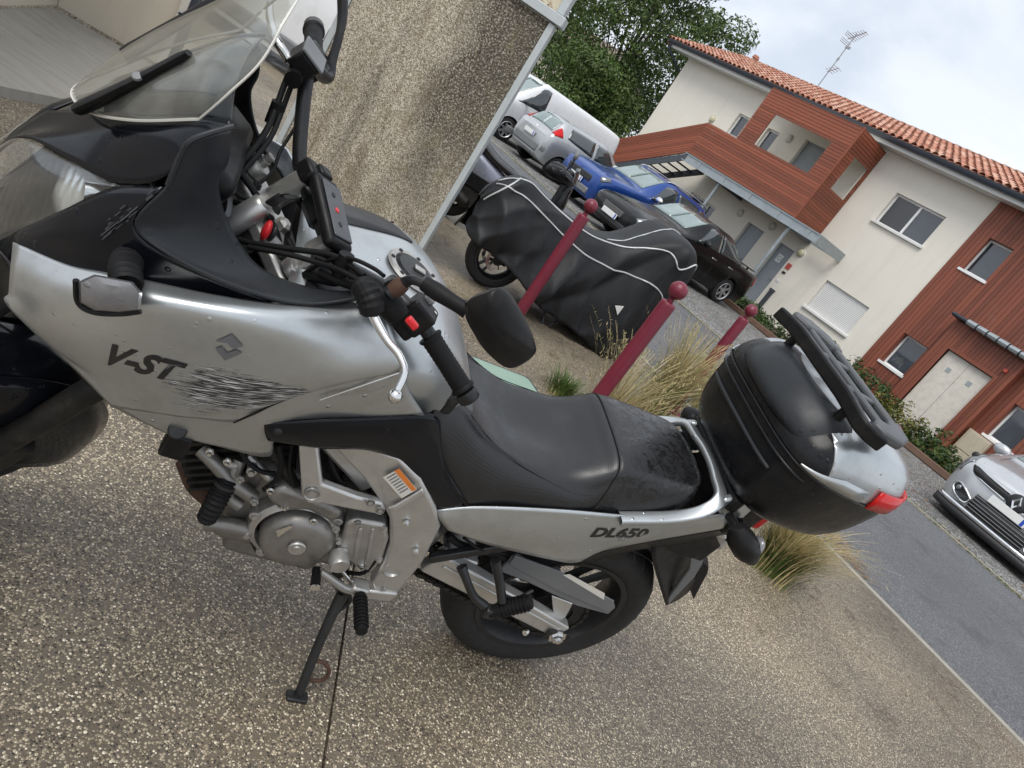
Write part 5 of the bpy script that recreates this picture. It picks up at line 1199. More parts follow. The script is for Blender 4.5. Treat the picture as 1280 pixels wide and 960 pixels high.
for (pts, r_) in (([(300, 215, .0), (318, 240, .01), (330, 262, .02), (345, 290, .03), (352, 320, .05)], .006), ([(292, 252, .02), (310, 262, .03), (322, 280, .05), (318, 300, .06)], .005), ([(395, 322, .12), (410, 330, .13), (432, 352, .16), (448, 362, .19)], .005), ([(360, 300, .05), (372, 322, .07), (392, 340, .09), (420, 348, .11)], .0065), ([(345, 330, .09), (352, 345, .1), (372, 358, .11), (398, 360, .12)], .009), ([(482, 356, .22), (494, 352, .225), (502, 362, .232)], .004)):
    tubeP('cable', [P(*q) for q in pts], r_, 'rubber', 8, 24)
for (u, v, y) in ((352, 318, .085), (322, 232, -.03), (346, 262, .02)): obj('clamp_bolt', MB().lathe([(0, .006), (.005, .006), (.0055, .002), (.008, .002), (.009, -.003)], P(u, v, y), SA, 6), 'steel_black', MO)
obj('bar_label', MB().obox(P(508, 385, .262), ax*.009, fr_*.004, up_*.001), 'label_white', MO) if False else None
tubeP('frame_tube', [P(378, 352, .10), P(400, 345, .08), P(425, 338, .06)], .016, 'frame_aluminium', 10)

# ---- black side cover, frame spars, seat
skin('side_cover', [PX(r) for r in (
    [(330, 528, .238), (400, 524, .232), (470, 521, .216), (530, 517, .197), (548, 523, .182), (548, 546, .174)],
    [(331, 540, .242), (400, 540, .236), (470, 538, .222), (515, 545, .210), (545, 560, .19), (556, 585, .182)],
    [(335, 549, .238), (400, 556, .230), (465, 558, .215), (505, 572, .204), (528, 602, .198), (583, 632, .182)],
    [(338, 550, .23), (400, 559, .222), (462, 562, .207), (496, 578, .198), (520, 610, .194), (545, 637, .188)])], 'gloss_black', 34, 14, .005)
tubeP('cover_seam', [P(u, v, y) for u, v, y in ((546, 546, .172), (553, 580, .184), (566, 610, .186), (584, 632, .184))], .004, 'black_plastic', 6, 16)
obj('cover_bolt', MB().lathe([(0, .003), (.006, .002), (.008, 0)], P(347, 540, .243), (0, 1, .1), 12), 'steel_black', MO, smooth=40)
def plateP(name, px, y, th, mat, bevel=.004, parent=None, both=False, tilt=None):
    """plate following an outline of the side view, y number or per point"""
    pts = [P(u, v, y) if not isinstance(y, (list, tuple)) else P(u, v, yy) for (u, v), yy in zip(px, y if isinstance(y, (list, tuple)) else [y]*len(px))]
    o = obj(name, MB().prism(pts, (0, -th, 0)), mat, parent or MO, bevel=bevel)
    if both: obj(name, MB().prism(flip(pts), (0, th, 0)), mat, parent or MO, bevel=bevel)
    return o
fr = plateP('frame_spar', [(415, 558), (462, 558), (500, 573), (527, 600), (545, 637), (551, 660), (530, 702), (508, 731), (496, 745), (470, 748), (463, 728), (478, 705), (487, 680), (487, 650), (478, 632), (455, 600)], [.205, .206, .208, .206, .203, .20, .192, .185, .180, .178, .178, .184, .190, .198, .204, .207], .05, 'frame_aluminium', .008, both=True)
plateP('spar_ridge', [(484, 636), (494, 640), (531, 618), (528, 612), (494, 633)], .2125, .008, 'frame_aluminium', .003)
obj('pivot_cap', MB().lathe([(0, -.004), (.017, -.004), (.021, .003), (.024, 0)], P(491, 712, .185), (0, 1, .15), 24), 'cast_aluminium', MO, smooth=40)
lb = plateP('warning_label', [(479, 597), (499, 586), (521, 612), (502, 623)], .2135, .001, 'label_white', 0); plateP('label_heading', [(493, 589), (499, 586), (520.5, 612), (515, 614)], .2142, .001, 'label_orange', 0, lb)
for k in range(7): 
    a0 = (482+k*2.6+1.5, 597.5+k*3.1); plateP('label_text', [(a0[0], a0[1]), (a0[0]+.9, a0[1]+.9), (a0[0]+11, a0[1]-5), (a0[0]+10.2, a0[1]-6)], .2143, .0006, 'decal_grey', 0, lb)
bk = plateP('engine_bracket', [(373, 556), (397, 557), (403, 606), (446, 622), (478, 630), (482, 639), (475, 644), (402, 630), (385, 630), (377, 622)], [.21, .21, .218, .216, .212, .211, .211, .218, .219, .219], .02, 'frame_aluminium', .005)
for (u, v, r_) in ((390, 617, .015), (463, 628, .009), (475, 638, .009)): obj('bracket_bolt', MB().lathe([(0, .004), (r_*.55, .004), (r_*.6, -.001), (r_*.8, -.001), (r_, .003), (r_*1.05, 0)], P(u, v, .2195), (0, 1, .1), 18), 'cast_aluminium', bk, smooth=40)
# seat
SS = [(.772, .960, (.09, .968), (.126, .958), (.154, .930), (.162, .900)), (.735, .925, (.09, .935), (.128, .928), (.158, .885), (.166, .845)), (.69, .895, (.08, .912), (.132, .912), (.166, .850), (.176, .795)), (.63, .868, (.085, .878), (.136, .880), (.170, .815), (.182, .742)), (.56, .850, (.095, .860), (.138, .858), (.172, .795), (.182, .715)), (.50, .842, (.10, .852), (.143, .846), (.168, .80), (.176, .745)),
      (.42, .850, (.11, .862), (.152, .848), (.172, .81), (.176, .765)), (.36, .872, (.115, .882), (.155, .852), (.172, .82), (.174, .782)), (.315, .918, (.12, .915), (.152, .868), (.168, .83), (.170, .798)), (.285, .950, (.115, .942), (.145, .900), (.162, .845), (.166, .81)),
      (.22, .962, (.11, .955), (.138, .922), (.156, .862), (.162, .835)), (.12, .972, (.10, .966), (.130, .940), (.148, .885), (.153, .86)), (.055, .978, (.09, .972), (.116, .952), (.134, .905), (.138, .88)), (.022, .972, (.07, .966), (.095, .95), (.11, .91), (.114, .89))]
srow = []
for x, zc, a, b, c_, d_ in SS:
    h_ = [(x, d_[0], d_[1]), (x, c_[0], c_[1]), (x, b[0], b[1]), (x, a[0], a[1])]; srow.append(h_+[(x, 0, zc)]+flip(h_[::-1]))
sg = patch(srow, 49, 78); cut_ = int(78*8.2/12)
seat = obj('rider_seat', MB().grid(sg[:cut_+1]), 'seat_vinyl', MO, smooth=60, solid=.004)
obj('pillion_seat', MB().grid(sg[cut_:]), 'pillion_vinyl', MO, smooth=60, solid=.004)
obj('seat_seam', MB().tube([Vector(q)+Vector((0, 0, .001)) for q in sg[cut_]], .0012, 5), 'black_void', seat)
for sd in (1, -1):
    stq = [(sg[j][k][0], sg[j][k][1], sg[j][k][2]+.0008) for j, k in ((14, 15), (20, 14), (27, 13), (35, 12), (42, 11), (48, 10))]
    if sd < 0: stq = flip(stq)
    tubeP('seat_stitch', stq, .0014, 'black_void', 4, 30, seat)
# tail panel (silver) with lettering, grab rail
skin('tail_panel', [PX(r) for r in (
    [(546, 637, .190), (600, 633, .186), (700, 637, .181), (790, 645, .172), (850, 650, .158), (905, 642, .142)],
    [(549, 648, .196), (600, 655, .192), (690, 668, .184), (770, 668, .172), (840, 662, .156), (912, 650, .140)],
    [(560, 662, .190), (610, 680, .182), (690, 699, .166), (722, 702, .155), (760, 686, .150), (830, 673, .146)][:5]+[(925, 656, .132)])], 'bike_silver', 30, 14, .004, key='tail')
skin('tail_under', [PX(r) for r in ([(722, 701, .150), (760, 686, .146), (830, 673, .142), (925, 657, .128)], [(730, 705, .12), (780, 690, .11), (850, 680, .10), (925, 665, .09)])], 'black_plastic', 16, 6, .003)
rail = [P(774, 648, .176), P(840, 647, .166), P(880, 639, .154), P(900, 622, .128), Vector((-.022, .075, .978)), Vector((-.024, .03, .984)), Vector((-.024, 0, .985))]
railpts = [Vector(q) for q in cr_row(rail, 30)]
fullr = railpts+[Vector((q.x, -q.y, q.z)) for q in railpts[-2::-1]]
prof_ = []
for i, q in enumerate(fullr):
    a_ = fullr[max(0, i-1)]; b_ = fullr[min(len(fullr)-1, i+1)]; T_ = (b_-a_).normalized(); N_ = Vector((0, 0, 1)).cross(T_).normalized(); w_ = .0165; hz = .0095
    U_ = T_.cross(N_); rr_ = []
    for k in range(16):
        a = 2*math.pi*k/16; cx, sx = math.cos(a), math.sin(a); rr_.append(q+N_*w_*(abs(cx)**.45)*(1 if cx > 0 else -1)+U_*hz*(abs(sx)**.45)*(1 if sx > 0 else -1))
    prof_.append(rr_)
obj('grab_rail', MB().grid(prof_, True), 'bike_silver', MO, smooth=40)
plateP('rail_plate', [(893, 630), (940, 618), (946, 633), (925, 652), (905, 655)], [.148, .13, .12, .128, .138], .02, 'bike_silver', .006, both=True)
obj('tail_core', MB().box(-.22, .35, -.10, .10, .72, .84).box(-.25, -.08, -.09, .09, .84, .95).box(-.02, .6, -.08, .08, .60, .80), 'engine_dark', MO, bevel=.01)
# rear mudguard, plate bracket, indicators, tail lamp
rm = obj('rear_mudguard', MB().grid(patch([[P(817, 682, .115), P(845, 672, .085), P(875, 664, .055)], [P(816, 700, .115), P(850, 705, .075), P(885, 700, .03)], [P(833, 757, .105), P(855, 745, .06), P(885, 715, .02)]], 12, 10)), 'black_plastic', MO, smooth=60, solid=.004)
plateP('plate_bracket', [(868, 672), (888, 667), (878, 706), (868, 722), (835, 757), (833, 752), (862, 712)], .098, .012, 'trim_grey', .003, rm); plateP('plate_edge', [(870, 690), (886, 710), (885, 716), (867, 750), (862, 735)], .045, .006, 'black_plastic', .002, rm)
ri = obj('indicator', MB().tube([P(921, 658, .20), P(925, 672, .215), P(934, 686, .222), P(940, 699, .225)], [.020, .034, .036, .018], 12), 'black_plastic', MO, smooth=50)
obj('indicator_lens', MB().sphere(P(942, 684, .222), .026, 12, 8, (.5, 1, 1.3)), 'smoke_lens', ri, smooth=60); obj('indicator_stalk', MB().tube([P(922, 662, .2), P(912, 645, .15)], .012, 10), 'black_plastic', ri, smooth=50)
obj('indicator', MB().sphere((-.13, -.24, .93), .034, 12, 8, (1, 1.2, .9)).tube([(-.12, -.12, .93), (-.13, -.22, .93)], .012, 10), 'black_plastic', MO, smooth=50)
obj('rail_arm', MB().tube([P(905, 660, .12), P(915, 655, .14), P(930, 655, .15)], .016, 10), 'black_plastic', MO, smooth=50)
obj('tail_lamp', MB().obox((-.27, 0, .91), (.02, 0, .0), (0, .08, 0), (0, 0, .03)), 'lamp_red', MO, bevel=.012); plateP('tail_grip', [(890, 668), (905, 658), (912, 680), (900, 690)], .10, .03, 'frame_aluminium', .008)

# ---- engine
eng = obj('crankcase', MB().box(.66, 1.0, -.15, .15, .36, .62).box(.72, .95, -.12, .12, .28, .38).box(.52, .70, -.14, .14, .38, .58), 'engine_grey', MO, bevel=.025, seg=3)
dn = Vector((0, 1, .06)).normalized()
sc0 = P(372, 672, .185)
obj('alternator_cover', MB().lathe([(0, .030), (.017, .030), (.018, .024), (.060, .026), (.072, .018), (.079, .004), (.081, -.035)], sc0, dn, 36), 'engine_grey', MO, smooth=40)
al = obj('alternator_rim', MB().lathe([(.078, -.03), (.080, .004), (.092, -.004), (.097, -.03)], sc0+Vector((.012, 0, .01)), dn, 36), 'cast_aluminium', MO, smooth=40)
for k in range(9):
    a = k*.698+.2; c_ = sc0+Vector((.012, -.006, .01))+Vector((math.cos(a)*.096, 0, math.sin(a)*.096)); obj('cover_lug', MB().lathe([(0, .012), (.006, .012), (.007, .007), (.011, .006), (.012, -.03)], c_, dn, 12), 'cast_aluminium', al, smooth=40)
obj('inspection_plug', MB().lathe([(.0, .0335), (.008, .0335), (.009, .031), (.017, .032), (.019, .029)], sc0, dn, 20), 'cast_aluminium', al, smooth=40)
obj('scuff_mark', MB().prism([P(345, 664, .2135), P(352, 661, .2135), P(363, 657, .2135), (P(366, 659, .2135)), P(357, 665, .2135), P(347, 672, .2135)], (0, -.001, 0)), 'polished', al)
plateP('upper_cover', [(330, 622), (352, 610), (380, 620), (410, 632), (430, 645), (415, 655), (385, 640), (350, 640)], .200, .05, 'engine_grey', .012)
sprk = plateP('sprocket_cover', [(432, 655), (445, 650), (483, 657), (486, 675), (478, 700), (466, 716), (448, 712), (430, 698), (418, 690), (428, 672)], .192, .05, 'cast_aluminium', .008)
plateP('cover_rib', [(448, 662), (453, 661), (447, 702), (441, 700)], .197, .006, 'cast_aluminium', .002, sprk); plateP('cover_rib', [(464, 662), (468, 662), (461, 708), (456, 707)], .197, .006, 'cast_aluminium', .002, sprk)
obj('oil_cap', MB().lathe([(0, .035), (.019, .035), (.022, .028), (.023, 0)], P(423, 693, .195), (-.1, 1, .1), 20), 'cast_aluminium', sprk, smooth=40)
obj('front_cylinder', MB().obox((1.03, 0, .60), Vector((.085, 0, -.06))*.9, (0, .105, 0), Vector((.06, 0, .11))*.9), 'engine_grey', MO, bevel=.015, seg=3)
obj('cylinder_head', MB().obox((1.10, .01, .70), Vector((.065, 0, -.045)), (0, .125, 0), Vector((.035, 0, .05))), 'cast_aluminium', MO, bevel=.018, seg=3)
obj('rear_cylinder', MB().obox((.70, 0, .70), Vector((.07, 0, .03)), (0, .11, 0), Vector((-.04, 0, .12))), 'engine_dark', MO, bevel=.015)
for (pts, r_, mt) in (([(300, 575, .14), (290, 598, .16), (285, 620, .17), (300, 632, .175)], .013, 'engine_grey'), ([(252, 562, .13), (270, 580, .15), (292, 604, .165), (318, 622, .17)], .015, 'engine_grey'), ([(310, 570, .15), (330, 590, .165), (345, 605, .175)], .010, 'cast_aluminium'), ([(262, 575, .12), (278, 580, .14), (300, 582, .15)], .011, 'cast_aluminium'),
                      ([(338, 560, .16), (350, 575, .17), (365, 600, .175), (372, 620, .18)], .012, 'engine_dark'), ([(405, 565, .12), (420, 590, .13), (440, 600, .13), (460, 615, .14)], .014, 'engine_dark'), ([(408, 575, .15), (430, 585, .155), (470, 600, .15)], .008, 'rubber'), ([(420, 605, .15), (432, 598, .16), (446, 606, .15)], .007, 'rubber')):
    tubeP('coolant_hose', [P(*q) for q in pts], r_, mt, 10, 18)
for (u, v, r_) in ((315, 588, .010), (352, 617, .011), (372, 626, .008)): obj('engine_bolt', MB().lathe([(0, .014), (r_*.6, .014), (r_*.65, .006), (r_, .005), (r_, -.03)], P(u, v, .178), (.1, 1, .2), 10), 'cast_aluminium', MO, smooth=40)
tubeP('exhaust_header', [P(232, 575, .06), P(238, 590, .08), P(245, 606, .09), P(262, 622, .08), (.95, .0, .30)], .021, 'rust', 12, 18)
obj('exhaust_silencer', MB().tube([(.55, -.17, .40), (.30, -.20, .46), (.12, -.22, .50), (-.25, -.235, .60), (-.28, -.236, .605)], [.022, .03, .055, .06, .04], 20), 'cast_aluminium', MO, smooth=50)
gh = obj('front_hose_guard', MB().obox(P(221, 553, .215), (.022, 0, 0), (0, .016, 0), (0, 0, .030)), 'black_plastic', MO, bevel=.006)
obj('guard_cap', MB().lathe([(0, .004), (.013, .003), (.016, 0)], Vector(P(222, 538, .236)), (0, .8, .6), 16), 'steel_black', gh, smooth=40)
_hp = [Vector(q) for q in cr_row([P(286, 598, .165), P(278, 612, .175), P(268, 630, .19), P(257, 650, .20)], 23)]
hn = obj('corrugated_boot', MB().tube(_hp, [.0165+(.0028 if k % 2 else 0)+.003*math.sin(k/22*3.1) for k in range(23)], 14), 'rubber', MO, smooth=35); obj('boot_clamp', MB().tube([_hp[3], _hp[5]], .0225, 16), 'steel_black', hn)
obj('lower_pipe', MB().tube([P(256, 652, .17), P(275, 655, .17), P(305, 660, .17), P(325, 672, .16)], .018, 12), 'engine_grey', MO, smooth=50); tubeP('drain_stub', [P(318, 672, .15), P(325, 686, .15)], .013, 'engine_dark', 10)
for k in range(9):
    t_ = k/8; cc = Vector((.985, 0, .525)).lerp(Vector((1.075, 0, .675)), t_); obj('cylinder_fin', MB().obox(cc, Vector((.092, 0, -.058)), (0, .128, 0), Vector((.0022, 0, .0036))), 'engine_dark', MO, bevel=.001)
for k in range(6):
    t_ = k/5; cc = Vector((.735, 0, .64)).lerp(Vector((.675, 0, .80)), t_); obj('cylinder_fin', MB().obox(cc, Vector((.078, 0, .032)), (0, .125, 0), Vector((-.0016, 0, .0036))), 'engine_dark', MO, bevel=.001)
for (pts, r_) in (([(348, 556, .19), (352, 580, .192), (345, 600, .19), (330, 612, .185)], .0055), ([(365, 556, .18), (362, 585, .19), (368, 608, .195)], .004), ([(410, 560, .165), (416, 585, .175), (432, 612, .185), (452, 622, .188)], .006), ([(440, 562, .15), (448, 585, .16), (470, 612, .17), (478, 626, .18)], .009), ([(300, 560, .17), (310, 578, .18), (328, 590, .182), (344, 592, .18)], .005),
                  ([(470, 700, .19), (455, 716, .185), (436, 716, .17)], .005), ([(500, 640, .16), (520, 668, .15), (545, 690, .14), (600, 690, .13)], .007), ([(560, 668, .15), (575, 680, .14), (610, 690, .12), (640, 700, .1)], .009), ([(580, 672, .165), (600, 686, .16), (632, 692, .15)], .004)):
    tubeP('wiring', [P(*q) for q in pts], r_, 'rubber', 7, 18)
for (u, v, y) in ((262, 566, .165), (284, 578, .175), (300, 600, .182), (318, 628, .19), (338, 614, .195), (356, 634, .20), (392, 652, .20), (420, 662, .20), (447, 655, .195), (480, 662, .195), (474, 700, .195), (452, 708, .195), (430, 690, .198), (508, 655, .205), (520, 690, .2), (480, 735, .182)):
    obj('hex_bolt', MB().lathe([(0, .007), (.0042, .007), (.0048, .0055), (.0052, .0), (.0085, .0), (.0088, -.004)], P(u, v, y), (.05, 1, .1), 6), 'polished' if u % 3 else 'cast_aluminium', MO)
for (u, v) in ():
    h_ = cast('fairing', u, v, -.0015)
    if h_ is not None: obj('fairing_fastener', MB().lathe([(0, .0015), (.0035, .002), (.0055, .0016), (.0065, 0)], h_, (.1, .95, .25), 14), 'steel_black', MO, smooth=40)
obj('sump', MB().box(.70, .95, -.10, .10, .27, .36), 'engine_dark', MO, bevel=.03)
obj('inner_frame', MB().obox((.93, .15, .80), (.16, 0, .10), (0, .03, 0), (-.02, 0, .035)).obox((.93, -.15, .80), (.16, 0, .10), (0, .03, 0), (-.02, 0, .035)), 'frame_aluminium', MO, bevel=.01)
obj('air_box', MB().box(.72, 1.08, -.15, .15, .78, .98), 'engine_dark', MO, bevel=.03)

# ---- pegs, shifter, stand
pg = tubeP('rider_peg', [P(450, 742, .215), P(452, 790, .315)], .0135, 'rubber', 10)
for k in range(9):
    t = .12+.09*k; q = Vector(P(450, 742, .215)).lerp(Vector(P(452, 790, .315)), t); obj('peg_rib', MB().tube([q, q+(Vector(P(452, 790, .315))-Vector(P(450, 742, .215))).normalized()*.005], .0168, 12), 'rubber', pg)
obj('peg_mount', MB().obox(P(449, 734, .20), (.022, 0, 0), (0, .018, .0), (0, 0, .014)), 'cast_aluminium', pg, bevel=.006); obj('peg_bracket', MB().obox(P(470, 742, .18), (.045, 0, -.01), (0, .008, 0), (0, 0, .018)), 'frame_aluminium', pg, bevel=.005)
sf = tubeP('shift_lever', [P(446, 738, .205), P(430, 735, .21), P(412, 722, .213), P(400, 714, .215)], [.011, .010, .009, .008], 'cast_aluminium', 8, 12)
obj('shift_rubber', MB().tube([P(396, 712, .205), P(394, 734, .262)], .0105, 12), 'rubber', sf, smooth=50)
for k in (0, 1): q = Vector(P(396, 712, .205)).lerp(Vector(P(394, 734, .262)), k); obj('shift_collar', MB().tube([q, q+Vector((0, .003 if k else -.003, 0))], .011, 12), 'polished', sf)
tubeP('shift_rod', [P(440, 728, .19), P(424, 710, .18), P(422, 706, .18)], .005, 'polished', 8); tubeP('shift_link', [P(430, 738, .17), P(418, 722, .165), P(432, 712, .165)], .012, 'engine_dark', 8, 10)
ss = tubeP('side_stand', [P(428, 742, .175), P(412, 775, .21), P(393, 818, .255), P(376, 862, .300), P(372, 872, .308)], [.015, .013, .012, .012, .011], 'steel_black', 12, 20)
ft = P(366, 878, .315)
_gz = BINV @ Vector((0, 0, 1)); _gx = BINV @ Vector((1, 0, 0)); _gx = (_gx-_gz*_gx.dot(_gz)).normalized(); _gy = _gz.cross(_gx)
wft = BMAT @ Vector(ft)+BO; dz = wft.z-.006; ft2 = ft-_gz*dz
obj('stand_foot', MB().obox(ft2, Vector((.027, .0, 0)), _gz.cross(Vector((1, 0, 0))).normalized()*.015, _gz*.006), 'steel_black', ss, bevel=.004); obj('stand_toe', MB().tube([P(372, 872, .308), ft2+_gz*.004], .012, 10), 'steel_black', ss)
tubeP('stand_loop', [P(389, 826, .262), P(404, 828, .265), P(411, 836, .27), P(409, 846, .275), P(398, 851, .278), P(383, 848, .283)], .005, 'rust', 8, 20, ss); tubeP('stand_spring', [P(434, 740, .16), P(436, 752, .165), P(420, 765, .18)], .007, 'engine_dark', 8, 8, ss)

# ---- swingarm, chain, guards, passenger peg
def beamP(name, a, b, w0, w1, th, mat, y0, y1, bev=.006):
    """tapered box beam in the side view"""
    A_, B_ = Vector(P(*a, y0)), Vector(P(*b, y1)); d = (B_-A_); n_ = Vector((d.z, 0, -d.x)).normalized(); n_ = n_ if n_.z > 0 else -n_
    return obj(name, MB().prism([A_-n_*w0, B_-n_*w1, B_+n_*w1, A_+n_*w0], (0, -th, 0)), mat, MO, bevel=bev)
swl = beamP('swingarm', (540, 705), (702, 792), .040, .030, .035, 'frame_aluminium', .150, .150); 
A_, B_ = Vector(P(540, 705, .15)), Vector(P(702, 792, .15))
d = (B_-A_); n_ = Vector((d.z, 0, -d.x)).normalized(); n_ = n_ if n_.z > 0 else -n_
obj('swingarm_rib', MB().prism([A_+n_*.006+d*.05, B_+n_*.006-d*.05, B_+n_*.016-d*.05, A_+n_*.016+d*.05], (0, .004, 0)), 'frame_aluminium', swl, bevel=.002)
obj('swingarm_arm', MB().prism([Vector((q.x, -q.y, q.z)) for q in (A_-n_*.04, B_-n_*.03, B_+n_*.03, A_+n_*.04)], (0, .035, 0)), 'frame_aluminium', swl, bevel=.006); obj('swingarm_cross', MB().box(.36, .46, -.15, .115, .40, .48), 'frame_aluminium', swl, bevel=.01)
ax_ = Vector((-.005, .158, .322)); obj('axle_nut', MB().lathe([(0, .016), (.008, .016), (.009, .010), (.017, .010), (.018, 0), (.028, 0), (.028, -.004)], ax_, (0, 1, 0), 6), 'polished', swl); obj('axle_plate', MB().box(-.045, .04, .152, .157, .30, .345), 'engine_dark', swl, bevel=.003)
obj('axle_shaft', MB().tube([(-.005, -.16, .322), (-.005, .16, .322)], .011, 10), 'polished', swl)
obj('adjuster_bolt', MB().tube([(.10, .158, .318), (.11, .166, .318)], .008, 8), 'polished', swl)
# chain: links round the two sprockets
ch = MB(); c1, r1 = Vector((.62, .08, .43)), .042; c2, r2 = Vector((-.005, .08, .322)), .103
loop = []
dd_ = c2-c1; L_ = math.hypot(dd_.x, dd_.z); base = math.atan2(dd_.z, dd_.x); off_ = math.acos((r1-r2)/L_)
a0, a1 = base+off_, base-off_
for k in range(13): a = a0+(2*math.pi-2*off_)*k/12; loop.append(c1+Vector((math.cos(a)*r1, 0, math.sin(a)*r1)))
for k in range(25): a = a1+(2*off_)*k/24; loop.append(c2+Vector((math.cos(a)*r2, 0, math.sin(a)*r2)))
loop.append(loop[0]); per = [0]
for i in range(1, len(loop)): per.append(per[-1]+(loop[i]-loop[i-1]).length)
nl = int(per[-1]/.0159); pos = []
for k in range(nl+1):
    s_ = per[-1]*k/nl; i = max(j for j in range(len(per)) if per[j] <= s_+1e-9); i = min(i, len(loop)-2); pos.append(loop[i].lerp(loop[i+1], (s_-per[i])/max(1e-9, per[i+1]-per[i])))
for k in range(nl):
    p0, p1 = pos[k], pos[k+1]; w_ = .006 if k % 2 else .0085; t_ = (p1-p0); nn = Vector((-t_.z, 0, t_.x)).normalized()*.0065
    for sd in (1, -1): ch.obox((p0+p1)/2+Vector((0, sd*w_, 0)), t_*.62, (0, .001, 0), nn)
    ch.tube([p0+Vector((0, -.009, 0)), p0+Vector((0, .009, 0))], .0042, 6)
o = obj('drive_chain', ch, 'engine_dark', MO)
cg = plateP('chain_guard', [(640, 697), (647, 694), (702, 727), (767, 752), (769, 760), (760, 768), (720, 757), (660, 728), (624, 714)], [.118, .118, .118, .118, .118, .118, .12, .12, .12], .008, 'trim_grey', .002)
plateP('guard_top', [(644, 695), (700, 715), (768, 752), (762, 766), (700, 740), (636, 706)], .124, .006, 'trim_grey', .002, cg); plateP('guard_label', [(704, 719), (712, 718), (756, 742), (755, 750)], .1255, .001, 'label_white', 0, cg)
plateP('guard_tab', [(690, 745), (716, 755), (707, 772), (698, 776), (692, 770)], .126, .004, 'frame_aluminium', .002, cg)
obj('hugger', MB().lathe([(.345, -.085), (.352, 0), (.345, .085)], (-.005, 0, .322), (0, 1, 0), 20, a0=R(-140), a1=R(-50)), 'black_plastic', MO, smooth=60, solid=.004)
beamP('peg_rail', (537, 702), (646, 684), .012, .012, .02, 'steel_black', .165, .160, .004)
hg = tubeP('peg_hanger', [P(577, 708, .165), P(582, 722, .18), P(592, 745, .195), P(606, 757, .205)], [.014, .011, .011, .012], 'steel_black', 10, 14); tubeP('hanger_strut', [P(619, 700, .165), P(624, 725, .18), P(628, 752, .205)], [.013, .012, .012], 'steel_black', 10, 10, hg); tubeP('hanger_brace', [P(631, 745, .19), P(645, 748, .18), P(666, 738, .16)], .005, 'steel_black', 8, 8, hg)
pp0, pp1 = Vector(P(612, 765, .205)), Vector(P(664, 752, .215)); pk = tubeP('passenger_peg', [pp0, pp0.lerp(pp1, .4), pp1], [.016, .020, .018], 'rubber', 12, 0)
for k in range(8): q = pp0.lerp(pp1, .25+.09*k); obj('peg_rib', MB().tube([q, q+(pp1-pp0)*.04], .0225, 12), 'rubber', pk)
obj('peg_mount', MB().obox(P(612, 764, .205), (.018, 0, 0), (0, .014, 0), (0, 0, .016)), 'steel_black', pk, bevel=.005)
obj('shock_absorber', MB().tube([(.42, 0, .45), (.50, 0, .74)], .035, 14), 'engine_dark', MO, smooth=50)
obj('subframe_rail', MB().tube([(.62, .12, .62), (.30, .11, .68), (-.12, .10, .86)], .016, 8).tube([(.62, -.12, .62), (.30, -.11, .68), (-.12, -.10, .86)], .016, 8), 'steel_black', MO, smooth=50)

# ---- top case
def plan(xf, xr, w, z, n=44, e=4.2, taper=.07):
    out = []
    for k in range(n):
        a = 2*math.pi*k/n; cx, sy = math.cos(a), math.sin(a)
        X = (abs(cx)**(2/e))*(1 if cx > 0 else -1); Y = (abs(sy)**(2/e))*(1 if sy > 0 else -1)
        xm, xh = (xf+xr)/2, (xf-xr)/2; out.append((xm+X*xh, Y*w*(1-taper*max(0, -X)), z))
    return out
LV_ = [(-.06, -.28, .135, .988), (-.02, -.335, .19, 1.006), (.008, -.37, .218, 1.055), (.022, -.392, .231, 1.12), (.026, -.400, .236, 1.185)]
cb_ = [plan(*q[:3], q[3]) for q in LV_]; cb_ = [[tuple(t) for t in r] for r in patch([r+[r[0]] for r in cb_], 60, 14)]
base_m = MB().grid(cb_); base_m.f.append(tuple(range(58, -1, -1))); keepbvh('case', base_m)
case = obj('top_case', base_m, 'case_black', MO, smooth=50)
LD = [(.028, -.403, .238, 1.187), (.024, -.400, .236, 1.215), (.004, -.385, .226, 1.250), (-.04, -.352, .202, 1.287), (-.09, -.29, .14, 1.304), (-.15, -.23, .05, 1.309)]
ld = patch([[np.array(t) for t in (lambda r: r+[r[0]])(plan(*q[:3], q[3]))] for q in LD], 72, 22)
lm_ = MB().grid(ld).mesh('lid')
def half(me, outer):
    bm = bmesh.new(); bm.from_mesh(me); bmesh.ops.remove_doubles(bm, verts=bm.verts, dist=1e-5)
    bmesh.ops.bisect_plane(bm, geom=bm.verts[:]+bm.edges[:]+bm.faces[:], plane_co=(-.062, 0, 1.20), plane_no=(1, 0, -.35), clear_outer=not outer, clear_inner=outer)
    bmesh.ops.recalc_face_normals(bm, faces=bm.faces); n_ = bpy.data.meshes.new('lid'); bm.to_mesh(n_); bm.free(); return n_
obj('lid_front', half(lm_, True), 'case_black', case, smooth=60, solid=.004, fix=False); lid = obj('lid', half(lm_, False), 'bike_silver', case, smooth=60, solid=.004, fix=False)
obj('lid_seal', MB().tube([Vector(q)*1.0+Vector((0, 0, -.001)) for q in [(t[0], t[1]*1.004, 1.187) for t in cr_row(plan(.0285, -.4035, .2385, 1.187)+[plan(.0285, -.4035, .2385, 1.187)[0]], 90)]], .003, 6), 'case_black', case)
# padded backrest on the front of the lid
br_ = []
for (t, hw, th) in ((0, .17, .012), (.06, .19, .036), (.3, .195, .048), (.7, .18, .046), (.93, .155, .030), (1., .12, .006)):
    c0 = Vector((.022, 0, 1.200)).lerp(Vector((-.050, 0, 1.302)), t); nn = Vector((.88, 0, .47))
    br_.append([c0+Vector((0, hw*q, 0))+nn*th*(1-abs(q)**4*.75)-Vector((.05*abs(q)**2.5, 0, 0)) for q in (-1, -.92, -.7, -.35, 0, .35, .7, .92, 1)])
obj('backrest', MB().grid(patch(br_, 30, 18)), 'satin_charcoal', case, smooth=60, solid=.01, off=-1)
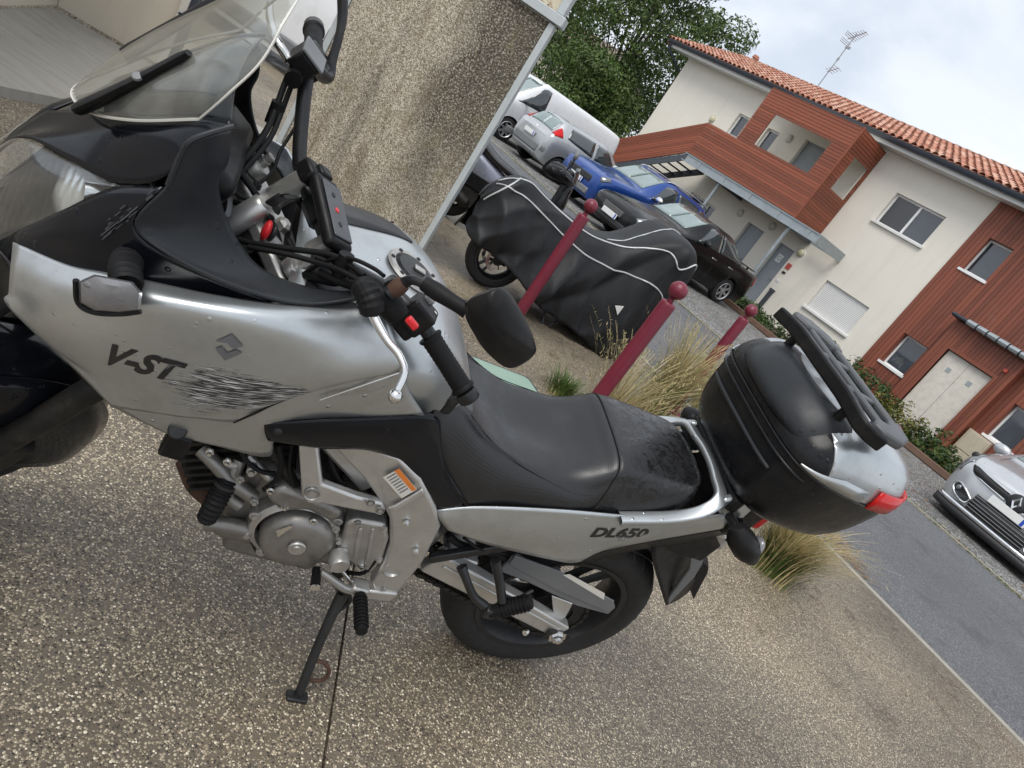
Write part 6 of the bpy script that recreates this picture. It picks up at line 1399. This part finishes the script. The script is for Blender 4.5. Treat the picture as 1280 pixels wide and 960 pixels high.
# hinge strip and moulding lines across the front of the base
for (z_, w_, mt, rr) in ((1.125, .17, 'satin_charcoal', .0055), (1.163, .22, 'case_black', .005)):
    ring = [q for q in plan(*[np.interp(z_, [l[3] for l in LV_], [l[i] for l in LV_]) for i in range(3)], z_, 120) if q[0] > -.06 and abs(q[1]) < w_]; ring.sort(key=lambda q: q[1])
    obj('case_strip', MB().tube([Vector(q)+Vector((.002, 0, 0)) for q in ring], rr, 8, flat=1.), mt, case, smooth=50)
for sd in (1, -1):
    pl_ = plan(.028, -.407, .2405, 1.19, 240); seg_ = [q for q in pl_ if q[0] < -.205 and q[1]*sd > .055]
    if sd < 0: seg_ = seg_[::-1]
    m = MB().grid([[(q[0], q[1], 1.183) for q in seg_], [(q[0]*1.004, q[1]*1.004, 1.205) for q in seg_], [(q[0]*.992, q[1]*.99, 1.237) for q in seg_]]); obj('reflector', m, 'lamp_red', case, smooth=60, solid=.006, off=0)
    seg2 = [q for q in plan(.030, -.409, .2405, 1.19, 240) if -.205 < q[0] < .0 and q[1]*sd > .1]
    obj('lid_flash', MB().grid([[(q[0], q[1], 1.190) for q in seg2], [(q[0], q[1]*.9985, 1.194+.030*min(1, max(0, (-.0-q[0])/.10))) for q in seg2]]), 'bike_silver', case, smooth=60, solid=.004, off=0)
# luggage rack on four posts
q = [(-.030, -.21), (-.028, 0), (-.030, .165), (-.045, .205), (-.09, .222)]
fb_ = [Vector((x, y, 1.347-.012*max(0, abs(y)-.12)/.09)) for x, y in [(float(t[0]), float(t[1])) for t in cr_row(q, 26)]]
rows_ = []
for i, t in enumerate(fb_):
    d_ = (fb_[min(25, i+1)]-fb_[max(0, i-1)]).normalized(); n_ = Vector((0, 0, 1)).cross(d_).normalized(); rows_.append([t+n_*.015+Vector((0, 0, .015)), t-n_*.015+Vector((0, 0, .017)), t-n_*.015-Vector((0, 0, .018)), t+n_*.015-Vector((0, 0, .018))])
rm_ = MB().grid(rows_, True); rm_.f += [(3, 2, 1, 0), (100, 101, 102, 103)]
rk = obj('case_rack', rm_, 'black_plastic', case, bevel=.006, seg=3)
for (x0, x1, y0, y1) in ((-.118, -.098, -.19, .19), (-.205, -.18, -.17, .17)): obj('rack_bar', MB().box(x0, x1, y0, y1, 1.340, 1.357), 'rack_plastic', rk, bevel=.006)
for sd in (1, -1): obj('rack_end', MB().prism([(-.055, sd*.195, 1.336), (-.075, sd*.222, 1.336), (-.14, sd*.225, 1.336), (-.195, sd*.19, 1.336), (-.21, sd*.13, 1.336), (-.17, sd*.13, 1.336), (-.14, sd*.165, 1.336), (-.09, sd*.165, 1.336)], (0, 0, .024)), 'rack_plastic', rk, bevel=.006)
for yy in (-.06, .06): obj('rack_rib', MB().box(-.18, -.05, yy-.010, yy+.010, 1.338, 1.352), 'rack_plastic', rk, bevel=.004)
for (x, y) in ((-.05, -.13), (-.05, .13), (-.17, .12), (-.17, -.12)): obj('rack_post', MB().tube([(x, y, 1.26), (x, y, 1.34)], .0115, 12), 'black_plastic', rk, smooth=50)
obj('case_mount', MB().box(-.36, -.06, -.10, .10, .945, .985).box(-.07, -.035, -.15, .15, .955, 1.0), 'black_plastic', case, bevel=.008)

# ---- print on the panels
def print_text(txt, key, o, ux, vx, mat, name, parent=MO, shear=.3, size=1., bold=.012, sub=True):
    """lettering laid on a panel: o = centre in the view, ux / vx = text axes there"""
    me = text_mesh(txt, 1., shear, 1., 0., bold); bm = bmesh.new(); bm.from_mesh(me)
    bmesh.ops.triangulate(bm, faces=bm.faces); bmesh.ops.subdivide_edges(bm, edges=[e for e in bm.edges if e.calc_length() > .25], cuts=1)
    ok = True
    for v_ in bm.verts:
        h_ = cast(key, o[0]+ux[0]*v_.co.x+vx[0]*v_.co.y, o[1]+ux[1]*v_.co.x+vx[1]*v_.co.y, .0011)
        if h_ is None: ok = False; break
        v_.co = h_
    if ok: bm.to_mesh(me); obj(name, me, mat, parent, fix=False)
    bm.free()
print_text('V-ST', 'fairing', (172, 454), (46, 12.5), (11, -33), 'decal_black', 'model_lettering', shear=.35, bold=.04)
print_text('DL650', 'tail', (772, 667), (25, .5), (4, -15), 'decal_black', 'model_lettering', shear=.35, bold=.045)
print_text('SUZUKI', 'tail', (786, 674.5), (8.5, .4), (.5, -9.), 'trim_grey', 'maker_lettering', shear=0., bold=0)
decal('maker_emblem', 'fairing', [[(269, 427), (290, 418), (304, 433), (291, 437), (284, 429)], [(269, 436), (277, 433), (284, 441), (295, 437.5), (303, 441.5), (281, 451)]], 'decal_grey')
# ------------------------------------------------------------------ stained panel screen and bin alcove at the left
def m_stained():
    s = NT('stained_concrete'); v = s.coord(); vs = s.coord(1., stretch=(3.2, 3.2, .8))
    vo = s.n('ShaderNodeTexVoronoi', {'Vector': v, 'Scale': 150.}); rv = s.n('ShaderNodeSeparateColor', {'Color': vo.outputs['Color']})
    c = s.ramp(rv.outputs[0], [(0, (.15, .122, .085)), (.3, (.29, .245, .18)), (.55, (.41, .36, .28)), (.8, (.52, .475, .39)), (.95, (.64, .60, .52))])
    big = s.noise(vs, 1.0, 8, .72, 1.1); c = s.mix(1., c, s.ramp(big, [(.28, 1.25), (.48, 1.05), (.62, .72), (.78, .38)]), 'MULTIPLY')
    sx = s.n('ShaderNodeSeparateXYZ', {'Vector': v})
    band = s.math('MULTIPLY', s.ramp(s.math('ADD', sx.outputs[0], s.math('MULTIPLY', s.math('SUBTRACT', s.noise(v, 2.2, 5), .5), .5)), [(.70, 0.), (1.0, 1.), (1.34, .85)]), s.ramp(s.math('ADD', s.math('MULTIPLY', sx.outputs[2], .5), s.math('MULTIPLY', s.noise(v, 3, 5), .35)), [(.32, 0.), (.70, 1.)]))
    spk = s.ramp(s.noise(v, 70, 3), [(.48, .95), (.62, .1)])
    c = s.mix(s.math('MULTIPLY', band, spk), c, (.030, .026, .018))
    moss = s.ramp(s.noise(v, 3.5, 7, .7), [(.54, 0.), (.68, .5)]); c = s.mix(moss, c, (.22, .185, .09)); brn = s.ramp(s.noise(vs, 1.7, 6, .7, .8), [(.54, 0.), (.70, .62)]); c = s.mix(brn, c, (.115, .072, .038))
    s.set(Base_Color=c, Roughness=.9); s.bump(vo.outputs['Distance'], .8, .004)
m_stained()
pm('frame_pale', (.50, .54, .55), .45, .2, var=.1, dirt=.15)
def m_rusty():
    s = NT('cream_rusted'); v = s.coord(); k = s.ramp(s.noise(v, 7, 6, .7), [(.52, 0.), (.6, 1.)]); s.set(Base_Color=s.mix(k, (.62, .56, .42), (.16, .06, .025)), Roughness=.8)
m_rusty()
def m_slab():
    s = NT('smooth_concrete'); v = s.coord(1., rot=(0, 0, R(25)), stretch=(1.2, 9, 1)); c = s.mix(s.noise(v, 2.2, 7, .6), (.22, .205, .18), (.42, .40, .36)); c = s.mix(s.ramp(s.noise(s.coord(), 2.3, 6, .7), [(.56, 0.), (.75, .6)]), c, (.12, .11, .09))
    s.set(Base_Color=c, Roughness=.65); s.bump(s.noise(v, 14, 4), .2, .004)
m_slab()
sc_ = empty('screen_wall', (-2.53, 5.3, 0)); tag(sc_, 'stained pebble concrete screen panel in a pale metal frame behind the motorcycle', 'wall')
obj('panel', MB().box(.05, 1.335, -.03, .03, .02, 1.89), 'stained_concrete', sc_)
obj('post', MB().box(0, .047, -.045, .045, 0, 1.90), 'frame_pale', sc_, bevel=.004); obj('post', MB().box(1.338, 1.385, -.045, .045, 0, 1.89), 'frame_pale', sc_, bevel=.004)
obj('beam', MB().box(-.03, 1.43, -.07, .07, 1.90, 1.965), 'frame_pale', sc_, bevel=.004)
obj('upper_panel', MB().box(.05, 1.335, -.02, .02, 1.97, 2.55), 'cream_rusted', sc_); obj('upper_post', MB().box(1.34, 1.40, -.05, .05, 1.968, 2.6).box(-.01, .045, -.05, .05, 1.968, 2.6), 'frame_pale', sc_, bevel=.004)
# alcove
al_ = empty('bin_alcove', (-4.27, 5.1, 0), R(22.5)); tag(al_, 'cream rendered alcove wall with concrete floor at the upper left', 'wall')
obj('back_wall', MB().box(-.08, .64, 0., .14, .0, 2.2), 'cream_far', al_); obj('side_wall', MB().box(-.22, -.085, -4.2, .14, 0, 2.2), 'cream_far', al_)
obj('wall_post', MB().box(.645, .70, -.03, .17, 0, 2.2), 'door_cream', al_, bevel=.004); obj('post_edge', MB().box(.702, .745, -.01, .12, 0, 2.2), 'gutter_grey', al_)
obj('skirting', MB().box(-.085, .64, -.012, -.002, .03, .07).box(-.083, -.073, -4.1, -.002, .03, .07), 'stained_concrete', al_)
tag(sheet('floor_slab', [(-4.35, 5.0), (-2.62, 5.75), (-2.95, 3.05), (-2.2, .6), (-3.4, .4), (-4.9, 3)][0:3]+[(-2.75, 1.9), (-4.0, 1.0), (-4.6, 4)], .055, 'smooth_concrete', .06), kind='structure')

# ------------------------------------------------------------------ bollards
pm('burgundy_paint', (.155, .012, .030), .38, 0, var=.15, scale=9, dirt=.12)
def bollard(x, y, lab):
    o = obj('bollard', MB().lathe([(.0, 0), (.046, 0), (.046, .955), (.044, .968), (.040, .972), (.018, .974), (.018, .995)], (0, 0, 0), (0, 0, 1), 28), 'burgundy_paint', None, smooth=40); o.location = (x, y, 0)
    obj('ball', MB().sphere((0, 0, 1.05), .052, 28, 16), 'burgundy_paint', o, smooth=80); obj('base_collar', MB().lathe([(.085, 0), (.085, .012), (.06, .016), (.055, .02)], (0, 0, 0), (0, 0, 1), 24), 'burgundy_paint', o, smooth=40)
    return tag(o, lab, 'bollard', 'burgundy ball top bollards')
bollard(-.268, 5.33, 'burgundy bollard in front of the covered motorcycle, farthest left of the four')
bollard(.448, 3.92, 'largest looking burgundy bollard, right behind the motorcycle seat')
bollard(1.245, 5.93, 'burgundy bollard behind dry grass, just left of the top case')
bollard(2.02, 4.34, 'burgundy bollard mostly hidden below the top case in a grass tuft')

# ------------------------------------------------------------------ grass
def tuft(name, loc, n, hmin, hmax, spread, lab, mats=('straw_grass',), seed=1, lean=(0, 0), heads=.35):
    r = random.Random(seed); root = empty(name, (loc[0], loc[1], 0)); tag(root, lab, 'grass')
    for mi, mt in enumerate(mats):
        m = MB(); mh = MB(); nn = n if mi == 0 else n//2
        for i in range(nn):
            a = r.uniform(0, 6.283); rad = abs(r.gauss(0, .07)); L = r.uniform(hmin, hmax)*(1 if mi == 0 else .5); out = r.uniform(.08, spread)*L
            d = Vector((math.cos(a), math.sin(a), 0)); b = Vector((d.x*rad, d.y*rad, 0)); k = r.uniform(-.5, .5); w = r.uniform(.0018, .0042)
            side = Vector((-d.y, d.x, 0)); P_ = []
            for j in range(7):
                t = j/6; P_.append(b+d*out*t**1.7+side*k*.12*L*t*t+Vector((lean[0]*t*t*L, lean[1]*t*t*L, L*(t-.30*spread*t**3))))
            for j in range(6):
                w0, w1 = w*(1-.11*j), w*(1-.11*(j+1))
                m.add([P_[j]-side*w0, P_[j]+side*w0, P_[j+1]+side*w1, P_[j+1]-side*w1], [(0, 1, 2, 3)])
            if mi == 0 and r.random() < heads:
                for j in range(9):
                    t = .62+.38*j/8; q = P_[5].lerp(P_[6], (t-.62)/.38) if t > .62 else P_[5]; e = Vector((r.uniform(-1, 1), r.uniform(-1, 1), r.uniform(.0, 1.2))).normalized()*r.uniform(.010, .028)
                    f = e.cross(Vector((0, 0, 1))).normalized()*.0024; mh.add([q-f, q+f, q+e+f*.4, q+e-f*.4], [(0, 1, 2, 3)])
        obj('blades', m, mt, root, fix=False)
        if mh.f: obj('seed_heads', mh, mt, root, fix=False)
    return root
tuft('grass_tuft', (1.0, 5.35), 620, .45, .95, .5, 'tall straw coloured grass tuft between the bollards behind the seat', ('straw_grass', 'green_grass'), 1, (.05, .0), .3)
tuft('grass_tuft', (.60, 4.25), 260, .3, .8, .6, 'thin dry grass stalks beside the largest looking bollard', ('straw_grass',), 2, (.1, .1), .8)
tuft('grass_tuft', (.30, 4.52), 500, .06, .20, .8, 'low green grass tuft next to the pale green ground plate', ('green_grass', 'straw_grass'), 3, (0, 0), 0)
tuft('grass_tuft', (1.90, 4.02), 1000, .25, .62, .8, 'wide dry grass tuft with green blades below the top case', ('straw_grass', 'green_grass', 'green_grass'), 4, (.06, -.03), .0)
tuft('grass_tuft', (1.55, 6.55), 300, .3, .7, .7, 'sparse straw grass at the foot of the bollard left of the top case', ('straw_grass',), 5, (.0, .0), .4)

# ------------------------------------------------------------------ pale green access cover in the pavement
def m_cover():
    s = NT('green_grp'); v = s.coord(1., rot=(0, 0, R(45))); w = s.n('ShaderNodeTexChecker', {'Vector': v, 'Scale': 70.}).outputs['Fac']; g_ = s.noise(s.coord(), 6, 5)
    s.set(Base_Color=s.mix(w, s.mix(g_, (.13, .23, .18), (.22, .33, .26)), s.mix(g_, (.30, .42, .35), (.42, .54, .46))), Roughness=.4); s.bump(w, .4, .003)
m_cover()
cv = empty('access_cover', (-.05, 4.02, 0), R(38)); tag(cv, 'pale green ribbed access cover set in the pavement behind the tank', 'cover')
def rrect(w, h_, r, n=6): return [(sx*(w-r)+r*math.cos(a), sy*(h_-r)+r*math.sin(a)) for sx, sy, a0 in ((1, 1, 0), (-1, 1, 90), (-1, -1, 180), (1, -1, 270)) for a in [R(a0+90*k/n) for k in range(n+1)]]
obj('frame', MB().prism([(x, y, .001) for x, y in rrect(.325, .225, .05)], (0, 0, .006)), 'dark_steel', cv); obj('lid', MB().prism([(x, y, .004) for x, y in rrect(.30, .20, .045)], (0, 0, .010)), 'green_grp', cv, bevel=.003)

# ------------------------------------------------------------------ motorcycle under a cover
def m_cloth():
    s = NT('cover_cloth'); v = s.coord(); c = s.mix(s.noise(v, 4, 5), (.011, .0115, .013), (.020, .021, .023)); s.set(Base_Color=c, Roughness=.52, Spec=.28); s.bump(s.noise(v, 11, 4, .5), .22, .012)
m_cloth()
pm('reflective_tape', (.55, .56, .57), .4, .2, var=.1)
CVO = Vector((-.72, 5.72, 0)); CVA = math.atan2(.52, .855)
hid = empty('parked_motorcycle', CVO, CVA); tag(hid, 'motorcycle hidden under a dark cover, one wheel showing at the left', 'motorcycle')
wl_ = bike_wheel('rear_wheel', .262, .19, .12, 3, Matrix.Translation((.03, 0, .262)), (.11, True), hid)
bike_wheel('front_wheel', .262, .19, .11, 3, Matrix.Translation((1.38, 0, .262)), (.12, True), hid)
obj('chassis', MB().box(.1, 1.25, -.14, .14, .25, .62).box(-.1, .7, -.12, .12, .6, .74).tube([(1.25, -.33, .98), (1.3, 0, 1.0), (1.25, .33, .98)], .02, 8), 'engine_dark', hid, bevel=.03)
obj('prop_stand', MB().tube([(.55, -.10, .28), (.60, -.24, .0)], .012, 8).tube([(.68, -.10, .28), (.72, -.22, .08), (.66, -.25, .01)], .010, 8), 'steel_black', hid)
CVS = [(-.37, .66, .03, .10, .40), (-.33, .76, .07, .16, .36), (-.22, .87, .10, .22, .33), (-.10, .92, .115, .27, .30), (.10, .89, .13, .31, .25), (.35, .85, .15, .34, .18), (.6, .845, .17, .36, .12), (.85, .905, .20, .37, .07), (1.02, 1.02, .24, .375, .045), (1.20, 1.16, .31, .37, .03), (1.36, 1.20, .33, .36, .03), (1.50, 1.12, .28, .32, .04), (1.61, .94, .20, .25, .08), (1.67, .74, .10, .17, .16)]
crow = []
for s0, zt, wt, wb, zb in CVS:
    hlf = [(s0, -wb, zb), (s0, -(wb*.94), zb+(zt-zb)*.35), (s0, -(wt+(wb-wt)*.45), zb+(zt-zb)*.72), (s0, -wt, zt-.035)]; crow.append(hlf+[(s0, 0, zt)]+flip(hlf[::-1]))
cg_ = patch(crow, 80, 130); r6 = random.Random(9); ph = [(r6.uniform(0, 6.28), r6.uniform(4, 26), r6.uniform(.2, 1)) for _ in range(9)]
out_ = []
for i, row in enumerate(cg_):
    rr_ = []
    for k, p in enumerate(row):
        t = k/79; low = abs(t-.5)*2; s0 = p[0]
        rg = lambda x: 1-2*abs(math.sin(x))**.8
        d_ = s0+.22*low+.06*math.sin(7*low+3*s0)
        w_ = .55*rg(4.3*d_+.4)+.45*rg(8.9*d_-1.3*low+1.7)*(.4+.6*math.sin(2.1*s0+.6)**2)+.28*rg(17.*(s0-.35*low)+.9)*low
        w2 = .5*rg(6.*s0+7.*low)*math.sin(2.7*s0+4*low)+.35*rg(5*low+12*s0*.4)
        amp = (.016+.062*low**1.2); q = Vector(p); q.y += (1 if p[1] > 0 else -1)*amp*(w_+.8*w2)*(1 if abs(p[1]) > .01 else 0); q.z += .008*w2*(1-low)+(.022*math.sin(8*s0+1)*low**4); rr_.append(q)
    out_.append(rr_)
cov = obj('motorcycle_cover', MB().grid(out_), 'cover_cloth', None, smooth=80, solid=.003); cov.location = CVO; cov.rotation_euler = (0, 0, CVA)
tag(cov, 'dark waterproof motorcycle cover with silver reflective piping', 'cover')
def pipe(pts, r=.007):
    q = []
    for at in cr_row([(a, t, 0) for a, t in pts], 110):
        i = min(max(at[0]*129, 0), 128.99); k = min(max(at[1]*79, 0), 78.99); i0, k0 = int(i), int(k); fi, fk = i-i0, k-k0
        p = out_[i0][k0]*(1-fi)*(1-fk)+out_[i0+1][k0]*fi*(1-fk)+out_[i0][k0+1]*(1-fi)*fk+out_[i0+1][k0+1]*fi*fk; q.append(p+Vector((0, -.004 if p.y < 0 else .004, .003)))
    obj('piping', MB().tube(q, r, 6), 'reflective_tape', cov, smooth=60)
pipe([(.09, .44), (.16, .33), (.22, .30), (.35, .285), (.5, .265), (.62, .24), (.72, .215), (.82, .19), (.87, .16), (.86, .08)])
pipe([(.10, .50), (.2, .45), (.35, .41), (.5, .39), (.6, .37), (.68, .34), (.74, .29), (.78, .30), (.84, .36), (.92, .40), (.97, .38)]); pipe([(.05, .25), (.10, .33), (.15, .40), (.19, .47)]); pipe([(.5, .42), (.62, .47), (.72, .5), (.8, .5)], .005)
i_ = out_[82][11]; nrm = Vector((0, -1, 0)); obj('cover_mark', MB().prism([i_+Vector((-.055, -.012, .02)), i_+Vector((.035, -.012, .055)), i_+Vector((.025, -.012, -.045))], (0, -.003, 0)), 'plate_white', cov)

# ------------------------------------------------------------------ scooter behind the screen
pm('scooter_grey', (.23, .24, .30), .3, .4, var=.08, coat=.5)
sco = empty('scooter', (-1.62, 7.28, 0), R(6)); tag(sco, 'grey scooter with black seat parked behind the stained screen panel', 'scooter')
bike_wheel('rear_wheel', .235, .15, .12, 5, Matrix.Translation((.0, 0, .235)), (.1, False), sco); bike_wheel('front_wheel', .235, .15, .11, 5, Matrix.Translation((1.24, 0, .235)), (.1, True), sco)
def band(name, rows, mat, nu=20, nv=12): return obj(name, MB().grid(patch(rows, nu, nv), False), mat, sco, smooth=60, solid=.006)
def arch(x, zt, w, zb): return [(x, -w*.85, zb), (x, -w, (zb+zt)/2), (x, -w*.8, zt-.02), (x, 0, zt), (x, w*.8, zt-.02), (x, w, (zb+zt)/2), (x, w*.85, zb)]
band('tail_body', [arch(-.28, .76, .06, .66), arch(-.15, .77, .13, .56), (arch(.05, .75, .155, .46)), arch(.25, .70, .16, .36), arch(.40, .66, .15, .30)], 'scooter_grey')
band('seat', [arch(-.26, .83, .08, .77), arch(-.12, .865, .125, .77), arch(.05, .855, .14, .76), arch(.2, .80, .15, .72), arch(.40, .775, .14, .69), arch(.50, .75, .09, .68)], 'seat_vinyl')
obj('engine_unit', MB().box(-.05, .35, -.15, .10, .2, .42).tube([(-.2, -.16, .33), (.05, -.17, .28), (.2, -.15, .24)], .06, 12), 'engine_dark', sco, bevel=.03); obj('side_reflector', MB().lathe([(0, .012), (.028, .008), (.03, 0)], (-.03, -.165, .50), (0, -1, 0), 14), 'lamp_orange', sco, smooth=50)
obj('lower_trim', MB().box(-.18, .42, -.165, -.14, .40, .55).box(-.18, .42, .14, .165, .40, .55), 'black_plastic', sco, bevel=.012); obj('centre_stand', MB().tube([(.25, -.12, .2), (.20, -.16, .0)], .012, 8).tube([(.25, .12, .2), (.20, .16, .0)], .012, 8), 'steel_black', sco)
for sd in (1, -1): obj('hand_muff', MB().tube(cr_row([(.70, sd*.40, .985), (.78, sd*.33, 1.0), (.88, sd*.22, 1.0), (.93, sd*.13, .97)], 10), [.045, .07, .078, .08, .082, .08, .078, .075, .065, .05], 12, flat=.8), 'black_plastic', sco, smooth=60)
obj('leg_shield', MB().grid(patch([[(.86, -.26, .45), (.90, -.27, .70), (.90, -.22, .95)], [(.92, 0, .45), (.98, 0, .72), (.97, 0, 1.02)], [(.86, .26, .45), (.90, .27, .70), (.90, .22, .95)]], 12, 14)), 'satin_charcoal', sco, smooth=60, solid=.02)
obj('brake_lever', MB().tube(cr_row([(.86, -.22, 1.05), (.84, -.33, 1.05), (.80, -.44, 1.03)], 10), .007, 6).tube(cr_row([(.86, .22, 1.05), (.84, .33, 1.05), (.80, .44, 1.03)], 10), .007, 6), 'steel_black', sco)
obj('footboard', MB().box(.40, .85, -.16, .16, .24, .31), 'black_plastic', sco, bevel=.02)
band('front_apron', [[(.86, -.20, .30), (.90, -.21, .6), (.93, -.17, .86), (.95, -.09, .95)], [(.96, -.10, .30), (1.0, -.12, .62), (1.0, -.10, .88), (.98, -.05, .98)], [(.99, 0, .30), (1.05, 0, .62), (1.02, 0, .90), (.99, 0, 1.0)], [(.96, .10, .30), (1.0, .12, .62), (1.0, .10, .88), (.98, .05, .98)], [(.86, .20, .30), (.90, .21, .6), (.93, .17, .86), (.95, .09, .95)]], 'gloss_black')
obj('fork', MB().tube([(.90, 0, .98), (1.12, 0, .45)], .03, 10).tube([(1.12, -.07, .5), (1.24, -.07, .235)], .018, 8).tube([(1.12, .07, .5), (1.24, .07, .235)], .018, 8), 'steel_black', sco, smooth=50); obj('front_mudguard', MB().lathe([(.25, -.065), (.258, 0), (.25, .065)], (1.24, 0, .235), (0, 1, 0), 16, a0=R(-170), a1=R(-50)), 'gloss_black', sco, smooth=60, solid=.004)
hbs = obj('handlebar', MB().tube(cr_row([(.80, -.36, 1.02), (.84, -.2, 1.05), (.88, -.08, 1.01), (.88, 0, 1.0), (.88, .08, 1.01), (.84, .2, 1.05), (.80, .36, 1.02)], 24), .016, 10), 'steel_black', sco, smooth=50); obj('handlebar_cowl', MB().sphere((.90, 0, 1.02), .09, 16, 10, (.8, 1.3, .7)), 'black_plastic', sco, smooth=60)
for sd in (1, -1):
    obj('grip', MB().tube([(.80, sd*.36, 1.02), (.825, sd*.24, 1.045)], .019, 12), 'rubber', hbs, smooth=50); obj('hand_guard', MB().tube(cr_row([(.84, sd*.20, .98), (.93, sd*.30, 1.0), (.86, sd*.40, 1.02)], 10), .028, 8, flat=.5), 'black_plastic', hbs, smooth=50)
    mm_ = obj('mirror', MB().sphere((.86, sd*.27, 1.22), .062, 16, 10, (.4, 1.15, .8)), 'trim_grey', hbs, smooth=70); obj('mirror_stalk', MB().tube([(.85, sd*.18, 1.05), (.87, sd*.20, 1.14), (.865, sd*.25, 1.19)], .007, 8), 'steel_black', mm_)
obj('flyscreen', MB().grid(patch([[(.97, -.13, .98), (1.02, 0, .98), (.97, .13, .98)], [(.93, -.11, 1.12), (.97, 0, 1.14), (.93, .11, 1.12)]], 10, 6)), 'car_glass', sco, smooth=60, solid=.003)

# ------------------------------------------------------------------ trees and shrubs
def leaf_cloud(m, c, r, n, size, rr, flatz=.8):
    for _ in range(n):
        while True:
            d = Vector((rr.uniform(-1, 1), rr.uniform(-1, 1), rr.uniform(-1, 1)))
            if .05 < d.length < 1: break
        d = d.normalized()*(d.length**.45); p = c+Vector((d.x*r, d.y*r, d.z*r*flatz)); s_ = size*rr.uniform(.6, 1.3)
        nn = (d.normalized()+Vector((rr.uniform(-.9, .9), rr.uniform(-.9, .9), rr.uniform(-.2, 1.)))).normalized(); u = nn.cross(Vector((rr.uniform(-1, 1), rr.uniform(-1, 1), rr.uniform(-1, 1)))).normalized(); w = nn.cross(u)
        m.add([p-u*s_, p-w*s_*.45+nn*s_*.12, p+u*s_, p+w*s_*.45+nn*s_*.12], [(0, 1, 2, 3)])
def tree(name, loc, h_, crown, n, lab, seed, leaf=.13, mat='tree_leaves'):
    rr = random.Random(seed); root = empty(name, loc); tag(root, lab, 'tree')
    t = MB(); t.tube([Vector(q) for q in cr_row([(0, 0, 0), (.08, .05, h_*.2), (-.05, .05, h_*.4), (.05, 0, h_*.75)], 12)], [.24*(1-.07*k) for k in range(12)], 10); lm = MB(); m = MB()
    for k in range(n):
        a = rr.uniform(0, 6.283); f = rr.random()**.6; zz = crown[2]+rr.uniform(-1, 1)*crown[1]; ring = math.sqrt(max(.05, 1-((zz-crown[2])/crown[1])**2))
        c = Vector((math.cos(a)*crown[0]*ring*f, math.sin(a)*crown[0]*ring*f, zz)); cr_ = rr.uniform(.45, .95)
        leaf_cloud(m, c, cr_, int(420*cr_*cr_), leaf, rr)
        if k % 6 == 0: lm.tube([Vector(q) for q in cr_row([(0, 0, h_*.25+.2*rr.random()*h_), (c.x*.45, c.y*.45, c.z*.75), c], 6)], [.045, .04, .03, .02, .012, .006], 5)
    tr_ = obj('trunk', t, 'bark', root, smooth=60); obj('limbs', lm, 'bark', root, smooth=60); obj('crown', m, mat, root, fix=False)
    return root
tree('leafy_tree', (-3.9, 33.5, 0), 8.5, (3.9, 4.5, 6.3), 230, 'large leafy green tree to the left of the apartment building', 21, .088)
tree('leafy_tree', (-4.1, 29.8, 0), 4.5, (2.2, 1.6, 2.3), 85, 'lower bushy tree just above the white van roof', 22, .08)
tree('leafy_tree', (-9.5, 36, 0), 8, (3.4, 3.6, 5.4), 80, 'paler tree farther left behind the screen panel top', 23, .10)
def shrub(u, off, w, h_, n, lab, seed, mat='shrub_leaves', leaf=.045):
    rr = random.Random(seed); o = empty('shrub', fw(u, off, .03), FRZ); tag(o, lab, 'shrub', 'shrubs in the planting bed'); m = MB(); st_ = MB()
    for k in range(n):
        c = Vector((rr.uniform(-w, w), rr.uniform(-.45, .45), rr.uniform(.05, h_)*rr.uniform(.4, 1))); leaf_cloud(m, c, rr.uniform(.10, .22), 36, leaf, rr)
        if k % 3 == 0: st_.tube([(c.x*.5, c.y*.5, 0), (c.x*.8, c.y*.8, c.z*.6), c], [.012, .008, .004], 4)
    obj('foliage', m, mat, o, fix=False); obj('stems', st_, 'bark', o)
shrub(.25, 2.3, .75, .30, 34, 'low green ground cover shrub at the foot of the grey door column', 31)
shrub(1.75, 2.2, .8, .34, 40, 'low green shrub under the closed roller shutter', 32)
shrub(3.0, 1.8, .75, .55, 42, 'green shrub where the cream wall meets the brown boards', 33)
shrub(4.15, 1.7, .6, .80, 44, 'taller green shrub in front of the small brown wall window', 34)
shrub(5.2, 1.9, .6, .72, 40, 'leafy shrub at the left of the cream double door', 35)
shrub(6.0, 2.1, .5, .60, 34, 'yellowing shrub in front of the cream double door', 36, 'yellow_leaves')
shrub(6.85, 2.0, .6, .62, 44, 'dense green shrub beside the beige meter cabinet', 37)
shrub(7.9, 2.2, .6, .40, 34, 'green shrub behind the silver people carrier', 38)
